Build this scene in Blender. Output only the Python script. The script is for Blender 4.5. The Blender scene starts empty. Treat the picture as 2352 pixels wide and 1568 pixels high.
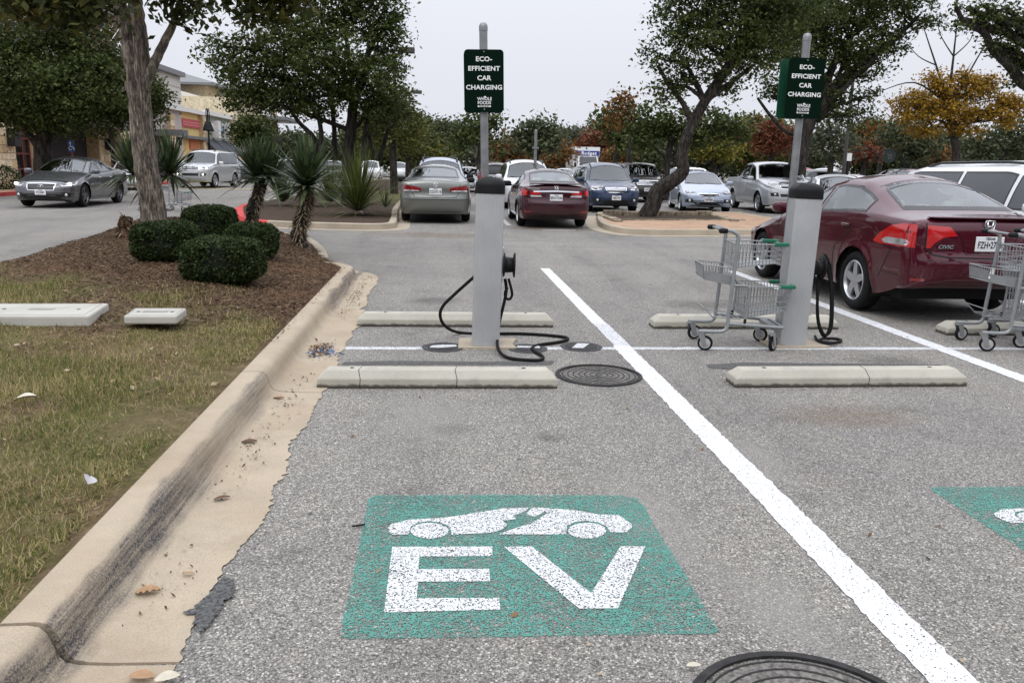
import bpy, math, random
import numpy as np
from mathutils import Vector, Matrix
from mathutils.bvhtree import BVHTree
from mathutils.geometry import delaunay_2d_cdt

random.seed(7)
RNG = np.random.default_rng(11)
scene = bpy.context.scene
COL = scene.collection
PI = math.pi
R_ = math.radians

# ------------------------------------------------------------------ camera
PW, PH, FPX, EYE = 2352.0, 1568.0, 1875.0, 1.58
_yh, _vpx, _roll = 380.0, 1006.0, math.radians(1.15)
_pitch = math.atan((PH / 2 - _yh) / FPX)
_yaw = math.atan((PW / 2 - _vpx) / math.hypot(FPX, PH / 2 - _yh))
_cy, _sy, _cp, _sp = math.cos(_yaw), math.sin(_yaw), math.cos(_pitch), math.sin(_pitch)
CF = Vector((_sy * _cp, _cy * _cp, -_sp))
_r0 = Vector((_cy, -_sy, 0)); _u0 = _r0.cross(CF)
CR = _r0 * math.cos(_roll) + _u0 * math.sin(_roll)
CU = _u0 * math.cos(_roll) - _r0 * math.sin(_roll)
CAM = Vector((0, 0, EYE))
cam_data = bpy.data.cameras.new('camera')
cam_data.sensor_width = 36.0
cam_data.lens = 36.0 * FPX / PW
cam_data.clip_start, cam_data.clip_end = 0.05, 3000
cam = bpy.data.objects.new('camera', cam_data)
M3 = Matrix((CR, CU, -CF)).transposed()
cam.matrix_world = Matrix.Translation(CAM) @ M3.to_4x4()
COL.objects.link(cam)
scene.camera = cam

# ------------------------------------------------------------------ sky, sun, exposure (overcast)
world = bpy.data.worlds.new('World'); scene.world = world; world.use_nodes = True
wn, wl = world.node_tree.nodes, world.node_tree.links
wn.clear()
w_out = wn.new('ShaderNodeOutputWorld'); w_bg = wn.new('ShaderNodeBackground')
w_sky = wn.new('ShaderNodeTexSky'); w_sky.sky_type = 'NISHITA'; w_sky.sun_disc = False
SUN_EL, SUN_AZ = math.radians(52), math.radians(200)
w_sky.sun_elevation = SUN_EL; w_sky.sun_rotation = SUN_AZ; w_sky.dust_density = 4.0
w_hs = wn.new('ShaderNodeHueSaturation'); w_hs.inputs['Saturation'].default_value = 0.25
wl.new(w_sky.outputs['Color'], w_hs.inputs['Color'])
w_geo = wn.new('ShaderNodeTexCoord'); w_sep = wn.new('ShaderNodeSeparateXYZ')
wl.new(w_geo.outputs['Generated'], w_sep.inputs[0])
w_ramp = wn.new('ShaderNodeMapRange')           # cloud deck brightens towards the zenith
w_ramp.interpolation_type = 'SMOOTHSTEP'
w_ramp.inputs['From Min'].default_value = 0.05; w_ramp.inputs['From Max'].default_value = 1.0
w_ramp.inputs['To Min'].default_value = 8.8; w_ramp.inputs['To Max'].default_value = 22.0
wl.new(w_sep.outputs['Z'], w_ramp.inputs['Value'])
w_nz = wn.new('ShaderNodeTexNoise'); w_nz.inputs['Scale'].default_value = 1.6; w_nz.inputs['Detail'].default_value = 4
wl.new(w_geo.outputs['Generated'], w_nz.inputs['Vector'])
w_nr = wn.new('ShaderNodeMapRange'); w_nr.inputs['To Min'].default_value = 0.95; w_nr.inputs['To Max'].default_value = 1.05
wl.new(w_nz.outputs['Fac'], w_nr.inputs['Value'])
w_mul = wn.new('ShaderNodeMath'); w_mul.operation = 'MULTIPLY'
wl.new(w_ramp.outputs[0], w_mul.inputs[0]); wl.new(w_nr.outputs[0], w_mul.inputs[1])
w_tint = wn.new('ShaderNodeVectorMath'); w_tint.operation = 'SCALE'
w_tint.inputs[0].default_value = (0.945, 0.968, 1.06)
wl.new(w_mul.outputs[0], w_tint.inputs['Scale'])
w_mix = wn.new('ShaderNodeMix'); w_mix.data_type = 'RGBA'; w_mix.inputs[0].default_value = 0.9
wl.new(w_hs.outputs[0], w_mix.inputs[6]); wl.new(w_tint.outputs[0], w_mix.inputs[7])
wl.new(w_mix.outputs[2], w_bg.inputs['Color']); w_bg.inputs['Strength'].default_value = 0.1
wl.new(w_bg.outputs[0], w_out.inputs['Surface'])
sun_data = bpy.data.lights.new('sun', 'SUN'); sun_data.energy = 0.7; sun_data.angle = math.radians(25)
sun_data.color = (1.0, 0.97, 0.92)
sun = bpy.data.objects.new('sun', sun_data); COL.objects.link(sun)
_sd = Vector((math.sin(SUN_AZ) * math.cos(SUN_EL), math.cos(SUN_AZ) * math.cos(SUN_EL), math.sin(SUN_EL)))
sun.rotation_euler = _sd.to_track_quat('Z', 'Y').to_euler()
scene.view_settings.view_transform = 'Standard'; scene.view_settings.look = 'None'
scene.view_settings.exposure = 0.0; scene.view_settings.gamma = 1.0
scene.view_settings.use_curve_mapping = False
scene.render.engine = 'CYCLES'
scene.cycles.use_denoising = True
scene.cycles.max_bounces = 8; scene.cycles.transparent_max_bounces = 24
scene.cycles.caustics_reflective = False; scene.cycles.caustics_refractive = False

# ------------------------------------------------------------------ helpers
def ray(px, py):
    return CF * FPX + CR * (px - PW / 2) - CU * (py - PH / 2)
def G(px, py, z=0.0):                 # where the sight line through a photo point meets height z
    d = ray(px, py); t = (z - EYE) / d.z
    return CAM + d * t
def D(px, py, Y):                     # ... meets the plane at depth Y
    d = ray(px, py)
    return CAM + d * (Y / d.y)
def DX(px, py, X):                    # ... meets the plane at side distance X
    d = ray(px, py)
    return CAM + d * (X / d.x)
def zs(px_list, ox, oy, k):           # points read off an enlarged crop -> photo points
    return [((ox + a * k) * 0.91875, (oy + b * k) * 0.91875) for a, b in px_list]

def tag(o, label=None, cat=None, group=None, kind=None):
    if label: o['label'] = label
    if cat: o['category'] = cat
    if group: o['group'] = group
    if kind: o['kind'] = kind
    return o
def empty(name, loc=(0, 0, 0), rz=0.0, parent=None, rot=None, scale=1.0):
    o = bpy.data.objects.new(name, None)
    o.empty_display_size = 0.1
    o.location = loc; o.rotation_euler = rot if rot else (0, 0, rz); o.scale = (scale,) * 3
    COL.objects.link(o)
    if parent: o.parent = parent
    return o
def link_mesh(name, me, mat=None, parent=None, loc=None, rot=None, smooth=False):
    if mat and not me.materials: me.materials.append(mat)
    if smooth: me.polygons.foreach_set('use_smooth', [True] * len(me.polygons))
    o = bpy.data.objects.new(name, me); COL.objects.link(o)
    if parent: o.parent = parent
    if loc is not None: o.location = loc
    if rot is not None: o.rotation_euler = rot
    return o
def mesh_from(name, v, f):
    me = bpy.data.meshes.new(name); me.from_pydata([tuple(map(float, p)) for p in v], [], f); me.update()
    return me
def np_mesh(name, V, k):              # V: (N*k,3) array, every k verts one face
    n = len(V) // k
    me = bpy.data.meshes.new(name)
    me.vertices.add(len(V)); me.vertices.foreach_set('co', np.ascontiguousarray(V, dtype=np.float32).ravel())
    me.loops.add(n * k); me.loops.foreach_set('vertex_index', np.arange(n * k, dtype=np.int32))
    me.polygons.add(n)
    me.polygons.foreach_set('loop_start', np.arange(0, n * k, k, dtype=np.int32))
    me.polygons.foreach_set('loop_total', np.full(n, k, dtype=np.int32))
    me.update(calc_edges=True)
    return me
def copy_tree(o, parent=None, loc=None, rz=None):
    c = o.copy(); COL.objects.link(c)
    if parent is not None: c.parent = parent
    if loc is not None: c.location = loc
    if rz is not None: c.rotation_euler = (0, 0, rz)
    for ch in list(o.children): copy_tree(ch, c)
    return c

class MB:
    """collects shapes; build() links them as one mesh object"""
    def __init__(s): s.v = []; s.f = []
    def add(s, v, f):
        n = len(s.v); s.v += [tuple(p) for p in v]; s.f += [tuple(i + n for i in q) for q in f]; return s
    def box(s, c, size, rz=0.0, m=None):
        hx, hy, hz = size[0] / 2, size[1] / 2, size[2] / 2
        P = [Vector((x, y, z)) for x in (-hx, hx) for y in (-hy, hy) for z in (-hz, hz)]
        R = m if m else Matrix.Rotation(rz, 3, 'Z')
        P = [R @ p + Vector(c) for p in P]
        return s.add(P, [(0, 1, 3, 2), (4, 6, 7, 5), (0, 4, 5, 1), (2, 3, 7, 6), (0, 2, 6, 4), (1, 5, 7, 3)])
    def tube(s, path, r, n=8, caps=True):
        path = [Vector(p) for p in path]; m = len(path)
        rr = r if isinstance(r, (list, tuple)) else [r] * m
        T = []
        for i in range(m):
            a, b = path[max(0, i - 1)], path[min(m - 1, i + 1)]
            t = (b - a); T.append(t.normalized() if t.length > 1e-9 else Vector((0, 0, 1)))
        up = Vector((0, 0, 1)) if abs(T[0].z) < 0.9 else Vector((1, 0, 0))
        N = (up - T[0] * up.dot(T[0])).normalized()
        V = []
        for i in range(m):
            N = N - T[i] * N.dot(T[i])
            N = N.normalized() if N.length > 1e-6 else T[i].orthogonal().normalized()
            B = T[i].cross(N)
            for k in range(n):
                a = 2 * PI * k / n
                V.append(path[i] + (N * math.cos(a) + B * math.sin(a)) * rr[i])
        F = [(i * n + k, i * n + (k + 1) % n, (i + 1) * n + (k + 1) % n, (i + 1) * n + k) for i in range(m - 1) for k in range(n)]
        if caps: F += [tuple(range(n - 1, -1, -1)), tuple(range((m - 1) * n, m * n))]
        return s.add(V, F)
    def lathe(s, prof, n=24, c=(0, 0, 0), axis='Z', caps=True):
        V = []
        for r, h in prof:
            for k in range(n):
                a = 2 * PI * k / n; x, y = r * math.cos(a), r * math.sin(a)
                p = (x, y, h) if axis == 'Z' else ((x, h, y) if axis == 'Y' else (h, x, y))
                V.append(Vector(p) + Vector(c))
        m = len(prof)
        F = [(i * n + k, i * n + (k + 1) % n, (i + 1) * n + (k + 1) % n, (i + 1) * n + k) for i in range(m - 1) for k in range(n)]
        if caps: F += [tuple(range(n - 1, -1, -1)), tuple(range((m - 1) * n, m * n))]
        return s.add(V, F)
    def prism(s, poly, z0, z1, frame=None):
        n = len(poly); P = [Vector((a, b, z0)) for a, b in poly] + [Vector((a, b, z1)) for a, b in poly]
        if frame: P = [frame(p) for p in P]
        F = [tuple(range(n - 1, -1, -1)), tuple(range(n, 2 * n))] + [(i, (i + 1) % n, n + (i + 1) % n, n + i) for i in range(n)]
        return s.add(P, F)
    def soft(s, c, h, e=0.45, n=10, m=None):      # soft-cornered block
        V = []; F = []
        def sp(a, p): return math.copysign(abs(a) ** p, a)
        for i in range(n + 1):
            ph = -PI / 2 + PI * i / n
            for k in range(2 * n):
                th = PI * k / n
                p = Vector((h[0] * sp(math.cos(ph), e) * sp(math.cos(th), e), h[1] * sp(math.cos(ph), e) * sp(math.sin(th), e), h[2] * sp(math.sin(ph), e)))
                if m: p = m @ p
                V.append(p + Vector(c))
        w = 2 * n
        F = [(i * w + k, i * w + (k + 1) % w, (i + 1) * w + (k + 1) % w, (i + 1) * w + k) for i in range(n) for k in range(w)]
        return s.add(V, F)
    def build(s, name, mat=None, parent=None, loc=None, rot=None, smooth=False):
        return link_mesh(name, mesh_from(name, s.v, s.f), mat, parent, loc, rot, smooth)

def bevel(o, w=0.005, seg=2, angle=40):
    m = o.modifiers.new('bevel', 'BEVEL'); m.width = w; m.segments = seg; m.limit_method = 'ANGLE'; m.angle_limit = math.radians(angle)
    return o
def smooth_by_angle(o, deg=35):
    me = o.data
    me.polygons.foreach_set('use_smooth', [True] * len(me.polygons))
    if hasattr(me, 'set_sharp_from_angle'): me.set_sharp_from_angle(angle=math.radians(deg))
    return o
def catmull(P, k=8):
    P = [Vector(p) for p in P]; out = []
    for i in range(len(P) - 1):
        p0, p1, p2, p3 = P[max(0, i - 1)], P[i], P[i + 1], P[min(len(P) - 1, i + 2)]
        for j in range(k):
            t = j / k
            out.append(0.5 * ((2 * p1) + (p2 - p0) * t + (2 * p0 - 5 * p1 + 4 * p2 - p3) * t * t + (3 * p1 - p0 - 3 * p2 + p3) * t ** 3))
    out.append(P[-1]); return out
_tx = {}
def text_mesh(txt, size=1.0, bold=0.0, sx=1.0, shear=0.0):
    key = (txt, size, bold, sx, shear)
    if key not in _tx:
        cu = bpy.data.curves.new('lettering', 'FONT'); cu.body = txt; cu.size = size; cu.align_x = 'CENTER'; cu.align_y = 'CENTER'
        cu.offset = bold; cu.space_character = 1.0 + bold * 22; cu.extrude = 0.0008; cu.resolution_u = 3; cu.shear = shear
        ob = bpy.data.objects.new('lettering', cu); COL.objects.link(ob)
        me = bpy.data.meshes.new_from_object(ob); bpy.data.objects.remove(ob)
        if sx != 1.0:
            for v in me.vertices: v.co.x *= sx
        _tx[key] = me
    return _tx[key].copy()
# ------------------------------------------------------------------ materials
MATS = {}
def nmat(name):
    m = bpy.data.materials.new(name); m.use_nodes = True
    nt = m.node_tree; b = nt.nodes['Principled BSDF']
    return m, nt, b
def nd(nt, typ, **kw):
    n = nt.nodes.new(typ)
    for k, v in kw.items():
        if k.startswith('i_'): n.inputs[k[2:].replace('_', ' ')].default_value = v
        else: setattr(n, k, v)
    return n
def ramp(nt, fac, stops, interp='LINEAR'):
    r = nt.nodes.new('ShaderNodeValToRGB'); r.color_ramp.interpolation = interp
    el = r.color_ramp.elements
    while len(el) > 1: el.remove(el[-1])
    el[0].position = stops[0][0]; el[0].color = (*stops[0][1], 1) if len(stops[0][1]) == 3 else stops[0][1]
    for p, c in stops[1:]:
        e = el.new(p); e.color = (*c, 1) if len(c) == 3 else c
    nt.links.new(fac, r.inputs[0]); return r.outputs[0]
def mixc(nt, fac, a, b, mode='MIX'):
    m = nt.nodes.new('ShaderNodeMix'); m.data_type = 'RGBA'; m.blend_type = mode
    for sock, v in ((m.inputs[0], fac), (m.inputs[6], a), (m.inputs[7], b)):
        if hasattr(v, 'links'): nt.links.new(v, sock)
        elif isinstance(v, (int, float)): sock.default_value = v
        else: sock.default_value = (*v, 1) if len(v) == 3 else v
    return m.outputs[2]
def math_(nt, op, a, b=None, c=None, clamp=False):
    m = nt.nodes.new('ShaderNodeMath'); m.operation = op; m.use_clamp = clamp
    for i, v in enumerate((a, b, c)):
        if v is None: continue
        if hasattr(v, 'links'): nt.links.new(v, m.inputs[i])
        else: m.inputs[i].default_value = v
    return m.outputs[0]
def obj_co(nt): return nt.nodes.new('ShaderNodeTexCoord').outputs['Object']
def noise(nt, vec, scale, detail=3, rough=0.55, dist=0.0):
    n = nt.nodes.new('ShaderNodeTexNoise'); n.inputs['Scale'].default_value = scale; n.inputs['Detail'].default_value = detail
    n.inputs['Roughness'].default_value = rough; n.inputs['Distortion'].default_value = dist
    nt.links.new(vec, n.inputs['Vector']); return n.outputs['Fac']
def voronoi(nt, vec, scale, feature='F1', rnd=1.0):
    n = nt.nodes.new('ShaderNodeTexVoronoi'); n.feature = feature; n.inputs['Scale'].default_value = scale
    n.inputs['Randomness'].default_value = rnd
    nt.links.new(vec, n.inputs['Vector']); return n
def bump(nt, b, h, strength=0.3, dist=0.01):
    n = nt.nodes.new('ShaderNodeBump'); n.inputs['Strength'].default_value = strength; n.inputs['Distance'].default_value = dist
    nt.links.new(h, n.inputs['Height']); nt.links.new(n.outputs[0], b.inputs['Normal'])
def stretch(nt, vec, s):
    n = nt.nodes.new('ShaderNodeMapping'); n.inputs['Scale'].default_value = s
    nt.links.new(vec, n.inputs['Vector']); return n.outputs[0]
def plain(name, col, rough=0.6, metal=0.0, var=0.12, vs=6.0, bmp=0.0, bs=60.0, coat=0.0, spec=0.5):
    if name in MATS: return MATS[name]
    m, nt, b = nmat(name); co = obj_co(nt)
    n = noise(nt, co, vs, 4)
    lo = tuple(c * (1 - var) for c in col); hi = tuple(min(1, c * (1 + var)) for c in col)
    nt.links.new(ramp(nt, n, [(0.3, lo), (0.7, hi)]), b.inputs['Base Color'])
    b.inputs['Roughness'].default_value = rough; b.inputs['Metallic'].default_value = metal
    b.inputs['Specular IOR Level'].default_value = spec
    if coat: b.inputs['Coat Weight'].default_value = coat; b.inputs['Coat Roughness'].default_value = 0.04
    if bmp: bump(nt, b, noise(nt, co, bs, 3), bmp, 0.01)
    MATS[name] = m; return m
def paint(name, col, metal=0.35, rough=0.32):
    if name in MATS: return MATS[name]
    m, nt, b = nmat(name); co = obj_co(nt)
    d = noise(nt, co, 3.0, 5)
    sep = nt.nodes.new('ShaderNodeSeparateXYZ'); nt.links.new(co, sep.inputs[0])
    low = math_(nt, 'MULTIPLY_ADD', sep.outputs['Z'], -1.6, 1.1, True)      # road dust on the lower panels
    dust = math_(nt, 'MULTIPLY', math_(nt, 'MULTIPLY', low, d), 0.18, clamp=True); b.inputs['Specular IOR Level'].default_value = 0.12
    nt.links.new(mixc(nt, dust, col, (0.16, 0.145, 0.125)), b.inputs['Base Color'])
    b.inputs['Metallic'].default_value = metal
    nt.links.new(math_(nt, 'MULTIPLY_ADD', dust, 0.8, rough), b.inputs['Roughness'])
    b.inputs['Coat Weight'].default_value = 1.0; b.inputs['Coat Roughness'].default_value = 0.03
    MATS[name] = m; return m
def glass(name, tint, refl=0.06):
    if name in MATS: return MATS[name]
    m, nt, b = nmat(name)
    tr = nd(nt, 'ShaderNodeBsdfTransparent'); tr.inputs[0].default_value = (*tint, 1)
    gl = nd(nt, 'ShaderNodeBsdfGlossy'); gl.inputs['Roughness'].default_value = 0.02; gl.inputs['Color'].default_value = (0.95, 0.98, 1, 1)
    fr = nd(nt, 'ShaderNodeFresnel'); fr.inputs['IOR'].default_value = 1.55
    k = math_(nt, 'ADD', math_(nt, 'MULTIPLY', fr.outputs[0], 1.25), refl, clamp=True)
    mx = nd(nt, 'ShaderNodeMixShader'); nt.links.new(k, mx.inputs[0]); nt.links.new(tr.outputs[0], mx.inputs[1]); nt.links.new(gl.outputs[0], mx.inputs[2])
    nt.links.new(mx.outputs[0], nt.nodes['Material Output'].inputs['Surface'])
    MATS[name] = m; return m
def leafy(name, stops, patch_scale=0.8, rough=0.6, transl=0.25, patch=0.55):
    if name in MATS: return MATS[name]
    m, nt, b = nmat(name); co = obj_co(nt)
    g = nt.nodes.new('ShaderNodeNewGeometry')
    n = noise(nt, co, patch_scale, 3)
    f = math_(nt, 'ADD', math_(nt, 'MULTIPLY', g.outputs['Random Per Island'], 1 - patch), math_(nt, 'MULTIPLY', n, patch))
    c = ramp(nt, f, stops)
    nt.links.new(c, b.inputs['Base Color']); b.inputs['Roughness'].default_value = rough
    b.inputs['Specular IOR Level'].default_value = 0.14
    tl = nd(nt, 'ShaderNodeBsdfTranslucent'); nt.links.new(c, tl.inputs[0])
    mx = nd(nt, 'ShaderNodeMixShader'); mx.inputs[0].default_value = transl
    nt.links.new(b.outputs[0], mx.inputs[1]); nt.links.new(tl.outputs[0], mx.inputs[2])
    nt.links.new(mx.outputs[0], nt.nodes['Material Output'].inputs['Surface'])
    MATS[name] = m; return m

def m_asphalt():
    m, nt, b = nmat('asphalt'); co = obj_co(nt)
    v1 = voronoi(nt, co, 138); v2 = voronoi(nt, co, 280)
    s1 = nt.nodes.new('ShaderNodeSeparateColor'); nt.links.new(v1.outputs['Color'], s1.inputs[0])
    s2 = nt.nodes.new('ShaderNodeSeparateColor'); nt.links.new(v2.outputs['Color'], s2.inputs[0])
    c1 = ramp(nt, s1.outputs[0], [(0.0, (0.09, 0.087, 0.08)), (0.35, (0.205, 0.197, 0.18)), (0.62, (0.30, 0.286, 0.26)), (0.86, (0.43, 0.41, 0.37)), (1.0, (0.62, 0.595, 0.54))])
    c2 = ramp(nt, s2.outputs[0], [(0.0, (0.085, 0.082, 0.076)), (0.5, (0.235, 0.224, 0.204)), (1.0, (0.43, 0.41, 0.37))])
    pick = math_(nt, 'GREATER_THAN', s1.outputs[1], 0.45)
    c = mixc(nt, pick, c2, c1)
    gap = ramp(nt, v1.outputs['Distance'], [(0.32, (1, 1, 1)), (0.75, (0.5, 0.5, 0.51))])
    c = mixc(nt, 0.75, c, gap, 'MULTIPLY')
    big = noise(nt, co, 0.35, 5, 0.6); mid = noise(nt, co, 2.3, 5, 0.6)
    c = mixc(nt, 1.0, c, ramp(nt, big, [(0.3, (0.84, 0.84, 0.86)), (0.5, (1, 1, 1)), (0.72, (1.1, 1.09, 1.06))]), 'MULTIPLY')
    c = mixc(nt, 1.0, c, ramp(nt, mid, [(0.25, (0.72, 0.71, 0.70)), (0.42, (1, 1, 1)), (0.7, (1.06, 1.05, 1.03))]), 'MULTIPLY')
    lane = noise(nt, stretch(nt, co, (1.1, 0.12, 1)), 1.0, 4, 0.6)
    c = mixc(nt, 1.0, c, ramp(nt, lane, [(0.35, (0.86, 0.86, 0.86)), (0.5, (1, 1, 1)), (0.68, (1.09, 1.085, 1.07))]), 'MULTIPLY')
    # reddish dirt tracked out of the beds
    dirt = ramp(nt, noise(nt, co, 0.8, 6, 0.62), [(0.6, (0, 0, 0)), (0.8, (0.4, 0.4, 0.4))])
    c = mixc(nt, dirt, c, (0.26, 0.20, 0.155))
    # oil drips and gum spots
    sp = voronoi(nt, co, 2.6); spd = math_(nt, 'ADD', sp.outputs['Distance'], math_(nt, 'MULTIPLY', noise(nt, co, 30, 3), 0.06))
    c = mixc(nt, ramp(nt, spd, [(0.055, (0.75, 0.75, 0.75)), (0.085, (0, 0, 0))]), c, (0.045, 0.045, 0.047))
    nt.links.new(c, b.inputs['Base Color']); b.inputs['Roughness'].default_value = 0.88
    b.inputs['Specular IOR Level'].default_value = 0.3
    bump(nt, b, math_(nt, 'SUBTRACT', 1.0, v1.outputs['Distance']), 0.75, 0.004)
    MATS['asphalt'] = m; return m
def m_mark(name, col, wear=0.5, patchy=0.5, edge=185):
    """road paint worn down to the stones"""
    m, nt, b = nmat(name); co = obj_co(nt)
    jit = nt.nodes.new('ShaderNodeTexNoise'); jit.inputs['Scale'].default_value = 70; jit.inputs['Detail'].default_value = 3; nt.links.new(co, jit.inputs['Vector'])
    jv = nt.nodes.new('ShaderNodeVectorMath'); jv.operation = 'MULTIPLY_ADD'; jv.inputs[1].default_value = (0.012, 0.012, 0); nt.links.new(jit.outputs['Color'], jv.inputs[0]); nt.links.new(co, jv.inputs[2])
    v = voronoi(nt, jv.outputs[0], edge); s = nt.nodes.new('ShaderNodeSeparateColor'); nt.links.new(v.outputs['Color'], s.inputs[0])
    n = noise(nt, co, 5.5, 5, 0.65); fine = noise(nt, co, 60, 2)
    lim = math_(nt, 'MULTIPLY_ADD', n, patchy, wear - patchy * 0.5)
    hole = math_(nt, 'GREATER_THAN', math_(nt, 'ADD', math_(nt, 'MULTIPLY', lim, 0.9), math_(nt, 'MULTIPLY', fine, 0.25)), math_(nt, 'ADD', s.outputs[2], 0.12))
    dirt = ramp(nt, noise(nt, co, 14, 5), [(0.3, tuple(c * 0.8 for c in col)), (0.65, col)])
    gap = ramp(nt, v.outputs['Distance'], [(0.4, (1, 1, 1)), (0.8, (0.72, 0.72, 0.72))])
    nt.links.new(mixc(nt, 0.8, dirt, gap, 'MULTIPLY'), b.inputs['Base Color']); b.inputs['Roughness'].default_value = 0.7
    bump(nt, b, math_(nt, 'SUBTRACT', 1.0, v.outputs['Distance']), 0.5, 0.003)
    tr = nd(nt, 'ShaderNodeBsdfTransparent'); mx = nd(nt, 'ShaderNodeMixShader')
    nt.links.new(hole, mx.inputs[0]); nt.links.new(b.outputs[0], mx.inputs[1]); nt.links.new(tr.outputs[0], mx.inputs[2])
    nt.links.new(mx.outputs[0], nt.nodes['Material Output'].inputs['Surface'])
    MATS[name] = m; return m
def m_concrete(name, col, dark=(0.05, 0.05, 0.055), stain=None, pits=0.35):
    m, nt, b = nmat(name); co = obj_co(nt)
    n = noise(nt, co, 2.2, 6, 0.65); f = noise(nt, co, 170, 3, 0.7)
    c = ramp(nt, n, [(0.25, tuple(k * 0.78 for k in col)), (0.5, col), (0.78, tuple(min(1, k * 1.13) for k in col))])
    c = mixc(nt, pits, c, ramp(nt, f, [(0.3, (0.55, 0.53, 0.5)), (0.55, (1, 1, 1)), (0.75, (1.15, 1.14, 1.12))]), 'MULTIPLY')
    if stain:
        c = stain(nt, co, c, dark)
    nt.links.new(c, b.inputs['Base Color']); b.inputs['Roughness'].default_value = 0.85; b.inputs['Specular IOR Level'].default_value = 0.3
    bump(nt, b, f, 0.25, 0.004)
    MATS[name] = m; return m
def kerb_stain(nt, co, c, dark):
    """rubber scuffs left by tyres along the face of the kerb"""
    sep = nt.nodes.new('ShaderNodeSeparateXYZ'); nt.links.new(co, sep.inputs[0])
    x = math_(nt, 'ADD', sep.outputs['X'], math_(nt, 'MULTIPLY', math_(nt, 'SUBTRACT', noise(nt, stretch(nt, co, (1, 0.8, 1)), 3.0, 4), 0.5), 0.16))
    band = ramp(nt, math_(nt, 'MULTIPLY_ADD', x, 5.0, 6.5), [(0.26, (0, 0, 0)), (0.40, (0.9, 0.9, 0.9)), (0.60, (1, 1, 1)), (0.95, (0, 0, 0))])
    yn = math_(nt, 'ADD', math_(nt, 'MULTIPLY', sep.outputs['Y'], 1 / 12), math_(nt, 'MULTIPLY', math_(nt, 'SUBTRACT', noise(nt, co, 1.5, 4), 0.5), 0.07))
    along = ramp(nt, yn, [(0.10, (1, 1, 1)), (0.29, (1, 1, 1)), (0.37, (0.35, 0.35, 0.35)), (0.44, (0.7, 0.7, 0.7)), (0.47, (0.05, 0.05, 0.05)), (0.70, (0.05, 0.05, 0.05)), (0.76, (0.8, 0.8, 0.8)), (0.95, (0.9, 0.9, 0.9))])
    streak = ramp(nt, noise(nt, stretch(nt, co, (55, 2.2, 55)), 1.0, 5, 0.7), [(0.32, (0.25, 0.25, 0.25)), (0.62, (1, 1, 1))])
    grit = ramp(nt, noise(nt, co, 130, 2), [(0.35, (0.45, 0.45, 0.45)), (0.55, (1, 1, 1))])
    k = math_(nt, 'MULTIPLY', math_(nt, 'MULTIPLY', math_(nt, 'MULTIPLY', band, along), streak), grit, clamp=True)
    c = mixc(nt, math_(nt, 'MULTIPLY', k, 1.25, clamp=True), c, dark)
    rust = ramp(nt, noise(nt, co, 1.6, 6, 0.65), [(0.45, (0, 0, 0)), (0.72, (0.5, 0.5, 0.5))])
    return mixc(nt, rust, c, (0.31, 0.225, 0.15))
def m_stain(name, col, strength):
    m, nt, b = nmat(name); tc = nt.nodes.new('ShaderNodeTexCoord')
    vs = nt.nodes.new('ShaderNodeVectorMath'); vs.operation = 'LENGTH'; nt.links.new(tc.outputs['Object'], vs.inputs[0])
    d = math_(nt, 'ADD', vs.outputs['Value'], math_(nt, 'MULTIPLY', math_(nt, 'SUBTRACT', noise(nt, tc.outputs['Object'], 2.6, 6, 0.65), 0.5), 1.1))
    k = math_(nt, 'MULTIPLY', ramp(nt, d, [(0.25, (1, 1, 1)), (0.85, (0, 0, 0))]), strength)
    gr = ramp(nt, noise(nt, tc.outputs['Object'], 55, 2), [(0.35, (0.4, 0.4, 0.4)), (0.6, (1, 1, 1))])
    b.inputs['Base Color'].default_value = (*col, 1); b.inputs['Roughness'].default_value = 0.9; b.inputs['Specular IOR Level'].default_value = 0.15
    tr = nd(nt, 'ShaderNodeBsdfTransparent'); mx = nd(nt, 'ShaderNodeMixShader')
    nt.links.new(math_(nt, 'MULTIPLY', k, gr), mx.inputs[0]); nt.links.new(tr.outputs[0], mx.inputs[1]); nt.links.new(b.outputs[0], mx.inputs[2])
    nt.links.new(mx.outputs[0], nt.nodes['Material Output'].inputs['Surface'])
    return m
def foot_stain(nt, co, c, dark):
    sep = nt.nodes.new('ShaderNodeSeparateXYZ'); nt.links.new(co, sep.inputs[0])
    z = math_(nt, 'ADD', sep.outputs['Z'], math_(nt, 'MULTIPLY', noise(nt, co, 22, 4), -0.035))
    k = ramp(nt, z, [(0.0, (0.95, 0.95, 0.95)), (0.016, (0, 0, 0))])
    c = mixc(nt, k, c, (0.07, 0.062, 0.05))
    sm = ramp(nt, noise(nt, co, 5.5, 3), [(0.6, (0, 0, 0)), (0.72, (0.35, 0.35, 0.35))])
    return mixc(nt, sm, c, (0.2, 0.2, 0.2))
def m_bark(name, lo, hi, sc=9.0):
    m, nt, b = nmat(name); co = obj_co(nt)
    st = stretch(nt, co, (1, 1, 0.13))
    n = noise(nt, st, sc * 2.0, 6, 0.7, 0.6)
    n2 = noise(nt, stretch(nt, co, (1, 1, 0.3)), sc * 0.9, 4, 0.6, 1.2)
    crack = ramp(nt, math_(nt, 'ADD', math_(nt, 'MULTIPLY', n, 0.65), math_(nt, 'MULTIPLY', n2, 0.35)), [(0.40, (0, 0, 0)), (0.54, (1, 1, 1))])
    base = ramp(nt, noise(nt, co, sc * 0.35, 4), [(0.3, lo), (0.7, hi)])
    nt.links.new(mixc(nt, crack, tuple(k * 0.35 for k in lo), base), b.inputs['Base Color'])
    b.inputs['Roughness'].default_value = 0.9; b.inputs['Specular IOR Level'].default_value = 0.2
    bump(nt, b, math_(nt, 'ADD', crack, math_(nt, 'MULTIPLY', n, 0.5)), 0.9, 0.03)
    MATS[name] = m; return m
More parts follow.
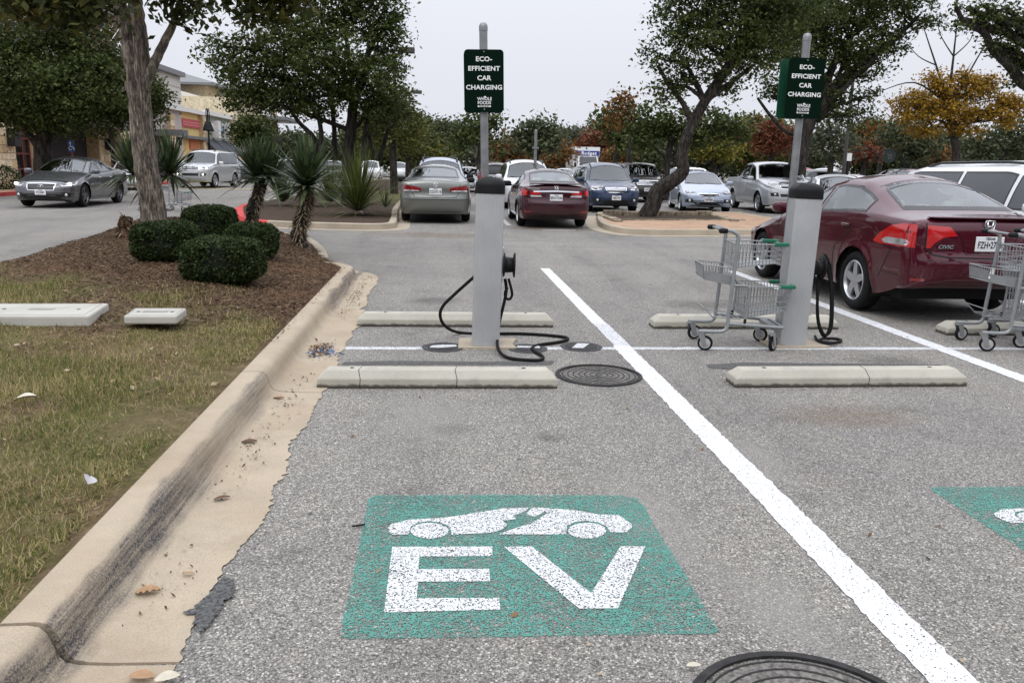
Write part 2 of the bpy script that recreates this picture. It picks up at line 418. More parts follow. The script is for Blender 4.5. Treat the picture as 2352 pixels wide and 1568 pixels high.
def m_ground_bed():
    """mulch at the planted end, thin lawn over bare soil elsewhere"""
    m, nt, b = nmat('bed_soil'); co = obj_co(nt)
    sep = nt.nodes.new('ShaderNodeSeparateXYZ'); nt.links.new(co, sep.inputs[0])
    edge = math_(nt, 'ADD', sep.outputs['Y'], math_(nt, 'MULTIPLY', math_(nt, 'ADD', sep.outputs['X'], 1.5), 0.62))
    edge = math_(nt, 'ADD', edge, math_(nt, 'MULTIPLY', math_(nt, 'SUBTRACT', noise(nt, co, 1.2, 5), 0.5), 2.6))
    mask = ramp(nt, math_(nt, 'MULTIPLY_ADD', edge, 0.5, -3.35), [(0.0, (0, 0, 0)), (0.6, (1, 1, 1))])
    chips = voronoi(nt, stretch(nt, co, (60, 22, 60)), 1.0)
    sc = nt.nodes.new('ShaderNodeSeparateColor'); nt.links.new(chips.outputs['Color'], sc.inputs[0])
    mul = ramp(nt, sc.outputs[0], [(0, (0.034, 0.020, 0.011)), (0.5, (0.080, 0.048, 0.027)), (0.85, (0.13, 0.083, 0.048)), (1, (0.22, 0.16, 0.105))])
    red = ramp(nt, noise(nt, co, 0.9, 5), [(0.52, (0, 0, 0)), (0.7, (0.6, 0.6, 0.6))])
    mul = mixc(nt, red, mul, (0.15, 0.075, 0.04))
    soil = ramp(nt, noise(nt, co, 9, 6, 0.7), [(0.3, (0.075, 0.05, 0.03)), (0.55, (0.15, 0.105, 0.062)), (0.75, (0.23, 0.18, 0.11))])
    gr = ramp(nt, noise(nt, co, 1.6, 4), [(0.4, (0, 0, 0)), (0.62, (0.75, 0.75, 0.75))])
    lawn = mixc(nt, gr, soil, ramp(nt, noise(nt, co, 45, 3), [(0.3, (0.05, 0.06, 0.018)), (0.7, (0.17, 0.15, 0.055))]))
    nt.links.new(mixc(nt, mask, lawn, mul), b.inputs['Base Color']); b.inputs['Roughness'].default_value = 0.95
    b.inputs['Specular IOR Level'].default_value = 0.15
    bump(nt, b, math_(nt, 'ADD', noise(nt, co, 35, 5), chips.outputs['Distance']), 0.8, 0.02)
    MATS['bed_soil'] = m; return m
# ------------------------------------------------------------------ shared materials
ASPH = m_asphalt()
WHITE_MARK = m_mark('white_road_paint', (0.80, 0.81, 0.82), 0.07, 0.22)
THIN_MARK = m_mark('thin_white_road_paint', (0.74, 0.75, 0.76), 0.2, 0.45)
GREEN_MARK = m_mark('green_road_paint', (0.09, 0.30, 0.245), 0.52, 1.1)
SYMBOL_MARK = m_mark('white_symbol_paint', (0.74, 0.75, 0.75), 0.26, 0.4)
KERB = m_concrete('kerb_concrete', (0.43, 0.362, 0.268), stain=kerb_stain, pits=0.6)
CONC = m_concrete('plain_concrete', (0.40, 0.345, 0.265), pits=0.5)
RED_KERB = m_concrete('red_painted_kerb', (0.55, 0.075, 0.07), pits=0.2)
STOP = m_concrete('stop_concrete', (0.45, 0.43, 0.365), stain=foot_stain)
TAR = plain('fresh_tar', (0.055, 0.055, 0.058), 0.85, var=0.35, vs=30, bmp=0.6, bs=140)
BED = m_ground_bed()
IRON = plain('cast_iron', (0.034, 0.033, 0.033), 0.7, 0.2, 0.4, 25, 0.3, 90, spec=0.25)
GALV = plain('galvanised_steel', (0.25, 0.255, 0.26), 0.45, 0.6, 0.2, 9)
BLACK_PL = plain('black_plastic', (0.009, 0.009, 0.0095), 0.5, 0, 0.3, 8, spec=0.2)
RUBBER = plain('rubber', (0.012, 0.012, 0.0125), 0.8, 0, 0.3, 15, spec=0.15)
SEAM = plain('panel_gap', (0.006, 0.006, 0.006), 0.8)
CHROME = plain('chrome', (0.75, 0.76, 0.78), 0.12, 1.0, 0.03)
WHITE_LET = plain('white_lettering', (0.82, 0.83, 0.82), 0.5, 0, 0.02)
DARK_LET = plain('dark_lettering', (0.03, 0.035, 0.05), 0.5, 0, 0.02)

# ------------------------------------------------------------------ ground
def sheet(name, pts, z, mat, kind='structure', parent=None):
    me = mesh_from(name, [(p[0], p[1], z) for p in pts], [tuple(range(len(pts)))])
    o = link_mesh(name, me, mat, parent)
    if kind: tag(o, kind=kind)
    return o
sheet('asphalt_lot', [(-900, -60), (900, -60), (900, 1600), (-900, 1600)], 0.0, ASPH)

def poly_smooth_step(a): a = max(0.0, min(1.0, a)); return a * a * (3 - 2 * a)
def seg_dist(p, poly):
    P = np.asarray(poly); Q = np.roll(P, -1, axis=0); best = None
    for a, b in zip(P, Q):
        ab = b - a; t = np.clip(((p - a) @ ab) / max(ab @ ab, 1e-9), 0, 1)
        d = np.hypot(*(p - a - np.outer(t, ab)).T)
        best = d if best is None else np.minimum(best, d)
    return best
def inside(p, poly):
    P = np.asarray(poly); n = len(P); r = np.zeros(len(p), bool); j = n - 1
    for i in range(n):
        c = (P[i, 1] > p[:, 1]) != (P[j, 1] > p[:, 1])
        xi = (P[j, 0] - P[i, 0]) * (p[:, 1] - P[i, 1]) / (P[j, 1] - P[i, 1] + 1e-12) + P[i, 0]
        r ^= c & (p[:, 0] < xi); j = i
    return r
def cdt_fill(poly, step, jitter=0.0):
    """triangulate a closed outline with an even inner grid"""
    poly = [Vector((p[0], p[1])) for p in poly]; B = []
    for i, a in enumerate(poly):
        b = poly[(i + 1) % len(poly)]; n = max(1, int((b - a).length / step))
        B += [a.lerp(b, k / n) for k in range(n)]
    pb = np.array([tuple(p) for p in B]); lo, hi = pb.min(0), pb.max(0)
    gx, gy = np.meshgrid(np.arange(lo[0] + step / 2, hi[0], step), np.arange(lo[1] + step / 2, hi[1], step))
    g = np.stack([gx.ravel(), gy.ravel()], 1)
    if len(g):
        g = g[inside(g, pb)]
        if len(g): g = g[seg_dist(g, pb) > step * 0.45]
    pts = B + [Vector(p) for p in g]; n = len(B)
    v, e, f, *_ = delaunay_2d_cdt(pts, [(i, (i + 1) % n) for i in range(n)], [list(range(n))], 1, 1e-6)
    return np.array([tuple(p) for p in v]), [tuple(q) for q in f]

ISL = [(-1.375, 0.2), (-1.375, 11.3), (-1.5, 11.9), (-1.85, 12.9), (-2.25, 14.6), (-2.9, 16.4), (-4.2, 17.9), (-5.8, 18.3), (-6.6, 17.4),
       (-6.3, 15.0), (-5.85, 12.6), (-5.75, 10.4), (-6.2, 8.0), (-7.6, 4.5), (-9.0, 0.2)]
def bed_z(p):
    p = np.atleast_2d(np.asarray(p, float))[:, :2]
    d = seg_dist(p, ISL); ss = lambda a: (lambda t: t * t * (3 - 2 * t))(np.clip(a, 0, 1))
    t = np.minimum(ss((-1.375 - p[:, 0]) / 2.2), ss(d / 0.75))
    far = np.clip((p[:, 1] - 6.0) / 5.5, 0, 1)
    return 0.150 + t * (0.06 + 0.2 * far) + 0.012 * np.sin(p[:, 0] * 5.1 + p[:, 1] * 2.3) + 0.008 * np.sin(p[:, 1] * 7.7 - p[:, 0] * 3.1)
v, f = cdt_fill(ISL, 0.16)
z = bed_z(v); z[seg_dist(v, ISL) < 0.02] = 0.135
o = link_mesh('planting_bed', mesh_from('planting_bed', np.c_[v, z], f), BED, smooth=True); tag(o, kind='structure')

# kerb with gutter: swept in cast lengths with open joints
KPROF = [(0.0, -0.05), (0.0, 0.148), (0.012, 0.158), (0.115, 0.160), (0.15, 0.152), (0.172, 0.128), (0.185, 0.09), (0.198, 0.05), (0.22, 0.026), (0.262, 0.015), (0.34, 0.010), (0.55, 0.006)]
def sweep(name, path, prof, mat, parent=None, ragged=0.0, smooth=True, side=1, tang=None):
    """profile offsets run to the right of the path direction"""
    P = [Vector((p[0], p[1])) for p in path]; V = []; F = []; n = len(prof)
    rag = RNG.normal(size=len(P)); rag = np.convolve(rag, [.25, .5, .25], 'same'); slow = np.interp(np.arange(len(P)), np.arange(0, len(P) + 17, 17), RNG.normal(size=len(np.arange(0, len(P) + 17, 17))))
    for i, p in enumerate(P):
        t = tang[i] if tang else (P[min(i + 1, len(P) - 1)] - P[max(i - 1, 0)]).normalized(); nrm = Vector((t.y, -t.x)) * side
        for k, (u, h) in enumerate(prof):
            uu = u
            if ragged and k == n - 1: uu = u + rag[i] * ragged * 0.55 + slow[i] * ragged
            q = p + nrm * uu; V.append((q.x, q.y, h))
    for i in range(len(P) - 1):
        for k in range(n - 1):
            F.append((i * n + k, i * n + k + 1, (i + 1) * n + k + 1, (i + 1) * n + k) if side > 0 else (i * n + k + 1, i * n + k, (i + 1) * n + k, (i + 1) * n + k + 1))
    m = len(P)
    for e in (0, m - 1):      # end faces run straight down from the profile
        b0 = len(V); V += [(x, y, -0.06) for x, y, h in V[e * n:e * n + n]]
        F += [(e * n + k, e * n + k + 1, b0 + k + 1, b0 + k) if e else (e * n + k + 1, e * n + k, b0 + k, b0 + k + 1) for k in range(n - 1)]
    o = link_mesh(name, mesh_from(name, V, F), mat, parent)
    if smooth: smooth_by_angle(o, 50)
    return o
kerb = tag(empty('kerb'), kind='structure')
def line_pts(a, b, step): 
    a, b = Vector(a), Vector(b); n = max(2, int((b - a).length / step)); return [a.lerp(b, i / n) for i in range(n + 1)]
for y0, y1 in ((2.42, 5.58), (5.592, 8.9), (8.912, 11.35)):
    pr = KPROF
    pts = line_pts((-1.375, y0), (-1.375, y1), 0.014)
    if y1 > 11:      # the nose of the kerb curls round the corner
        pts += [(-1.375 - 0.7 * (1 - math.cos(a)), 11.35 + 0.7 * math.sin(a), 0)[:2] for a in np.linspace(0.08, 1.25, 14)]
        pr = KPROF[:9] + [(0.24, 0.02), (0.3, 0.012), (0.50, 0.006)]
    sweep('kerb_length', pts, pr, KERB, kerb, ragged=0.022)
near = [Vector((-1.392, 2.408)) + Vector((-0.42 * t * t * 1.2 , -1.6 * t)) for t in np.linspace(0, 1, 40)][::-1]
sweep('kerb_length', [(p.x, p.y) for p in near], [(u * 0.99, h * 0.98) for u, h in KPROF], KERB, kerb, ragged=0.02)
SQ = [(0.0, -0.05), (0.0, 0.14), (0.02, 0.152), (0.12, 0.152), (0.15, 0.135), (0.165, 0.0)]
back_line = [(-1.86, 12.6), (-2.2, 14.4), (-2.85, 16.4), (-4.2, 17.98), (-5.85, 18.4), (-6.7, 17.45)]
bl = [(p.x, p.y) for p in catmull([(a, b, 0) for a, b in back_line], 8)]
sweep('kerb_length', bl, SQ, CONC, kerb, side=1)
rl = [(p.x, p.y) for p in catmull([(-6.72, 17.4, 0), (-6.38, 15.0, 0), (-5.93, 12.6, 0), (-5.83, 10.4, 0), (-6.28, 8.0, 0)], 8)]
iy = next(i for i, q in enumerate(rl) if q[1] < 11.3)
sweep('kerb_length', rl[:iy + 1], [(u, h * 0.45) for u, h in SQ], CONC, kerb, side=1)
sweep('red_kerb_length', rl[iy:], SQ, RED_KERB, kerb, side=1)
def resample2(P, step=0.012):
    out = []
    for i, a in enumerate(P):
        b = P[(i + 1) % len(P)]; n = max(1, int((b - a).length / step)); out += [a.lerp(b, k / n) for k in range(n)]
    return out
# tar and crumbled asphalt where the lot meets the gutter
tarp = [G(*p) for p in zs([(1010, 1195), (1080, 1165), (1110, 1120), (1180, 1080), (1225, 1000), (1300, 1010), (1290, 1100), (1230, 1150), (1190, 1240), (1130, 1290), (1070, 1255), (1080, 1210)], 0, 1000, 0.4509)]
sheet('asphalt_patch', [(q.x + RNG.normal(0, .006), q.y + RNG.normal(0, .008)) for q in resample2(tarp)], 0.0125, plain('crumbled_tar', (0.12, 0.12, 0.12), 0.95, var=0.6, vs=70, bmp=1.0, bs=160, spec=0.1))

# ------------------------------------------------------------------ painted markings
def strip(name, x0, x1, y0, y1, z, mat, wob=0.0035, step=0.03, parent=None):
    long_y = (y1 - y0) > (x1 - x0); n = int(((y1 - y0) if long_y else (x1 - x0)) / step) + 1
    V = []
    for i in range(n + 1):
        t = i / n; a, b = RNG.normal(0, wob, 2)
        if long_y: V += [(x0 + a, y0 + (y1 - y0) * t, z), (x1 + b, y0 + (y1 - y0) * t, z)]
        else: V += [(x0 + (x1 - x0) * t, y1 + a, z), (x0 + (x1 - x0) * t, y0 + b, z)]
    F = [(2 * i, 2 * i + 1, 2 * i + 3, 2 * i + 2) for i in range(n)]
    o = link_mesh(name, mesh_from(name, V, F), mat, parent); tag(o, kind='structure'); return o
strip('road_marking', -0.90, 7.4, 6.965, 7.065, 0.0018, THIN_MARK, 0.004)
strip('road_marking', 1.545, 1.705, 0.6, 7.12, 0.0036, WHITE_MARK)
strip('road_marking', 1.56, 1.71, 7.12, 8.15, 0.0036, THIN_MARK)
strip('road_marking', 1.552, 1.70, 8.15, 12.75, 0.0036, WHITE_MARK)
strip('road_marking', 4.53, 4.69, 0.6, 12.6, 0.0036, WHITE_MARK)
strip('road_marking', 7.35, 7.5, 2.0, 12.4, 0.0036, WHITE_MARK)
for a, b, c, d in ((1.75, 1.88, 22.0, 27.4), (11.0, 11.13, 20.8, 27.2), (7.55, 7.68, 28, 33), (10.75, 10.88, 28, 33)):
    strip('road_marking', a, b, c, d, 0.004, THIN_MARK)
strip('road_marking', 2.55, 3.4, 20.55, 20.66, 0.004, THIN_MARK)

def ground_poly(pts, step=0.05):
    return cdt_fill([(p.x, p.y) for p in pts], step)
def stencil(name, dx=0.0):
    k = 0.45918; ox, oy = 780, 1180
    root = tag(empty(name, (dx, 0, 0)), kind='structure')
    def put(nm, pts, z, mat):
        w = [G(*p) for p in zs(pts, ox, oy, k)]
        v, f = ground_poly(w, 0.08)
        link_mesh(nm, mesh_from(nm, np.c_[v, np.full(len(v), z)], f), mat, root)
    put('green_panel', [(335, 128), (1000, 124), (1690, 126), (1770, 145), (1815, 190), (1850, 270), (2010, 520), (2200, 840), (2212, 862), (2190, 880), (1200, 895), (190, 910), (160, 895), (158, 850), (240, 480), (305, 150)], 0.0026, GREEN_MARK)
    put('letter_e', [(437, 410), (982, 408), (982, 460), (585, 463), (580, 532), (965, 530), (970, 598), (578, 600), (570, 690), (1020, 688), (1025, 752), (392, 768)], 0.0046, SYMBOL_MARK)
    put('letter_v', [(1045, 410), (1195, 407), (1520, 662), (1680, 407), (1815, 407), (1665, 745), (1455, 747)], 0.0046, SYMBOL_MARK)
    put('car_symbol', [(415, 305), (430, 288), (520, 263), (740, 249), (900, 223), (1040, 201), (1180, 196), (1168, 212), (1093, 243), (1112, 258), (1040, 268), (1062, 290), (1035, 315), (980, 333), (760, 344), (757, 322), (738, 293), (694, 276), (640, 270), (580, 277), (538, 298), (526, 342), (440, 344), (420, 328)], 0.0046, SYMBOL_MARK)
    put('car_symbol', [(1010, 342), (1130, 300), (1190, 285), (1217, 268), (1285, 226), (1268, 217), (1215, 247), (1164, 234), (1195, 199), (1240, 197), (1420, 208), (1560, 234), (1670, 236), (1738, 285), (1742, 305), (1710, 331), (1625, 331), (1603, 300), (1562, 278), (1495, 268), (1430, 275), (1388, 297), (1383, 342)], 0.0046, SYMBOL_MARK)
    for cx in (640, 1498):
        put('wheel_symbol', [(cx + 104 * math.cos(a), 322 + 43 * math.sin(a)) for a in np.linspace(0, 2 * PI, 26)[:-1]], 0.0048, SYMBOL_MARK)
    return root
stencil('charging_bay_marking')
b0 = G(2157, 1137).x - G(848, 1137).x
stencil('charging_bay_marking', b0)
# thin dark strips laid on the asphalt behind the front stops
DARK_STRIP = plain('dark_strip', (0.105, 0.103, 0.10), 0.9, var=0.3, vs=40, bmp=0.6, bs=140, spec=0.2)
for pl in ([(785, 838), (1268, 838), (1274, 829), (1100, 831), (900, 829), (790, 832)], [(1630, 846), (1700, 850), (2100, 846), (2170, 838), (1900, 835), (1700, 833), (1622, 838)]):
    sheet('asphalt_patch', [(G(*q).x, G(*q).y) for q in pl], 0.0035, DARK_STRIP)

# oil, tyre rubber and washed-out soil on the asphalt
ST_OIL, ST_SOIL, ST_PALE = m_stain('oil_stain', (0.04, 0.04, 0.04), 0.3), m_stain('soil_stain', (0.25, 0.18, 0.125), 0.34), m_stain('pale_wear', (0.40, 0.385, 0.355), 0.45)
def stain(px, py, rx, ry, mat, rz=0.0):
    g = G(px, py); me = mesh_from('asphalt_stain', [(-1, -1, 0), (1, -1, 0), (1, 1, 0), (-1, 1, 0)], [(0, 1, 2, 3)])
    o = link_mesh('asphalt_stain', me, mat, loc=(g.x, g.y, stain.z), rot=(0, 0, rz)); o.scale = (rx, ry, 1); stain.z += 0.00004; tag(o, kind='structure')
stain.z = 0.0008
for q in ((1040, 985, .22, .16, ST_OIL), (1265, 1005, .12, .10, ST_OIL), (1000, 690, .5, .35, ST_OIL), (1110, 852, .55, .22, ST_SOIL), (1950, 955, .7, .35, ST_SOIL), (2050, 830, .5, .35, ST_OIL), (1620, 700, .8, .5, ST_OIL), (1250, 560, 2.2, 1.0, ST_PALE),
          (1560, 560, 2.5, .8, ST_PALE), (980, 960, .5, .8, ST_PALE), (1480, 1180, .35, .9, ST_PALE), (1000, 540, 2.4, 1.0, ST_SOIL), (1400, 528, 1.8, .7, ST_SOIL), (1800, 1400, .3, .5, ST_PALE), (1730, 1050, .3, .6, ST_PALE), (1240, 525, 1.6, .9, ST_SOIL), (300, 520, 3, 1.5, ST_PALE), (1500, 640, .5, 2.2, ST_PALE)):
    stain(*q, rz=RNG.uniform(-.3, .3))
# ------------------------------------------------------------------ far islands in the lot
def island(name, outline, zt, mat, red=None, step=0.6):
    root = tag(empty(name), kind='structure')
    v, f = cdt_fill(outline, step)
    zz = zt + 0.0 * v[:, 0]
    link_mesh('island_top', mesh_from('island_top', np.c_[v, zz], f), mat, root)
    pts = catmull([(a, b, 0) for a, b in outline + outline[:1]], 6); pts = [(p.x, p.y) for p in pts]
    run = []; L = 0; colr = None
    cur = [pts[0]]; acc = 0; i0 = 0; n_ = len(pts)
    tg = [(Vector(pts[(i + 1) % (n_ - 1)]) - Vector(pts[(i - 1) % (n_ - 1)])).normalized() for i in range(n_)]
    for i in range(1, len(pts)):
        cur.append(pts[i]); acc += math.dist(pts[i], pts[i - 1])
        mid = Vector(cur[0]).lerp(Vector(cur[-1]), .5)
        if acc > 2.6 or i == len(pts) - 1:
            isred = red is not None and red(mid)
            sweep('red_kerb_length' if isred else 'kerb_length', cur, [(-0.17, 0.02), (-0.17, 0.14), (-0.15, 0.152), (-0.03, 0.152), (0.0, 0.135), (0.02, 0.0), (0.028, 0.012), (0.35, 0.006)], RED_KERB if isred else CONC, root, side=1, tang=tg[i0:i + 1])
            cur = [pts[i]]; acc = 0; i0 = i
    return root
def cw(pl):   # clockwise so that profile offsets point outwards
    a = sum(pl[i][0] * pl[(i + 1) % len(pl)][1] - pl[(i + 1) % len(pl)][0] * pl[i][1] for i in range(len(pl)))
    return pl[::-1] if a < 0 else pl
g_ = lambda px, py, z=0.15: (G(px, py, z).x, G(px, py, z).y)
MULCH = plain('dark_mulch', (0.062, 0.042, 0.03), 0.95, 0, 0.5, 14, 0.9, 40, spec=0.15)
PAVER = plain('tan_pavers', (0.40, 0.26, 0.165), 0.85, 0, 0.18, 3, 0.3, 30)
WALK = plain('terracotta_walk', (0.34, 0.20, 0.13), 0.85, 0, 0.15, 2)
ISL_L = cw([g_(545, 478), g_(548, 492), g_(575, 503), g_(640, 508), g_(760, 512), g_(890, 513), g_(912, 500), (-1.45, 29.0), (-1.5, 46), (-1.6, 75), (-5.5, 75), (-6.0, 46), (-6.6, 30)])
island('island_with_yuccas', ISL_L, 0.13, MULCH, lambda p: p.x < G(628, 505, .1).x and p.y < 30)
ISL_R = cw([g_(1372, 487), g_(1377, 507), g_(1412, 520), g_(1475, 526), g_(1600, 527), g_(1760, 526), (9.6, 20.9), (10.2, 21.6), (10.3, 27.4), (9.9, 28.0)])
island('island_with_oak', ISL_R, 0.14, PAVER)
sheet('grass_verge', [(-1.62, 30), (-1.62, 44), (-4.5, 44), (-4.5, 30)], 0.139, plain('verge_grass', (0.11, 0.10, 0.045), 0.95, 0, 0.4, 3, spec=0.1))
# pavement in front of the shops
XB = -20.5
wk = tag(empty('shop_pavement'), kind='structure')
MB().box((-18.9, 75, 0.07), (3.2, 110, 0.14)).build('pavement', WALK, wk)
kx = -17.3
for i in range(14):
    y0 = 20 + i * 4.0
    mat = RED_KERB if i not in (6, 7, 11) else CONC
    MB().box((kx + .075, y0 + 2, 0.075), (0.15, 3.98, 0.15)).build('red_kerb_length' if mat is RED_KERB else 'kerb_length', mat, wk)
sheet('road_marking', [(-17, 47.0), (-7, 47.0), (-7, 47.5), (-17, 47.5)], 0.004, plain('yellow_road_paint', (0.55, 0.42, 0.12), 0.8, 0, 0.3, 20))

# ------------------------------------------------------------------ shops
fy = lambda px, py=330: DX(px, py, XB).y
fz = lambda px, py: DX(px, py, XB).z
STONE = [plain('limestone_%d' % i, c, 0.9, 0, 0.25, 5, 0.5, 18) for i, c in enumerate([(0.58, 0.47, 0.31), (0.52, 0.39, 0.23), (0.64, 0.55, 0.39), (0.44, 0.32, 0.18)])]
DARKGLASS = plain('dark_shop_glass', (0.012, 0.014, 0.016), 0.04, 0, 0.2, 2, spec=0.8)
MULLION = plain('maroon_mullion', (0.10, 0.022, 0.02), 0.5)
GREYMETAL = plain('grey_metal', (0.17, 0.175, 0.18), 0.5, 0.3)
CREAM = plain('cream_stucco', (0.60, 0.57, 0.52), 0.9, 0, 0.05, 1.0)
TAUPE = plain('taupe_stucco', (0.44, 0.38, 0.36), 0.9, 0, 0.06, 1.0)
YEL = plain('yellow_stucco', (0.66, 0.48, 0.20), 0.9, 0, 0.05, 1.0)
SAGE = plain('sage_stucco', (0.27, 0.28, 0.22), 0.9, 0, 0.06, 1.0)
WHITE_T = plain('white_trim', (0.68, 0.67, 0.64), 0.8, 0, 0.05)
ROOFM = plain('grey_roof_metal', (0.19, 0.20, 0.20), 0.55, 0.4)
def wallbox(name, y0, y1, z0, z1, mat, par, x0=None, depth=10.0):
    x0 = XB if x0 is None else x0
    return MB().box((x0 - depth / 2, (y0 + y1) / 2, (z0 + z1) / 2), (depth, y1 - y0, z1 - z0)).build(name, mat, par)
def stone_pillar(par, y0, y1, z1, x0, z0=0.14):
    core = wallbox('stone_pillar', y0 + .02, y1 - .02, z0, z1, STONE[1], par, x0 - 0.02, 0.9)
    z = z0; row = 0
    while z < z1 - 0.1:
        h = random.uniform(0.28, 0.5); h = min(h, z1 - z); y = y0
        while y < y1 - 0.05:
            w = random.uniform(0.4, 0.8); w = min(w, y1 - y)
            if y1 - (y + w) < 0.15: w = y1 - y
            d = random.uniform(0.02, 0.06)
            b = MB().box((x0 + d / 2 - 0.03, y + w / 2, z + h / 2), (d + 0.06, w - 0.025, h - 0.025)).build('stone', random.choice(STONE), core)
            y += w
        z += h; row += 1
    return core
def glazing(par, y0, y1, z0, z1, x0, cols, rows, mat=MULLION):
    w = wallbox('window', y0, y1, z0, z1, DARKGLASS, par, x0 - 0.25, 0.1)
    for i in range(cols):
        for j in range(rows):
            a, b = y0 + (y1 - y0) * i / cols, y0 + (y1 - y0) * (i + 1) / cols
            c, d = z0 + (z1 - z0) * j / rows, z0 + (z1 - z0) * (j + 1) / rows
            MB().box((x0 - 0.21, (a + b) / 2, (c + d) / 2), (0.03, b - a - .09, d - c - .09)).build('pane', DARKGLASS, w)
    f = MB()
    for i in range(cols + 1): f.box((x0 - 0.16, y0 + (y1 - y0) * i / cols, (z0 + z1) / 2), (0.1, 0.09, z1 - z0))
    for j in range(rows + 1): f.box((x0 - 0.165, (y0 + y1) / 2, z0 + (z1 - z0) * j / rows), (0.1, y1 - y0, 0.09))
    f.build('window_frame', mat, w)
    return w
def lantern(par, px, py0, py1, x0):
    y, z0, z1 = fy(px), fz(px, py1), fz(px, py0)
    MB().box((x0 + 0.2, y, (z0 + z1) / 2), (0.34, 0.55, z1 - z0)).build('wall_lantern', plain('dark_bronze', (0.02, 0.02, 0.022), 0.6, spec=0.3), par)

bA = tag(empty('grocery_store', (0, 0, 0)), 'dark glazed store front with limestone pillars behind the grey sedan', 'building')
yA0, yA1 = fy(-140), fy(300)
wallbox('wall', yA0, yA1, 3.9, 8.6, TAUPE, bA, XB - 0.4)
wallbox('wall_behind', yA0, yA1, 0.14, 3.9, plain('store_dark', (0.02, 0.02, 0.02), 0.8), bA, XB - 0.45)
for a, b, top in ((-60, 20, 279), (74, 93, 288), (216, 240, 296), (268, 300, 292)):
    stone_pillar(bA, fy(a), fy(b), fz(b, top), XB + 0.25)
glazing(bA, fy(22), fy(72), 0.2, fz(72, 285), XB, 3, 4)
glazing(bA, fy(112), fy(214), 0.2, fz(200, 290), XB - 0.8, 6, 3, GREYMETAL)
glazing(bA, fy(241), fy(267), 0.2, fz(260, 296), XB, 3, 4)
MB().box((XB + 0.9, (fy(95) + fy(262)) / 2, fz(200, 287)), (2.6, fy(262) - fy(95), 0.4)).build('canopy', GREYMETAL, bA)
for px, a, b in ((8, 300, 336), (232, 318, 345), (292, 322, 347)): lantern(bA, px, a, b, XB + 0.3)
# tower with a bracketed eave above the entrance
ty0, ty1 = fy(150), fy(262); tz = fz(215, 34)
wallbox('tower_wall', ty0, ty1, 8.6, tz - 0.3, plain('brown_stucco', (0.25, 0.16, 0.11), 0.9), bA, XB - 0.3)
MB().prism([(XB + 1.7, ty0 - 1.2), (XB + 1.7, ty1 + 1.2), (XB - 9, ty1 + 1.2), (XB - 9, ty0 - 1.2)], tz - 0.22, tz + 0.12).build('tower_roof', ROOFM, bA)
for i in range(7):
    y = ty0 + (ty1 - ty0) * (i + .5) / 7
    MB().tube([(XB - 0.25, y, tz - 2.6), (XB + 1.5, y, tz - 0.25)], 0.16, 6).build('bracket', plain('timber', (0.33, 0.22, 0.14), 0.8), bA)
    if i < 6: MB().box((XB - 0.24, y + (ty1 - ty0) / 14, tz - 1.3), (0.12, 0.8, 1.5)).build('pale_panel', WHITE_T, bA)

bB = tag(empty('cream_store'), 'cream stucco store with taupe lower wall and flat canopy', 'building')
yB0, yB1 = yA1 + 0.05, fy(414); zB = fz(410, 178)
wallbox('upper_wall', yB0, yB1, fz(412, 254), zB, CREAM, bB, XB + 0.3)
wallbox('lower_wall', yB0, yB1, 0.14, fz(412, 254) - .01, TAUPE, bB, XB + 0.2)
MB().box((XB + 0.45, (yB0 + yB1) / 2, zB + 0.12), (0.5, yB1 - yB0 + 0.2, 0.35)).build('cornice', GREYMETAL, bB)
MB().box((XB + 0.4, (yB0 + yB1) / 2, fz(412, 252)), (0.35, yB1 - yB0 + 0.2, 0.35)).build('string_course', WHITE_T, bB)
for t in (0.33, 0.66): MB().box((XB + 0.31, (yB0 + yB1) / 2, fz(412, 254) + (zB - fz(412, 254)) * t), (0.04, yB1 - yB0, 0.07)).build('wall_joint', TAUPE, bB)
ye = DX(420, 305, XB + 2.9).y; MB().box((XB + 1.5, (fy(335) + ye) / 2, DX(420, 305, XB + 2.9).z), (2.8, ye - fy(335), 0.4)).build('canopy', GREYMETAL, bB)
glazing(bB, fy(340), fy(379), 0.2, fz(375, 313), XB + 0.5, 4, 3)
stone_pillar(bB, fy(380), fy(390), fz(385, 262), XB + 0.45)
lantern(bB, 395, 314, 333, XB + 0.3)

bC = tag(empty('yellow_shop'), 'yellow stucco shop with a wide red sign on its wall', 'building')
yC0, yC1 = yB1 + 0.05, fy(467)
wallbox('wall', yC0, yC1, 0.14, fz(440, 259), YEL, bC)
MB().box((XB + 0.2, (yC0 + yC1) / 2, fz(440, 257)), (0.4, yC1 - yC0, 0.3)).build('cornice', WHITE_T, bC)
MB().box((XB + 0.06, (fy(417) + fy(458)) / 2, (fz(438, 275) + fz(438, 294)) / 2), (0.12, fy(458) - fy(417), fz(438, 275) - fz(438, 294))).build('red_sign', plain('red_sign_panel', (0.45, 0.06, 0.07), 0.6), bC)
for t in (0.3, 0.6): MB().box((XB + 0.13, (fy(417) + fy(458)) / 2, fz(438, 294) + t * (fz(438, 275) - fz(438, 294))), (0.03, fy(456) - fy(419), 0.12)).build('sign_line', plain('pale_red', (0.55, 0.16, 0.16), 0.6), bC)
MB().box((XB + 0.3, (yC0 + yC1) / 2, fz(440, 317)), (0.6, yC1 - yC0, 0.22)).build('canopy', GREYMETAL, bC)
stone_pillar(bC, fy(459), fy(467), fz(463, 263), XB + 0.3)
MB().box((XB + 0.05, fy(445), 2.8), (0.1, 2.6, 0.9)).build('orange_sign', plain('orange_sign_panel', (0.5, 0.16, 0.06), 0.6), bC)

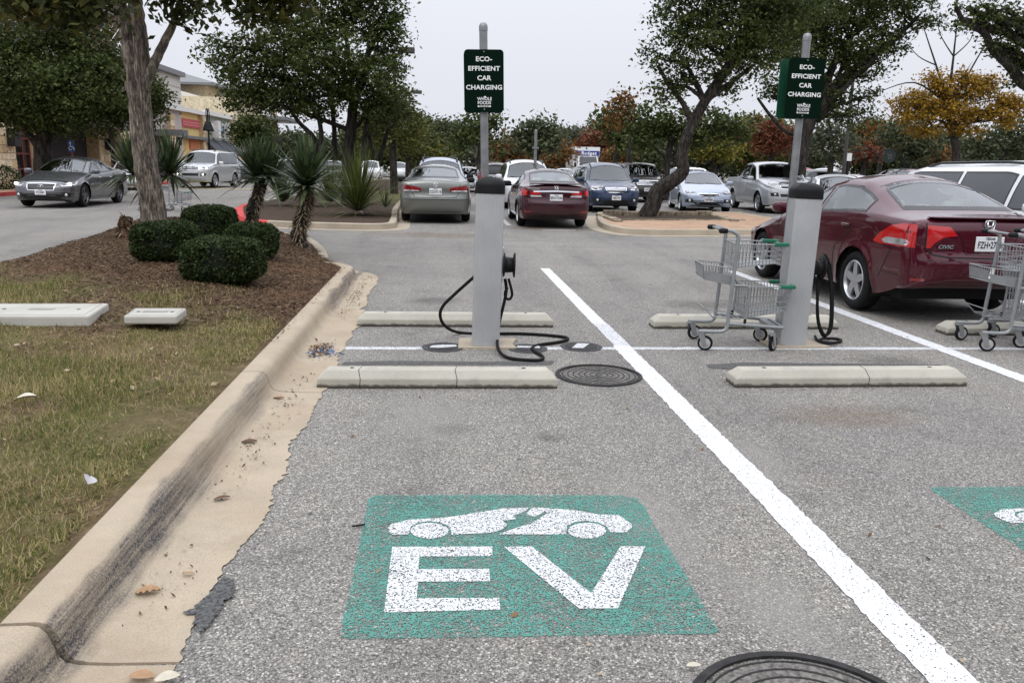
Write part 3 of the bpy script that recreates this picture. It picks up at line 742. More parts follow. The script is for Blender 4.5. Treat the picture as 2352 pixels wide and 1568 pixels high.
bD = tag(empty('sage_shop'), 'sage green shop with white signs and dark sloping awnings', 'building')
yD0, yD1 = yC1 + 0.05, fy(527)
wallbox('wall', yD0, yD1, 0.14, fz(497, 267), SAGE, bD)
MB().box((XB + 0.2, (yD0 + yD1) / 2, fz(497, 265)), (0.4, yD1 - yD0, 0.35)).build('cornice', WHITE_T, bD)
for a, b, c, d in ((478, 499, 283, 299), (509, 524, 285, 301)):
    MB().box((XB + 0.08, (fy(a) + fy(b)) / 2, (fz(a, c) + fz(a, d)) / 2), (0.16, fy(b) - fy(a), fz(a, c) - fz(a, d))).build('white_sign', WHITE_LET, bD)
MB().box((XB + 0.19, (fy(509) + fy(524)) / 2, fz(509, 298)), (0.05, fy(524) - fy(509), 0.7)).build('blue_sign_band', plain('blue_band', (0.06, 0.16, 0.34), 0.6), bD)
for i in range(3):
    a, b = yD0 + (yD1 - yD0) * (i + .04) / 3 * 1.15, yD0 + (yD1 - yD0) * (i + .96) / 3 * 1.15
    za = fz(480, 320); MB().add([(XB + .02, a, za), (XB + .02, b, za), (XB + 1.3, b, za - 1.2), (XB + 1.3, a, za - 1.2), (XB + .02, a, za - .2), (XB + .02, b, za - .2), (XB + 1.3, b, za - 1.4), (XB + 1.3, a, za - 1.4)],
        [(0, 1, 2, 3), (7, 6, 5, 4), (3, 2, 6, 7), (0, 3, 7, 4), (1, 5, 6, 2)]).build('awning', plain('charcoal_awning', (0.05, 0.055, 0.062), 0.8), bD)
    glazing(bD, a + .3, b - .3, 0.2, za - 1.8, XB + 0.3, 2, 2, GREYMETAL)
    if i < 2: MB().box((XB + 0.3, b, za + 0.9), (0.6, 0.8, 1.5)).build('white_vent', WHITE_T, bD)

bE = tag(empty('yellow_tower_block'), 'tall yellow block with grey hip roofs rising behind the shops', 'building')
xe = XB - 5
DXE = lambda px, py: DX(px, py, xe)
y0, y1 = DXE(405, 250).y, DXE(500, 250).y
wallbox('wall', y0, y1, 0.14, DXE(450, 228).z, YEL, bE, xe)
MB().box((xe + .2, (y0 + y1) / 2, DXE(450, 227).z), (0.6, y1 - y0, 0.5)).build('cornice', WHITE_T, bE)
ya, yb = DXE(466, 200).y, DXE(530, 200).y; zt = DXE(466, 192).z
wallbox('tower_wall', ya, yb, 0.14, zt, STONE[0], bE, xe + 0.4)
def hip(par, y0, y1, x0, x1, z, h, over):
    V = [(x0 + over, y0 - over, z), (x0 + over, y1 + over, z), (x1, y1 + over, z), (x1, y0 - over, z), ((x0 + x1) / 2, y0 + (y1 - y0) * .4, z + h), ((x0 + x1) / 2, y0 + (y1 - y0) * .6, z + h)]
    V += [(a, b, c - 0.25) for a, b, c in V[:4]]
    MB().add(V, [(0, 1, 5, 4), (1, 2, 5), (2, 3, 4, 5), (3, 0, 4), (6, 7, 1, 0), (7, 8, 2, 1), (9, 6, 0, 3), (9, 8, 7, 6)]).build('roof', ROOFM, par)
hip(bE, ya, yb, xe + .4, xe - 9.6, zt, 1.8, 1.3)
yc, yd = DXE(440, 215).y, DXE(466, 215).y; zt2 = DXE(440, 221).z
wallbox('lower_tower_wall', yc, yd - .02, 0.14, zt2, YEL, bE, xe - 0.5)
hip(bE, yc, yd, xe - .5, xe - 8, zt2, 1.3, .9)
for k in range(3): MB().tube([(xe + .45, ya + .3 + k * (yb - ya - .6) / 2, zt - 2.6), (xe + 2.4, ya + .3 + k * (yb - ya - .6) / 2, zt - .2)], .14, 6).build('bracket', GREYMETAL, bE)

bF = tag(empty('sage_corner_shop'), 'stone and sage corner shop at the far end of the row', 'building')
yF0, yF1 = yD1 + 0.05, fy(631)
wallbox('wall', yF0, yF0 + (yF1 - yF0) * .62, 0.14, fz(575, 240), STONE[2], bF, XB + 0.5)
wallbox('wall', yF0 + (yF1 - yF0) * .62 + .02, yF1 - 3, 0.14, fz(600, 238), SAGE, bF, XB + 0.3)
stone_pillar(bF, yF1 - 3, yF1, fz(625, 252), XB + 0.4)
MB().box((XB + .35, (fy(598) + fy(616)) / 2, fz(607, 254)), (.15, fy(616) - fy(598), 1.6)).build('white_sign', WHITE_LET, bF)
MB().box((XB + 1.2, (fy(600) + fy(640)) / 2, fz(620, 276)), (3.4, fy(640) - fy(600), .35)).build('roof', ROOFM, bF)
bG = tag(empty('low_stone_building'), 'low stone building beyond the end of the shops', 'building')
wallbox('wall', fy(634), fy(672), 0.1, fz(640, 326), STONE[0], bG, XB + 1)
wallbox('parapet', fy(634), fy(672), fz(640, 326) + .002, fz(640, 324), WHITE_T, bG, XB + 1.1)
# ------------------------------------------------------------------ wheel stops
def wheel_stop(label, x0, x1, y, rz=0.0, cracks=()):
    L = x1 - x0; hb, ht, z1, z2 = 0.105, 0.055, 0.068, 0.125
    V = []; e = 0.07
    for sx in (-1, 1):
        V += [(sx * L / 2, -hb, 0), (sx * L / 2, hb, 0), (sx * (L / 2 - .008), -hb, z1), (sx * (L / 2 - .008), hb, z1), (sx * (L / 2 - e), -ht, z2), (sx * (L / 2 - e), ht, z2)]
    F = [(0, 2, 3, 1), (2, 4, 5, 3), (7, 9, 8, 6), (9, 11, 10, 8), (0, 6, 8, 2), (2, 8, 10, 4), (4, 10, 11, 5), (5, 11, 9, 3), (3, 9, 7, 1), (1, 7, 6, 0)]
    t = empty('wheel_stop', ((x0 + x1) / 2, y, 0.002), rz); tag(t, label, 'wheel stop', 'concrete wheel stops')
    o = link_mesh('concrete_bar', mesh_from('concrete_bar', V, F), STOP, t); bevel(o, 0.008, 2, 20)
    for sx in (-0.36, 0.36):
        MB().lathe([(0.016, 0.0), (0.016, 0.0025)], 10, (sx * L, 0.0, z2 - .0005)).build('pin_hole', SEAM, t)
    for c in cracks:
        MB().tube([(c, -hb - .001, 0.0), (c + .006, -hb - .001, z1), (c - .01, -ht - .002, z2 + .0005), (c + .004, ht, z2 + .0005)], 0.0022, 4).build('crack', SEAM, t)
    return t
wheel_stop('cracked concrete wheel stop in front of the first charging post', -0.885, 0.845, 5.80, R_(-1), (-0.56, 0.13))
wheel_stop('stained concrete wheel stop in front of the second charging post', 2.17, 4.0, 5.80, R_(0.5), (0.12,))
wheel_stop('wheel stop behind the first charging post', -0.83, 1.12, 8.08, R_(-0.6))
wheel_stop('wheel stop behind the shopping cart and second charging post', 2.13, 4.07, 8.02, 0)
wheel_stop('wheel stop under the tail of the maroon sedan', 5.05, 6.9, 7.72, 0)

# ------------------------------------------------------------------ iron covers in the asphalt
def manhole(label, x, y, r, rings, grit=True):
    t = empty('manhole_cover', (x, y, 0.0)); tag(t, label, 'manhole cover', 'iron covers')
    MB().lathe([(r + .035, 0.003), (r + .035, 0.010), (r + .004, 0.013), (r + .004, 0.004)], 48, caps=False).build('frame_ring', IRON, t, smooth=False)
    m = plain('gritty_iron', (0.17, 0.162, 0.148), 0.95, 0.0, 0.6, 60, 0.9, 120, spec=0.1)
    MB().lathe([(r - .006, 0.0045), (0.001, 0.0045)], 48, caps=False).build('lid', m, t)
    for k in range(rings):
        q = r * (k + 0.6) / rings; n = 40
        MB().tube([(q * math.cos(a), q * math.sin(a), 0.005) for a in np.linspace(0, 2 * PI, n)], 0.0042, 5, False).build('raised_ring', IRON, t)
    return t
manhole('round ribbed iron cover beside the front wheel stop', G(1375, 862).x, G(1375, 862).y, 0.30, 7)
manhole('ribbed iron cover cut off by the bottom edge', G(1825, 1600).x, 2.0, 0.335, 8)
def valve_cover(label, px, py, r, streak):
    g = G(px, py); t = empty('valve_cover', (g.x, g.y, 0.0)); tag(t, label, 'valve cover', 'iron covers')
    MB().lathe([(r, 0.0085), (r, 0.0105), (r - .02, 0.0125), (0.001, 0.0125)], 28).build('lid', IRON, t)
    MB().lathe([(r + .045, 0.0055), (r + .04, 0.008), (r + .004, 0.008)], 28, caps=False).build('tar_collar', TAR, t)
    poly = [(a, b) for a, b in streak]
    MB().prism(poly, 0.0135, 0.0145).build('white_streak', THIN_MARK, t)
valve_cover('tarred valve cover with a white paint streak left of the first charging post', 1018, 798, 0.145, [(-.12, -.06), (-.02, -.065), (.12, -.01), (.11, .05), (0, .06), (-.1, .02)])
valve_cover('tarred valve cover crossed by the black cable', 1212, 801, 0.13, [(-.09, -.005), (.11, -.02), (.11, .05), (-.09, .06)])
valve_cover('valve cover with a slanting white paint patch near the bay line', 1335, 797, 0.145, [(-.10, -.09), (.0, -.1), (.09, .09), (-.02, .1)])

# ------------------------------------------------------------------ charging posts
ALU = plain('brushed_aluminium', (0.50, 0.51, 0.52), 0.45, 0.55, 0.10, 3, 0.05, 30)
def pedestal_section(w=0.235, d=0.20, ribs=17, groove=0.002):
    """front bowed and fluted, flanks flat"""
    P = []
    for i in range(ribs * 4 + 1):
        t = i / (ribs * 4); x = -w / 2 + w * t; y = -d / 2 - 0.028 * (1 - (2 * t - 1) ** 2)
        k = groove if (i % 4) in (1, 2) and 2 < i < ribs * 4 - 2 else 0.0
        P.append((x, y + k))
    P += [(w / 2 + .006, -d / 2 + .03), (w / 2 + .006, d / 2 - .03)]
    P += [(w / 2 - w * t, d / 2 + 0.028 * (1 - (2 * t - 1) ** 2)) for t in np.linspace(0, 1, 12)]
    P += [(-w / 2 - .006, d / 2 - .03), (-w / 2 - .006, -d / 2 + .03)]
    return P
def pedestal(label, px, py, topx, topy, pad):
    b = G(px, py); b.y += 0.12; top = D(topx, topy, b.y); h = 1.335
    lean = math.atan2((D(topx, topy, b.y) - D(px, py - 2, b.y)).x, h)
    r = empty('charging_post', (b.x, b.y, 0.018), rot=(0, lean, R_(-4))); tag(r, label, 'charging post', 'car charging posts')
    sec = pedestal_section()
    o = MB().prism(sec, 0, h).build('column', ALU, r)
    capP = [(x * 1.02, y * 1.03) for x, y in pedestal_section(ribs=6, groove=0)]
    n = len(capP); V = []; Z = [(1.0, h), (1.0, h + .055), (0.97, h + .075), (0.86, h + .098), (0.62, h + .118), (0.3, h + .127), (0.02, h + .129)]
    for s_, z in Z: V += [(x * s_, y * s_, z) for x, y in capP]
    F = [(i * n + k, i * n + (k + 1) % n, (i + 1) * n + (k + 1) % n, (i + 1) * n + k) for i in range(len(Z) - 1) for k in range(n)]
    smooth_by_angle(link_mesh('dome_cap', mesh_from('dome_cap', V, F), BLACK_PL, r), 30)
    MB().prism([(x * 1.025, y * 1.03) for x, y in pedestal_section(ribs=6, groove=0)], h - .012, h + .004).build('cap_band', BLACK_PL, r)
    # cable spool on the flank
    x0 = 0.235 / 2 + 0.006; zr = 0.71
    sp = MB().lathe([(0.02, 0), (0.10, 0.0), (0.108, 0.008), (0.10, 0.016), (0.07, 0.02), (0.065, 0.085), (0.10, 0.09), (0.115, 0.10), (0.10, 0.108), (0.02, 0.108)], 28, axis='X')
    sp.build('cable_spool', BLACK_PL, r, loc=(x0 + .008, 0.02, zr), smooth=True)
    MB().box((x0 + .004, .02, zr), (0.012, 0.12, 0.3)).build('spool_bracket', ALU, r)
    p0 = empty('concrete_pad', (b.x, b.y, 0)); 
    o = MB().prism(pad, 0.001, 0.018).build('pad', CONC, p0); tag(p0, kind='structure')
    return r, b
p1, b1 = pedestal('grey fluted charging post with black dome cap beside the kerb bay', 1117, 800, 1128, 447, [(-.25, -.16), (.27, -.17), (.24, -.02), (.30, .24), (-.23, .25), (-.24, .02)])
p2, b2 = pedestal('leaning grey charging post right of the shopping cart', 1824, 798, 1864, 450, [(-.24, -.18), (.33, -.15), (.22, .25), (-.22, .26)])
# cables
def cable(label, P, r=0.0145, name='charging_cable'):
    pts = catmull(P, 10)
    o = MB().tube(pts, r, 8).build(name, RUBBER, smooth=True); return tag(o, label, 'cable', 'charging cables')
zc_ = 0.016
gp = lambda x, y, z=zc_: tuple(G(x, y, z))
dp = lambda x, y, Y: tuple(D(x, y, Y))
Yb = b1.y
cable('black charging cable looping from the first charging post over the ground',
      [dp(1098, 628, Yb), dp(1075, 648, Yb), dp(1045, 675, Yb + .03), dp(1018, 702, Yb + .05), dp(1011, 725, Yb + .08), dp(1022, 748, Yb + .2), gp(1052, 763, .02), gp(1110, 766), gp(1190, 766), gp(1250, 769), gp(1296, 774), gp(1303, 780),
       gp(1280, 786), gp(1238, 792), gp(1222, 799), gp(1230, 808), gp(1246, 818), gp(1243, 826), gp(1215, 827), gp(1170, 822), gp(1148, 808, .03), dp(1142, 785, Yb - .12), dp(1145, 750, Yb - .06), dp(1153, 715, Yb - .02), dp(1159, 690, Yb),
       dp(1163, 665, Yb + .02), dp(1160, 640, Yb + .03)])
lp = [D(1166, 660, Yb), D(1160, 672, Yb), D(1162, 684, Yb), D(1170, 687, Yb), D(1176, 678, Yb), D(1174, 662, Yb), D(1168, 640, Yb)]
cable('short loop of black cable hanging under the first post spool', [tuple(p) for p in lp], 0.012)
Y2 = b2.y + 0.02
ring = [(1884, 595), (1878, 660), (1879, 730), (1890, 765), (1903, 766), (1911, 740), (1912, 680), (1908, 620), (1899, 592), (1890, 590)]
cable('black charging cable hanging in long loops on the second charging post',
      [dp(x, y, Y2 + (.03 if i > 5 else 0)) for i, (x, y) in enumerate(ring)] + [dp(1882, 640, Y2 + .05), dp(1877, 700, Y2 + .06), dp(1880, 745, Y2 + .04), dp(1893, 772, Y2 + .02), dp(1907, 745, Y2), dp(1908, 660, Y2 - .01), dp(1897, 598, Y2)], 0.014)
cable('flat coil of black cable on the ground by the second charging post',
      [gp(1872, 772), gp(1880, 782), gp(1905, 787), gp(1928, 785), gp(1930, 780), gp(1912, 777), gp(1888, 778, .03), gp(1884, 784, .035), gp(1905, 789, .03), gp(1924, 786, .035)], 0.013)

# ------------------------------------------------------------------ charging signs on poles
SIGN_G = plain('dark_green_sign', (0.002, 0.011, 0.006), 0.5, 0, 0.1, spec=0.04)
SIGN_G2 = plain('green_sign_back', (0.008, 0.065, 0.035), 0.45, 0, 0.1, spec=0.3)
def sign_pole(label, base, top, quad, back=False):
    """quad: photo corners of the panel (tl, tr, br, bl)"""
    Yp = base.y; t3 = D(top[0], top[1], Yp); h = (t3 - base).length
    ax = (t3 - base).normalized()
    r = empty('sign_pole', tuple(base)); r.rotation_euler = ax.to_track_quat('Z', 'Y').to_euler(); tag(r, label, 'sign', 'charging signs')
    r.rotation_euler = (math.asin(-ax.y), math.asin(ax.x), 0)
    MB().lathe([(0.038, 0.0), (0.038, h - .06)], 20).build('pole', GALV, r, smooth=False)
    smooth_by_angle(r.children[0], 40)
    smooth_by_angle(MB().lathe([(0.041, h - .075), (0.041, h - .04), (0.037, h - .02), (0.025, h - .006), (0.004, h)], 20).build('pole_cap', GALV, r), 40)
    tl, tr, br, bl = (D(*q, Yp - 0.06) for q in quad)
    c3 = (tl + tr + br + bl) / 4; w = ((tr - tl).length + (br - bl).length) / 2; hh = ((tl - bl).length + (tr - br).length) / 2
    loc = Vector((c3.x, Yp - 0.06, c3.z))
    inv = (Matrix.Translation(base) @ r.rotation_euler.to_matrix().to_4x4()).inverted()
    lc = inv @ loc
    def panel(name, lcx, rz, mat, th=0.008):
        e = empty(name, lcx, parent=r, rot=(PI / 2, 0, rz))
        rr = 0.035; P = []
        for cx, cy, a0 in ((w / 2 - rr, hh / 2 - rr, 0), (-w / 2 + rr, hh / 2 - rr, 90), (-w / 2 + rr, -hh / 2 + rr, 180), (w / 2 - rr, -hh / 2 + rr, 270)):
            P += [(cx + rr * math.cos(R_(a0 + k * 18)), cy + rr * math.sin(R_(a0 + k * 18))) for k in range(6)]
        MB().prism(P, -th / 2, th / 2).build('panel', mat, e); return e
    e = panel('front_sign', lc, 0, SIGN_G)
    k = w / 0.50
    for s_, z in (('ECO-', 0.345), ('EFFICIENT', 0.195), ('CAR', 0.045), ('CHARGING', -0.105)):
        link_mesh('lettering', text_mesh(s_, 0.078, 0.0022, 1.1), WHITE_LET, e, (0, z * hh - 0.0, 0.006)).scale = (k,) * 3
    link_mesh('logo_lettering', text_mesh('WHOLE', 0.055, 0.0012, 0.92), WHITE_LET, e, (0.003, -0.288 * hh, 0.006)).scale = (k,) * 3
    link_mesh('logo_lettering', text_mesh('FOODS', 0.055, 0.0012, 0.92), WHITE_LET, e, (0, -0.352 * hh, 0.006)).scale = (k,) * 3
    MB().soft((0.008 * k, -0.253 * hh, 0.0055), (0.016 * k, 0.009 * k, 0.0012), 1.0, 5).build('logo_leaf', WHITE_LET, e)
    bar = MB().box((0, -0.405 * hh, 0.0052), (0.168 * k, 0.018 * k, 0.0016)).build('logo_bar', WHITE_LET, e)
    link_mesh('logo_lettering', text_mesh('M A R K E T', 0.018, 0.0006, 1.35), SIGN_G, e, (0, -0.405 * hh, 0.0066)).scale = (k,) * 3
    for z in (0.465, -0.455): MB().lathe([(0.008, 0.004), (0.006, 0.008)], 10, (0, z * hh, 0)).build('bolt', GALV, e)
    e2 = panel('rear_sign', lc + Vector((-0.045 if back else 0.0, 0.15 if back else 0.12, 0)), R_(14) if back else 0.0, SIGN_G2 if back else SIGN_G)
    return r
s1 = Vector((G(1117, 748).x, 8.05, 0.0))
sign_pole('upright green charging sign on a grey pole behind the first charging post', s1, (1110, 52), [(1066, 114), (1157, 114), (1157, 258), (1067, 258)])
s2 = G(1789, 748); s2.z = 0
sign_pole('tilted green charging sign on a grey pole behind the second charging post', s2, (1855, 76), [(1812, 135), (1896, 132), (1884, 272), (1802, 273)], True)

# ------------------------------------------------------------------ shopping carts
CART = plain('cart_grey', (0.27, 0.28, 0.285), 0.42, 0.3, 0.1, 10)
WIRE = plain('cart_wire', (0.30, 0.31, 0.315), 0.4, 0.5, 0.08, 10)
CART_G = plain('cart_green', (0.01, 0.13, 0.07), 0.45)
WHEEL_G = plain('cart_wheel_grey', (0.42, 0.42, 0.42), 0.6)
def wire_basket(par, name, x0, x1, z0, z1, hw0, hw1, zf, taper=0.03, n=13):
    """x0 rear end, x1 nose; zf: floor rise at the nose; wires in one part"""
    m = MB(); r = 0.0033
    def pt(t, s, u):      # t along, s side, u up
        hw = hw0 + (hw1 - hw0) * t; zb = z0 + zf * t
        return Vector((x0 + (x1 - x0) * t + (0.03 * u if t > 0.99 else 0), s * (hw - taper * (1 - u)), zb + (z1 - zb) * u))
    for u, rr in ((1, 0.006), (0.68, .0033), (0.42, .0036), (0.18, .0045), (0, .0036)):
        m.tube([pt(0, -1, u), pt(1, -1, u), pt(1, 1, u), pt(0, 1, u), pt(0, -1, u)], rr, 5)
    for i in range(n + 1):
        t = i / n
        for s_ in (-1, 1): m.tube([pt(t, s_, 0), pt(t, s_, 1)], r, 4)
        m.tube([pt(t, -1, 0), pt(t, 1, 0)], r, 4)
    for j in range(1, 9):
        s_ = -1 + 2 * j / 9
        for t in (0, 1): m.tube([pt(t, s_, 0), pt(t, s_, 1)], r, 4)
        m.tube([pt(0, s_, 0), pt(1, s_, 0)], r, 4)
    o = m.build(name, WIRE, par); tag(o, kind='stuff')
    for s_ in (-1, 1):
        p = pt(1, s_, 1); y0, y1 = p.y + s_ * .016, p.y - s_ * .075
        P = [(p.x - .10, y0), (p.x + .028, y0), (p.x + .028, y1), (p.x - .004, y1), (p.x - .004, p.y - s_ * .016), (p.x - .10, p.y - s_ * .016)]
        bevel(MB().prism(P if s_ < 0 else P[::-1], p.z - .015, p.z + .019).build('green_corner', CART_G, par), 0.008, 2)
def caster(par, x, y, ang, fork=True):
    w = empty('caster', (x, y, 0), ang, par); R = 0.064
    smooth_by_angle(MB().lathe([(R * .72, -.014), (R - .004, -.015), (R, -.008), (R, .008), (R - .004, .015), (R * .72, .014)], 24, (0, 0, R), 'Y', False).build('tyre', RUBBER, w), 40)
    smooth_by_angle(MB().lathe([(0.012, -.018), (0.018, -.014), (R * .72, -.013), (R * .72, .013), (0.018, .014), (0.012, .018)], 24, (0, 0, R), 'Y').build('hub', WHEEL_G, w), 40)
    f = MB()
    for s_ in (-1, 1): f.add([(-.018, s_ * .021, R - .02), (.018, s_ * .021, R - .02), (.065, s_ * .021, .15), (.01, s_ * .021, .15), (-.018, s_ * .025, R - .02), (.018, s_ * .025, R - .02), (.065, s_ * .025, .15), (.01, s_ * .025, .15)], [(0, 1, 2, 3), (7, 6, 5, 4), (0, 4, 5, 1), (1, 5, 6, 2), (2, 6, 7, 3), (3, 7, 4, 0)])
    f.box((.038, 0, .152), (.06, .055, .012)); f.build('fork', CART, w)
def make_cart():
    r = empty('shopping_cart'); W = 0.235
    for s_ in (1, -1):
        y = s_ * W
        up = catmull([(-0.16, y * 1.0, 0.165), (0.02, y, 0.165), (0.075, y, 0.20), (0.082, y * .985, 0.30), (0.10, y * .96, 0.62), (0.115, y * .95, 0.90), (0.11, y * .95, 0.975), (0.055, y * .95, 1.01), (0.0, y * .95, 1.01)], 6)
        smooth_by_angle(MB().tube(up, [0.0165] * len(up), 10).build('upright', CART, r), 60)
        smooth_by_angle(MB().tube([(0.07, y, 0.235), (0.545, y * .80, 0.20), (0.56, y * .78, 0.20)], 0.0155, 8).build('base_rail', CART, r), 60)
        MB().soft((-0.01, y * .95, 1.01), (0.04, 0.024, 0.022), 0.6, 6).build('grip', BLACK_PL, r, smooth=True)
        hoop = catmull([(0.09, y * .95, 0.555), (0.20, y * .93, 0.555), (0.245, y * .93, 0.52), (0.235, y * .93, 0.30), (0.225, y * .93, 0.27)], 5)
        MB().tube(hoop, 0.011, 8).build('basket_hoop', CART, r, smooth=True)
        MB().tube([(0.228, y * .93, 0.275), (0.222, y * .93, 0.205)], 0.012, 8).build('hoop_foot', BLACK_PL, r)
        caster(r, -0.10, y, PI + 0.3 * s_)
        caster(r, 0.485, y * .82, PI - 0.5 if s_ > 0 else PI + 0.9)
    MB().tube([(0.56, -W * .79, 0.20), (0.56, W * .79, 0.20)], 0.0155, 8).build('nose_rail', CART, r)
    MB().tube([(0.0, -W * .95, 1.012), (0.0, W * .95, 1.012)], 0.012, 10).build('handle', WIRE, r)
    MB().box((.49, 0, .195), (.06, .36, .03)).build('cross_plate', CART, r)
    wire_basket(r, 'upper_basket', 0.115, 0.50, 0.70, 0.90, 0.215, 0.165, 0.045)
    wire_basket(r, 'lower_basket', 0.235, 0.585, 0.275, 0.545, 0.205, 0.165, 0.06)
    tr = MB(); V = [(-0.13, -.16, .60), (-0.13, .16, .60), (0.09, .20, .56), (0.09, -.20, .56), (-0.145, -.17, .72), (-0.145, .17, .72), (0.10, .205, .70), (0.10, -.205, .70)]
    for a, b in ((0, 1), (1, 2), (2, 3), (3, 0), (4, 5), (5, 6), (6, 7), (7, 4)): tr.tube([V[a], V[b]], 0.005, 5)
    for e1, e2 in (((0, 4), (1, 5)), ((1, 5), (2, 6)), ((3, 7), (0, 4))):
        for k in range(11):
            t = k / 10; A = Vector(V[e1[0]]).lerp(Vector(V[e2[0]]), t); B = Vector(V[e1[1]]).lerp(Vector(V[e2[1]]), t); tr.tube([A, B], 0.003, 4)
    for k in range(8):
        t = k / 7; tr.tube([Vector(V[0]).lerp(Vector(V[1]), t), Vector(V[3]).lerp(Vector(V[2]), t)], 0.003, 4)
    tag(tr.build('handle_tray', CART, r), kind='stuff')
    MB().add([(-0.135, -.165, .615), (-0.135, .165, .615), (-0.145, .17, .70), (-0.145, -.17, .70)], [(0, 1, 2, 3)]).add([(-0.13, -.166, .605), (.085, -.2, .565), (.095, -.206, .64), (-.138, -.17, .67)], [(0, 1, 2, 3)]).build('tray_panel', CART, r)
    rk = MB()
    for s_ in (-1, 1): rk.tube([(-0.12, s_ * .18, .36), (-.04, s_ * .18, .28), (.20, s_ * .18, .265)], .0045, 5)
    for k in range(6): x = -.04 + .24 * k / 5; rk.tube([(x, -.18, .275 - .01 * k / 5), (x, .18, .275 - .01 * k / 5)], .003, 4)
    rk.tube([(-.12, -.18, .36), (-.12, .18, .36)], .0045, 5); rk.build('lower_rack', WIRE, r)
    return r
cart = make_cart()
a0, a1 = G(1625, 800), G(1775, 800)
ang = math.atan2(a1.y - a0.y, a1.x - a0.x)
SC = 1.05
cart.location = (2.475, 7.18, 0); cart.rotation_euler = (0, 0, R_(-6)); cart.scale = (SC,) * 3
tag(cart, 'grey two-basket shopping cart left of the second charging post', 'cart', 'two-basket shopping carts')
k2 = copy_tree(cart, loc=(5.12, 7.14, 0), rz=R_(-8)); tag(k2, 'grey two-basket shopping cart behind the maroon sedan at the right edge')
k3 = copy_tree(cart, loc=(5.55, 7.28, 0), rz=R_(-8)); tag(k3, 'shopping cart nested in another, mostly outside the right edge')
k4 = copy_tree(cart, loc=(-8.35, 26.4, 0), rz=R_(-12)); tag(k4, 'shopping cart pushed along the drive behind the rough trunk')
# note tucked in the tray of the right-hand cart
tg = MB().add([(0, 0, 0), (.05, 0, .01), (.06, .01, .09), (.02, .01, .10)], [(0, 1, 2, 3)]).build('paper_slip', WHITE_LET); tg.location = (4.95, 6.98, .66); tag(tg, 'white paper slip stuck in the small tray of a cart', 'paper')
# ------------------------------------------------------------------ vehicles
GL_CLEAR = glass('car_glass_clear', (0.74, 0.84, 0.82), 0.05)
GL_MID = glass('car_glass', (0.40, 0.46, 0.46), 0.05)
GL_DARK = glass('car_glass_tinted', (0.05, 0.055, 0.06), 0.03)
TRIM = plain('black_trim', (0.011, 0.011, 0.012), 0.35)
UNDER = plain('underbody', (0.008, 0.008, 0.008), 0.9)
RIM = plain('alloy_rim', (0.52, 0.53, 0.55), 0.3, 0.8, 0.06)
RIM_DARK = plain('dark_alloy_rim', (0.12, 0.12, 0.13), 0.3, 0.8, 0.1)
LENS_RED = plain('red_lens', (0.46, 0.010, 0.012), 0.12, 0, 0.12, 12, coat=1.0)
LENS_DKRED = plain('dark_red_lens', (0.20, 0.008, 0.01), 0.12, 0, 0.12, 12, coat=1.0)
LENS_CLEAR = plain('clear_lens', (0.62, 0.62, 0.62), 0.08, 0.55, 0.35, 16, coat=1.0)
LENS_DARK = plain('lamp_housing', (0.06, 0.06, 0.065), 0.15, 0.3, 0.4, 16, coat=1.0)
PLATE = plain('plate_white', (0.74, 0.75, 0.76), 0.5, 0, 0.03)
SEAT_TAN = plain('tan_upholstery', (0.42, 0.40, 0.35), 0.85)
SEAT_GREY = plain('grey_upholstery', (0.12, 0.12, 0.125), 0.85)
def lamp_lit(name, col, e):
    m, nt, b = nmat(name); b.inputs['Base Color'].default_value = (*col, 1)
    b.inputs['Emission Color'].default_value = (*col, 1); b.inputs['Emission Strength'].default_value = e
    return m
LAMP_ON = lamp_lit('lit_headlamp', (1.0, 0.97, 0.9), 4.0)
_FINE = 800
def tab(t, ds, sig):
    x = np.array([p[0] for p in t]); y = np.array([p[1] for p in t])
    fx = np.linspace(ds.min() - 0.4, ds.max() + 0.4, _FINE); v = np.interp(fx, x, y)
    if sig > 0:
        k = int(3 * sig / (fx[1] - fx[0])) + 1; g = np.exp(-0.5 * (np.arange(-k, k + 1) * (fx[1] - fx[0]) / sig) ** 2); g /= g.sum()
        v = np.convolve(np.pad(v, k, 'edge'), g, 'valid')
    return np.interp(ds, fx, v)
SEDAN = dict(
    zc=[(.06, .50), (.10, .55), (.22, .655), (.25, .68), (.44, .955), (.53, 1.0), (.63, .985), (.70, .93), (.86, .765), (.93, .745), (.98, .735)],
    zr=[(.06, .47), (.22, .625), (.285, .665), (.455, .905), (.54, .945), (.64, .92), (.73, .835), (.85, .725), (.98, .705)],
    yr=[(.06, .76), (.2, .82), (.28, .82), (.455, .635), (.6, .63), (.70, .65), (.85, .76), (.98, .78)],
    zb=[(.06, .455), (.2, .59), (.3, .64), (.6, .672), (.8, .705), (.98, .69)],
    wd=[(.05, .90), (.14, .975), (.35, 1), (.8, .995), (.9, .97), (.98, .93)],
    af=.42, ar=.20, nf=2.6, nr=3.4, front_win=(.285, .475), rear_win=(.492, .715), ws=(.275, .445), rw=(.655, .835))
SUV = dict(
    zc=[(.05, .50), (.10, .57), (.20, .61), (.24, .63), (.365, .93), (.44, .985), (.6, 1.0), (.85, .985), (.94, .955), (.99, .90)],
    zr=[(.05, .47), (.2, .58), (.27, .605), (.38, .865), (.47, .925), (.88, .915), (.99, .85)],
    yr=[(.05, .80), (.2, .86), (.27, .86), (.385, .72), (.6, .715), (.9, .70), (.99, .69)],
    zb=[(.05, .465), (.2, .555), (.3, .585), (.6, .60), (.98, .625)],
    wd=[(.05, .90), (.13, .98), (.35, 1), (.85, 1), (.93, .985), (.98, .95)],
    af=.36, ar=.16, nf=3.0, nr=4.0, front_win=(.275, .465), rear_win=(.48, .67), quarter=(.685, .90), ws=(.26, .375), rw=None)
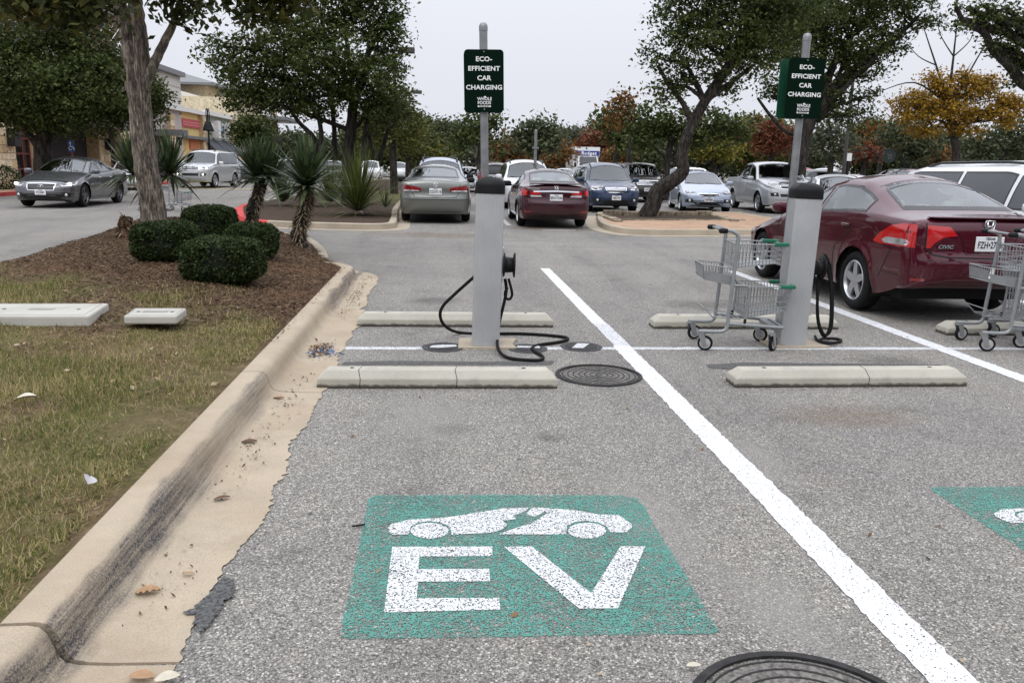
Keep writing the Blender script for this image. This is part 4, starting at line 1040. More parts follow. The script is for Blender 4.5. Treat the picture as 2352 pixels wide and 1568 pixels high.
VAN = dict(SUV, zc=[(.05, .48), (.10, .55), (.18, .60), (.22, .63), (.37, .94), (.45, .99), (.6, 1.0), (.88, .985), (.96, .95), (.99, .92)],
    zr=[(.05, .45), (.18, .57), (.24, .60), (.38, .88), (.47, .93), (.9, .92), (.99, .87)], front_win=(.25, .42), rear_win=(.435, .66), quarter=(.675, .93), ws=(.235, .38), nr=4.5)
PICKUP = dict(SUV, af=.26, nf=3.8,
    zc=[(.04, .55), (.08, .635), (.22, .665), (.25, .68), (.345, .93), (.40, .985), (.55, 1.0), (.60, .985), (.645, .80), (.69, .67), (.98, .66)],
    zr=[(.04, .53), (.2, .64), (.27, .65), (.36, .90), (.43, .95), (.58, .945), (.63, .84), (.70, .665), (.98, .65)],
    yr=[(.04, .86), (.2, .91), (.27, .91), (.36, .80), (.58, .79), (.65, .82), (.72, .91), (.98, .91)],
    zb=[(.05, .50), (.2, .59), (.3, .61), (.6, .63), (.98, .63)], front_win=(.275, .43), rear_win=(.445, .60), quarter=None, rw=None, ws=(.26, .37))

CIVIC = dict(SEDAN,
    zc=[(.06, .47), (.10, .52), (.24, .615), (.27, .635), (.48, .945), (.57, .995), (.66, 1.0), (.735, .962), (.885, .775), (.92, .74), (.98, .725)],
    zr=[(.06, .44), (.24, .59), (.31, .63), (.50, .90), (.59, .945), (.68, .935), (.76, .875), (.88, .738), (.98, .70)],
    yr=[(.06, .76), (.24, .82), (.31, .82), (.50, .65), (.65, .645), (.74, .665), (.88, .79), (.98, .80)],
    zb=[(.06, .43), (.24, .575), (.33, .635), (.6, .685), (.75, .71), (.85, .715), (.98, .69)],
    front_win=(.315, .535), rear_win=(.552, .785), ws=(.305, .485), rw=(.73, .882), lift=.13, ar=.22)
BOXY = dict(SUV,
    zc=[(.04, .55), (.08, .62), (.22, .655), (.255, .67), (.345, .93), (.40, .985), (.6, 1.0), (.88, .99), (.955, .965), (.99, .92)],
    zr=[(.04, .53), (.2, .63), (.275, .645), (.36, .90), (.43, .95), (.9, .945), (.99, .88)],
    yr=[(.04, .84), (.2, .90), (.275, .90), (.36, .79), (.6, .785), (.9, .77), (.99, .76)],
    zb=[(.04, .52), (.2, .60), (.3, .615), (.98, .635)], af=.28, nf=3.6, front_win=(.275, .455), rear_win=(.47, .66), quarter=(.675, .91), ws=(.262, .355))
def offset_poly(P, d):
    n = len(P); P = [Vector(p) for p in P]
    ar = sum(P[i].x * P[(i + 1) % n].y - P[(i + 1) % n].x * P[i].y for i in range(n)); s = 1 if ar > 0 else -1
    out = []
    for i in range(n):
        a, b, c = P[i - 1], P[i], P[(i + 1) % n]
        e1, e2 = (b - a).normalized(), (c - b).normalized()
        n1, n2 = Vector((-e1.y, e1.x)) * s, Vector((-e2.y, e2.x)) * s
        m = n1 + n2; m = m.normalized() if m.length > 1e-6 else n1
        k = d / max(0.45, m.dot(n1)); out.append(b + m * k)
    return out
def resample(P, step):
    P = [Vector(p) for p in P]; out = []
    for i, a in enumerate(P):
        b = P[(i + 1) % len(P)]; n = max(1, int(round((b - a).length / step)))
        out += [a.lerp(b, k / n) for k in range(n)]
    return out

class Car:
    def __init__(s, name, label, cat, spec, L, W, H, wb, fo, color, loc, heading, res=0.045, scale=1.0, clear=0.19, tyre=0.315, rim=RIM,
                 win=GL_MID, wswin=GL_CLEAR, seats=SEAT_GREY, group=None, trim=None, tilt=0.0, cut=True):
        s.sp, s.L, s.W, s.H, s.wb, s.fo, s.R, s.color, s.cut = spec, L, W, H, wb, fo, tyre, color, cut
        s.root = empty(name, (loc[0], loc[1], 0.012), heading, scale=scale); tag(s.root, label, cat, group)
        s.clear = clear; s.res = res; s.win_holes = []; s.todo = []
        s.win, s.wswin, s.seats, s.rimm = win, wswin, seats, rim
        s.make_body()
    def T(s, key, d, sig=0.045):
        k = {'zc': s.H, 'zr': s.H, 'zb': s.H, 'yr': s.W / 2, 'wd': s.W / 2}[key]
        return tab([(a * s.L, b * k) for a, b in s.sp[key]], np.atleast_1d(np.asarray(d, float)), sig)
    def make_body(s):
        sp, L, W, H = s.sp, s.L, s.W, s.H
        a, b = sp['af'], L - sp['ar']; n = int((b - a) / s.res)
        ds = np.linspace(a, b, n + 1)
        xw = (s.fo, s.fo + s.wb); Ra = s.R + 0.055
        extra = []
        for c in xw: extra += [c + Ra * math.cos(t) for t in np.linspace(0, PI, 21)]
        ds = np.array(sorted(set(np.round(np.r_[ds, extra], 4)))); ds = ds[(ds >= a) & (ds <= b)]
        keep = [0]
        for i in range(1, len(ds)):
            if ds[i] - ds[keep[-1]] > 0.008: keep.append(i)
        ds = ds[keep]
        zc, zr, zb, yr, wd = (s.T(k, ds) for k in ('zc', 'zr', 'zb', 'yr', 'wd'))
        zc = np.maximum(zc, zr + 0.015)
        bot = np.full(len(ds), s.clear + 0.03)
        bot += sp.get('lift', 0.0) * np.clip((ds - (b - 0.5)) / 0.5, 0, 1) ** 1.5
        for c in xw:
            q = Ra ** 2 - (ds - c) ** 2
            bot = np.where(q > 0, np.maximum(bot, s.R + np.sqrt(np.maximum(q, 0))), bot)
        na, nb, nc = 14, 8, 9
        rows = []
        zmid = 0.40 * H
        for t in np.linspace(0, 1, na):
            z = bot + t * (zb - bot)
            lo = np.clip((zmid * 0.85 - z) / (zmid * 0.85 - s.clear), 0, 1); up = np.clip((z - zmid) / (zb - zmid), 0, 1)
            y = wd - 0.055 * lo ** 2 - 0.045 * up ** 2.4
            # faint crease below the belt and a pressed line low on the doors
            y += 0.010 * np.exp(-((z - (zb - 0.10)) / 0.03) ** 2) - 0.006 * np.exp(-((z - 0.27 * H) / 0.035) ** 2)
            for c in xw:
                rr = np.hypot(ds - c, z - s.R); y += 0.018 * np.exp(-((rr - Ra) / 0.05) ** 2)
            rows.append((y, z))
        yb = rows[-1][0]
        for t in np.linspace(0, 1, nb + 1)[1:]:
            yy = yb + (yr - yb) * t + 0.016 * math.sin(PI * t); rows.append((yy, zb + (zr - zb) * t))
        for t in np.linspace(0, 1, nc + 1)[1:]:
            fr = 1 - t; rows.append((yr * fr, zc - (zc - zr) * fr ** 2.3))
        Y = np.array([r[0] for r in rows]).T; Z = np.array([r[1] for r in rows]).T      # (stations, rows)
        m = Y.shape[1]
        Yf = np.c_[Y, -Y[:, -2::-1]]; Zf = np.c_[Z, Z[:, -2::-1]]; w = Yf.shape[1]
        X = L / 2 - ds
        V = [(X[i], Yf[i, j], Zf[i, j]) for i in range(len(ds)) for j in range(w)]
        F = [(i * w + j, (i + 1) * w + j, (i + 1) * w + j + 1, i * w + j + 1) for i in range(len(ds) - 1) for j in range(w - 1)]
        def cap(i, A, n, sgn, prof):
            nonlocal V, F
            y0, z0 = Yf[i, 0], Zf[i, 0]
            bt = [(-y0 + 2 * y0 * k / 8, z0) for k in range(1, 8)]
            ring = [(Yf[i, j], Zf[i, j]) for j in range(w)] + bt
            nn = len(ring); c0 = (0.0, z0 + 0.45 * (Zf[i, m - 1] - z0))
            prev = [i * w + j for j in range(w)]; base = len(V)
            V += [(X[i], y, z) for y, z in bt]; prev += list(range(base, base + len(bt)))
            rhos = [math.sin(PI / 2 * q) for q in np.linspace(1, 0, 13)[1:-1]]
            rhos = [0.995, 0.98, 0.955, 0.92, 0.87, 0.8, 0.7, 0.58, 0.45, 0.3, 0.15]
            for rho in rhos:
                base = len(V)
                sh = A * (1 - rho ** n) ** (1 / n)
                for y, z in ring:
                    yy, zz = c0[0] + rho * (y - c0[0]), c0[1] + rho * (z - c0[1])
                    px = np.interp(zz / H, [q[0] for q in prof], [q[1] for q in prof]) * (1 - rho ** 5)
                    V.append((X[i] + sgn * (sh + px), yy, zz))
                cur = list(range(base, base + nn))
                for k in range(nn):
                    q = (prev[k], prev[(k + 1) % nn], cur[(k + 1) % nn], cur[k])
                    F.append(q if sgn > 0 else q[::-1])
                prev = cur
            V.append((X[i] + sgn * (A + np.interp(c0[1] / H, [q[0] for q in prof], [q[1] for q in prof])), *c0)); ci = len(V) - 1
            for k in range(nn):
                q = (prev[k], prev[(k + 1) % nn], ci); F.append(q if sgn > 0 else q[::-1])
        cap(0, sp['af'], sp['nf'], 1, sp.get('pf', [(.15, -.03), (.28, .03), (.42, .0), (.6, -.10)]))
        cap(len(ds) - 1, sp['ar'], sp['nr'], -1, sp.get('pr', [(.15, -.06), (.25, .03), (.42, .03), (.5, -.02), (.75, -.02), (.9, -.14)]))
        s.V, s.F = V, F
        s.bvh = BVHTree.FromPolygons([Vector(v) for v in V], F)
    # --- projection frames: (a,b) in a view -> ray
    def fr(s, view):
        L = s.L
        if view == 'left': return lambda p: (Vector((L / 2 - p.x, 3, p.y)), Vector((0, -1, 0)))
        if view == 'right': return lambda p: (Vector((L / 2 - p.x, -3, p.y)), Vector((0, 1, 0)))
        if view == 'front': return lambda p: (Vector((L, p.x, p.y)), Vector((-1, 0, 0)))
        if view == 'rear': return lambda p: (Vector((-L, p.x, p.y)), Vector((1, 0, 0)))
        if view == 'top': return lambda p: (Vector((L / 2 - p.x, p.y, 4)), Vector((0, 0, -1)))
        sgx, sgy, ang = view        # corner view, p = (slide along the corner plane, z)
        d = Vector((-sgx * math.cos(ang), -sgy * math.sin(ang), 0)); u = Vector((sgx * math.sin(ang), -sgy * math.cos(ang), 0))
        c0 = Vector((sgx * (L / 2 - 0.25), sgy * (s.W / 2 - 0.2), 0))
        return lambda p: (c0 - d * 3 + u * p.x + Vector((0, 0, p.y)), d)
    def cast(s, f, p, off):
        o, d = f(p); h, n, i, t = s.bvh.ray_cast(o, d)
        if h is None:
            h, n, i, t = s.bvh.find_nearest(o + d * 3)
        if n.dot(d) > 0: n = -n
        return h - d * off, d
    def patch(s, name, outline, view, mat, off=0.006, step=0.05, parent=None, skirt=True, relax=0):
        f = s.fr(view); bd = resample([Vector(p) for p in outline], step)
        v, fc = cdt_fill([(p.x, p.y) for p in bd], step)
        P = []; 
        for q in v: P.append(s.cast(f, Vector(q), off))
        V = [p[0] for p in P]; F = list(fc)
        if relax:      # iron the facets out of a pane
            nb_ = {}; ec = {}
            for q in F:
                for k in range(len(q)):
                    a, b = q[k], q[(k + 1) % len(q)]; nb_.setdefault(a, set()).add(b); nb_.setdefault(b, set()).add(a); e = (min(a, b), max(a, b)); ec[e] = ec.get(e, 0) + 1
            rim = {i for e, c in ec.items() if c == 1 for i in e}
            for _ in range(relax): V = [v if i in rim or i not in nb_ else (v + sum((V[j] for j in nb_[i]), Vector()) / len(nb_[i])) / 2 for i, v in enumerate(V)]
        # orient
        if F:
            a, b, c = (V[k] for k in F[0][:3]); nrm = (b - a).cross(c - a)
            if nrm.dot(P[0][1]) > 0: F = [q[::-1] for q in F]
        if skirt:
            ec = {}
            for q in F:
                for k in range(len(q)):
                    e = (q[k], q[(k + 1) % len(q)]); ec[e] = 1
            nb = len(V)
            V += [p[0] + p[1] * (off + 0.012) for p in P]
            F += [(b, a, a + nb, b + nb) for (a, b) in ec if (b, a) not in ec]
        o = link_mesh(name, mesh_from(name, V, F), mat, parent or s.root); smooth_by_angle(o, 45); return o
    def ribbon(s, name, line, view, width, mat, off=0.003, parent=None, step=0.05):
        f = s.fr(view); L = [Vector(p) for p in line]; pts = []
        for i in range(len(L) - 1):
            n = max(1, int((L[i + 1] - L[i]).length / step)); pts += [L[i].lerp(L[i + 1], k / n) for k in range(n)]
        pts.append(L[-1]); V = []; F = []
        for i, p in enumerate(pts):
            t = (pts[min(i + 1, len(pts) - 1)] - pts[max(i - 1, 0)]).normalized(); nn = Vector((-t.y, t.x)) * width / 2
            V += [s.cast(f, p - nn, off)[0], s.cast(f, p + nn, off)[0]]
        F = [(2 * i, 2 * i + 1, 2 * i + 3, 2 * i + 2) for i in range(len(pts) - 1)]
        return link_mesh(name, mesh_from(name, V, F), mat, parent or s.root, smooth=True)
    def window(s, name, outline, view, mat, ring=0.035, drange=None, mirror=False):
        """dark rubber surround plus a pane; the sheet metal behind the pane is cut away"""
        bd = resample([Vector(p) for p in outline], 0.05); inn = offset_poly(bd, ring)
        f = s.fr(view)
        A = [s.cast(f, p, 0.006)[0] for p in bd]; B = [s.cast(f, p, 0.006)[0] for p in inn]; n = len(bd)
        dirv = f(bd[0])[1]
        Fr = [(i, (i + 1) % n, n + (i + 1) % n, n + i) for i in range(n)]
        a, b, c = A[0], A[1], B[1]
        if (b - a).cross(c - a).dot(dirv) > 0: Fr = [q[::-1] for q in Fr]
        V = A + B + [p + dirv * 0.02 for p in A]
        k = 2 * n; Fr += [(i, k + i, k + (i + 1) % n, (i + 1) % n) for i in range(n)]
        w = s.patch(name, [(p.x, p.y) for p in offset_poly(bd, ring * 0.6)], view, mat, 0.006, 0.06, skirt=False, relax=14)
        link_mesh('window_trim', mesh_from('window_trim', V, Fr), TRIM, w)
        if s.cut: s.win_holes.append((view, np.array([tuple(p) for p in offset_poly(bd, ring * 0.55)]), drange))
        return w
    def side_windows(s, dark_rear=None):
        for side in ('left', 'right'):
            for key, mat in (('front_win', s.win), ('rear_win', dark_rear or s.win), ('quarter', dark_rear or s.win)):
                r = s.sp.get(key)
                if not r: continue
                d = np.linspace(r[0] * s.L, r[1] * s.L, 16); lo = s.T('zb', d) + 0.02; hi = s.T('zr', d, 0.06) - 0.05
                ok = hi - lo > 0.035
                if ok.sum() < 4: continue
                d, lo, hi = d[ok], lo[ok], hi[ok]
                s.window('side_window', list(zip(d, lo)) + list(zip(d[::-1], hi[::-1])), side, mat, 0.028)
    def screens(s, rear=True, rmat=None, rpoly=None):
        a, b = s.sp['ws'][0] * s.L, s.sp['ws'][1] * s.L
        def curve(d, k): 
            yr, zr, zc = s.T('yr', d)[0], s.T('zr', d)[0], s.T('zc', d)[0]
            return [(yr * t * k, zc - (zc - zr) * abs(t * k) ** 2.3) for t in np.linspace(-1, 1, 9)]
        bot, top = curve(a, 0.93), curve(b, 0.93)
        if s.T('zc', a)[0] > s.T('zr', a)[0] + 0.06: bot = [(y, s.T('zr', a)[0] + 0.02 + 0.01 * (1 - (y / bot[-1][0]) ** 2)) for y, z in bot]
        s.window('windshield', bot + top[::-1], 'front', s.wswin, 0.03, (a - .25, b + .25))
        if rear and rpoly:
            s.window('rear_window', rpoly, 'rear', rmat or s.win, 0.04, (s.L * .6, s.L + .2))
        elif rear and s.sp.get('rw'):
            a, b = s.sp['rw'][0] * s.L, s.sp['rw'][1] * s.L
            top, bot = curve(a, 0.93), curve(b, 0.90)
            bot = [(y, s.T('zr', b)[0] + 0.025 + 0.012 * (1 - (y / bot[-1][0]) ** 2)) for y, z in bot]
            s.window('rear_window', bot + top[::-1], 'rear', rmat or s.win, 0.04, (a - .2, b + .25))
    def finish(s):
        V, F = s.V, s.F
        C = np.array([np.mean([V[k] for k in q], axis=0) for q in F]); d = s.L / 2 - C[:, 0]
        kill = np.zeros(len(F), bool)
        for view, poly, dr in s.win_holes:
            if view in ('left', 'right'):
                p = np.c_[d, C[:, 2]]; side = C[:, 1] > 0.25 if view == 'left' else C[:, 1] < -0.25
            else:
                p = C[:, 1:3]; side = (d > dr[0]) & (d < dr[1])
            kill |= inside(p, poly) & side
        F2 = [q for q, k in zip(F, kill) if not k]
        body = link_mesh('body', mesh_from('body', V, F2), s.color, s.root, smooth=True)
        L, W, H = s.L, s.W, s.H
        u = MB().box((0, 0, s.clear + 0.075), (L - 0.7, W - 0.42, 0.11))
        u.box((0, 0, s.clear + 0.25), (s.wb - 2 * s.R - 0.16, W - 0.12, 0.3))
        u.build('underbody', UNDER, s.root)
        for c in (s.fo, s.fo + s.wb):
            for sg in (1, -1):
                R = s.R + 0.05; V2 = []; n = 18
                for k in range(n + 1):
                    a = -0.35 + (PI + 0.7) * k / n
                    for yy in (W / 2 - 0.05, W / 2 - 0.36): V2.append((L / 2 - c + R * math.cos(a), sg * yy, s.R + R * math.sin(a)))
                F3 = [(2 * k, 2 * k + 1, 2 * k + 3, 2 * k + 2) for k in range(n)] + [tuple(2 * k + 1 for k in range(n + 1))]
                link_mesh('wheel_arch_liner', mesh_from('wheel_arch_liner', V2, F3), UNDER, s.root)
                s.wheel((L / 2 - c, sg * (W / 2 - 0.125), s.R), sg)
        # cabin
        sd = s.sp['front_win'][0] * L
        zf = s.T('zb', 0.5 * L)[0]; 
        MB().soft((L / 2 - (sd + 0.28), 0, zf - 0.10), (0.30, W / 2 - 0.16, 0.10), 0.5, 8).build('dashboard', SEAT_GREY, s.root)
        MB().box((0.1 - 0.0, 0, s.clear + 0.2), (L * 0.55, W - 0.3, 0.05)).build('cabin_floor', UNDER, s.root)
        for sg in (1, -1):
            xs = L / 2 - 0.475 * L
            b = MB().soft((xs, sg * 0.36, 0.5 * H - 0.14), (0.26, 0.25, 0.12), 0.5, 8).soft((xs - 0.25, sg * 0.36, 0.5 * H + 0.17), (0.10, 0.24, 0.32), 0.5, 8)
            b.soft((xs - 0.30, sg * 0.36, min(0.5 * H + 0.57, H - 0.24)), (0.065, 0.13, 0.10), 0.6, 8).build('front_seat', s.seats, s.root, smooth=True)
        xr = L / 2 - 0.66 * L
        b = MB().soft((xr, 0, 0.5 * H - 0.12), (0.28, W / 2 - 0.22, 0.12), 0.4, 8).soft((xr - 0.30, 0, 0.5 * H + 0.12), (0.13, W / 2 - 0.24, 0.26), 0.4, 8)
        for yy in (-0.36, 0, 0.36): b.soft((xr - 0.34, yy, 0.5 * H + 0.40 - (0.05 if yy == 0 else 0)), (0.06, 0.13, 0.085), 0.6, 8)
        b.build('rear_bench', s.seats, s.root, smooth=True)
        st = [(L / 2 - (sd + 0.62) + 0.06 * math.sin(a), 0.36 + 0.18 * math.cos(a), zf + 0.0 + 0.17 * math.sin(a)) for a in np.linspace(0, 2 * PI, 17)]
        MB().tube(st, 0.014, 6, False).build('steering_wheel', TRIM, s.root)
        return s
    _wm = {}
    def wheel(s, c, sg):
        R = s.R; rr = R * 0.70; key = (R, s.rimm.name)
        if key not in Car._wm:
            t = MB().lathe([(rr - .005, -0.10), (R - 0.035, -0.108), (R - 0.008, -0.085), (R, -0.06), (R, 0.06), (R - 0.008, 0.085), (R - 0.035, 0.108), (rr - .005, 0.10), (rr - .01, 0.0), (rr - .005, -0.10)], 36, axis='Y', caps=False)
            tm = mesh_from('tyre', t.v, t.f); tm.materials.append(RUBBER); tm.polygons.foreach_set('use_smooth', [True] * len(tm.polygons))
            q = MB().lathe([(rr, 0.095), (rr - .018, 0.104), (rr - .03, 0.085), (rr - .035, 0.02)], 36, axis='Y', caps=False)
            q.lathe([(0.075, 0.06), (0.07, 0.085), (0.035, 0.09), (0.001, 0.09)], 20, axis='Y', caps=False)
            for k in range(5):
                a = 2 * PI * k / 5 + 0.3
                poly = [(0.05, -0.048), (rr - 0.015, -0.036), (rr - 0.015, 0.036), (0.05, 0.048)]
                q.prism(poly, 0.052, 0.086, frame=lambda p, a=a: Vector((p.x * math.cos(a) - p.y * math.sin(a), p.z, p.x * math.sin(a) + p.y * math.cos(a))))
            rm = mesh_from('rim', q.v, q.f); rm.materials.append(s.rimm)
            dk = MB().lathe([(rr - .01, 0.02), (0.001, 0.02)], 30, axis='Y', caps=False)
            dm = mesh_from('brake_disc', dk.v, dk.f); dm.materials.append(UNDER)
            Car._wm[key] = (tm, rm, dm)
        tm, rm, dm = Car._wm[key]
        w = empty('wheel', c, 0 if sg > 0 else PI, parent=s.root)
        link_mesh('tyre', tm, None, w); smooth_by_angle(link_mesh('rim', rm, None, w), 40); link_mesh('brake_disc', dm, None, w)
    # --- fittings
    def mirrors(s, mat=None, d=None, z=None):
        d = d or s.sp['front_win'][0] * s.L + 0.22; z = z or s.T('zb', d)[0] + 0.085
        for sg in (1, -1):
            m = MB().soft((s.L / 2 - d, sg * (s.W / 2 + 0.085), z), (0.075, 0.115, 0.075), 0.55, 8)
            m.tube([(s.L / 2 - d, sg * (s.W / 2 - 0.05), z - 0.05), (s.L / 2 - d, sg * (s.W / 2 + 0.06), z - 0.04)], 0.025, 6)
            m.build('door_mirror', mat or s.color, s.root, smooth=True)
    def handles(s, ds, z, mat=None):
        for sg, side in ((1, 'left'), (-1, 'right')):
            for d in ds:
                p = s.cast(s.fr(side), Vector((d, z)), 0.02)[0]
                MB().soft(tuple(p), (0.10, 0.016, 0.016), 0.7, 6).build('door_handle', mat or s.color, s.root, smooth=True)
    def plate(s, txt, view, y, z, top='TEXAS', w=0.31, h=0.155, tiltdeg=0):
        p = s.cast(s.fr(view), Vector((y, z)), 0.016)[0]
        sg = 1 if view == 'front' else -1
        base = empty('license_plate', p, parent=s.root, rot=(PI / 2, 0, PI / 2 * sg))
        q = MB().box((0, 0, 0), (w, h, 0.012)).build('plate_panel', PLATE, base); bevel(q, 0.01, 2)
        link_mesh('plate_number', text_mesh(txt, 0.098, 0.002, 0.62), DARK_LET, base, (0, -0.012, 0.008))
        if top: link_mesh('plate_state', text_mesh(top, 0.034, 0.001), DARK_LET, base, (0, 0.056, 0.008))
    def badge(s, kind, view, y, z, r=0.06, txt=None, mat=None):
        p = s.cast(s.fr(view), Vector((y, z)), 0.014)[0]; sg = 1 if view == 'front' else -1
        e = empty('emblem', p, parent=s.root, rot=(PI / 2, 0, PI / 2 * sg)); m = MB(); mat = mat or CHROME
        ell = lambda rx, ry, ox=0, oy=0: [(ox + rx * math.cos(a), oy + ry * math.sin(a), 0) for a in np.linspace(0, 2 * PI, 25)]
        if kind == 'h_frame':
            fr = [(-.8 * r, .85 * r, 0), (.8 * r, .85 * r, 0), (.9 * r, .5 * r, 0), (.62 * r, -.85 * r, 0), (-.62 * r, -.85 * r, 0), (-.9 * r, .5 * r, 0), (-.8 * r, .85 * r, 0)]
            m.tube(fr, r * .09, 6); m.tube([(-.5 * r, .7 * r, 0), (-.34 * r, -.8 * r, 0)], r * .13, 6); m.tube([(.5 * r, .7 * r, 0), (.34 * r, -.8 * r, 0)], r * .13, 6); m.tube([(-.42 * r, -.1 * r, 0), (.42 * r, -.1 * r, 0)], r * .13, 6)
        elif kind == 'slant_h':
            m.tube(ell(r, .58 * r), r * .09, 6, False); m.tube([(-.55 * r, -.42 * r, 0), (-.25 * r, .45 * r, 0)], r * .1, 6); m.tube([(.25 * r, -.45 * r, 0), (.55 * r, .42 * r, 0)], r * .1, 6); m.tube([(-.4 * r, -.08 * r, 0), (.4 * r, .08 * r, 0)], r * .1, 6)
        elif kind == 'peak':
            m.tube([(r * math.cos(a), .6 * r * math.sin(a), 0) for a in np.linspace(-PI / 2 + .35, 1.5 * PI - .35, 25)], r * .1, 6); m.tube([(-.34 * r, -.58 * r, 0), (-.05 * r, .25 * r, 0)], r * .1, 6); m.tube([(.34 * r, -.58 * r, 0), (.05 * r, .25 * r, 0)], r * .1, 6)
        elif kind == 'rings':
            m.tube(ell(r, .66 * r), r * .08, 6, False); m.tube(ell(.3 * r, .62 * r), r * .08, 6, False); m.tube(ell(.62 * r, .26 * r, 0, .3 * r), r * .08, 6, False)
        elif kind == 'oval':
            m.tube(ell(r, .55 * r), r * .09, 6, False)
            for q in ((-.45, .1, .2), (.1, .2, .12), (.4, .05, .12), (.05, -.2, .12), (.35, -.22, .1)): m.soft((q[0] * r, q[1] * r, 0), (q[2] * r,) * 2 + (.03 * r,), 1.0, 4)
        if txt: link_mesh('emblem_lettering', text_mesh(txt, r, 0.002, 1.2, 0.25), mat, e)
        if m.v: link_mesh('emblem_shape', mesh_from('emblem_shape', m.v, m.f), mat, e, smooth=True)
    def seams(s, fr, re, zlo=None):
        zlo = zlo or s.clear + 0.12
        for side in ('left', 'right'):
            for d in fr:
                s.ribbon('door_seam', [(d, s.T('zb', d)[0] + 0.0), (d + 0.01, zlo + 0.3), (d + 0.03, zlo)], side, 0.010, SEAM)
            for d0, d1 in re:
                s.ribbon('door_seam', [(d0, s.T('zb', d0)[0]), (d0, s.T('zb', d0)[0] - .15), (d1, zlo + 0.35), (d1, zlo)], side, 0.010, SEAM)
            s.ribbon('sill_seam', [(fr[0] + .03, zlo), (re[-1][1], zlo)], side, 0.010, SEAM)
    def roof_rack(s, d0, d1, y=0.58, cross=False):
        z = lambda d: s.T('zc', d)[0] - (s.T('zc', d)[0] - s.T('zr', d)[0]) * (y / s.T('yr', d)[0]) ** 2.3
        for sg in (1, -1):
            ds = np.linspace(d0, d1, 9); P = [(s.L / 2 - d, sg * y, z(d) + 0.06 * (0.15 if i in (0, 8) else 1)) for i, d in enumerate(ds)]
            MB().tube(P, 0.022, 8).build('roof_rail', TRIM, s.root, smooth=True)
        if cross:
            for t in (.3, .7):
                d = d0 + (d1 - d0) * t; MB().tube([(s.L / 2 - d, -y, z(d) + .07), (s.L / 2 - d, y, z(d) + .07)], 0.02, 8).build('roof_bar', TRIM, s.root)
HN, HS = PI / 2, -PI / 2      # nose pointing away from / towards the camera
R_ = math.radians
def corner_lamp(c, name, sx, sy, pts, mat, off=0.006, ang=R_(38)):
    return c.patch(name, pts, (sx, sy, ang), mat, off, 0.04)
P_MAROON = paint('maroon_paint', (0.066, 0.004, 0.013), 0.25, 0.30)
P_WINE = paint('dark_wine_paint', (0.038, 0.004, 0.010), 0.2, 0.30)
P_GREEN = paint('grey_green_paint', (0.165, 0.172, 0.158), 0.55, 0.32)
P_SILVER = paint('silver_paint', (0.50, 0.51, 0.52), 0.5, 0.32)
P_ICE = paint('ice_blue_paint', (0.40, 0.46, 0.56), 0.5, 0.32)
P_NAVY = paint('navy_paint', (0.018, 0.035, 0.085), 0.35, 0.30)
P_GUN = paint('gunmetal_paint', (0.115, 0.118, 0.125), 0.7, 0.26)
P_WHITE = paint('white_paint', (0.74, 0.75, 0.76), 0.0, 0.3)
P_BLACK = paint('black_paint', (0.018, 0.018, 0.019), 0.2, 0.3)
P_BRONZE = paint('dark_bronze_paint', (0.075, 0.068, 0.062), 0.4, 0.3)
P_PALE = paint('pale_blue_grey_paint', (0.33, 0.37, 0.44), 0.45, 0.3)

# ---- maroon sedan in the next bay, seen from behind
c = Car('parked_sedan', 'maroon sedan parked right of the second charging post, rear to the camera', 'car', CIVIC, 4.78, 1.78, 1.56, 2.80, 0.90, P_MAROON,
        (5.66, 10.42), HN, clear=0.215, res=0.026, win=GL_CLEAR, wswin=GL_CLEAR, seats=SEAT_TAN, tyre=0.34)
c.side_windows(); c.screens(rmat=GL_CLEAR); c.mirrors()
L = c.L
for sy in (1, -1):
    corner_lamp(c, 'taillight', -1, sy, [(-0.44, 0.835), (-0.36, 0.93), (-0.24, 1.02), (-0.10, 1.055), (0.05, 1.055), (0.05, 0.815), (-0.36, 0.815)], LENS_RED, 0.004)
    corner_lamp(c, 'reversing_lamp', -1, sy, [(-0.30, 0.83), (-0.33, 0.86), (-0.28, 0.895), (-0.05, 0.895), (-0.01, 0.865), (-0.04, 0.83)], LENS_CLEAR, 0.007)
    c.patch('taillight', [(sy * 0.665, 1.05), (sy * 0.42, 1.035), (sy * 0.345, 0.945), (sy * 0.49, 0.925), (sy * 0.57, 0.875), (sy * 0.62, 0.815), (sy * 0.665, 0.815)], 'rear', LENS_RED, 0.004, 0.04)
    c.ribbon('boot_seam', [(sy * 0.668, 1.07), (sy * 0.668, 0.82), (sy * 0.60, 0.75), (sy * 0.42, 0.725), (0, 0.72)], 'rear', 0.011, SEAM, 0.007)
    c.patch('plate_recess', [(sy * 0.31, 0.965), (sy * 0.23, 0.765), (sy * 0.01, 0.76), (sy * 0.01, 0.965)], 'rear', P_MAROON, 0.002, 0.05)
    c.ribbon('recess_edge', [(sy * 0.33, 0.975), (sy * 0.235, 0.76), (0, 0.755)], 'rear', 0.010, P_WINE, 0.005)
    c.patch('rear_reflector', [(sy * 0.78, 0.50), (sy * 0.66, 0.50), (sy * 0.66, 0.47), (sy * 0.78, 0.47)], 'rear', LENS_DKRED, 0.006, 0.04)
MB().soft((-c.L / 2 + 0.13, 0, 1.128), (0.10, 0.63, 0.012), 0.5, 8).build('boot_lip', P_MAROON, c.root, smooth=True)
c.ribbon('bumper_crease', [(-0.82, 0.685), (0, 0.70), (0.82, 0.685)], 'rear', 0.010, P_WINE, 0.004)
c.patch('rear_valance', [(-0.62, 0.43), (0.62, 0.43), (0.66, 0.385), (-0.66, 0.385)], 'rear', TRIM, 0.004, 0.06)
c.seams([1.45, 2.61], [(3.62, 3.18)]); c.handles([2.46, 3.42], 0.965)
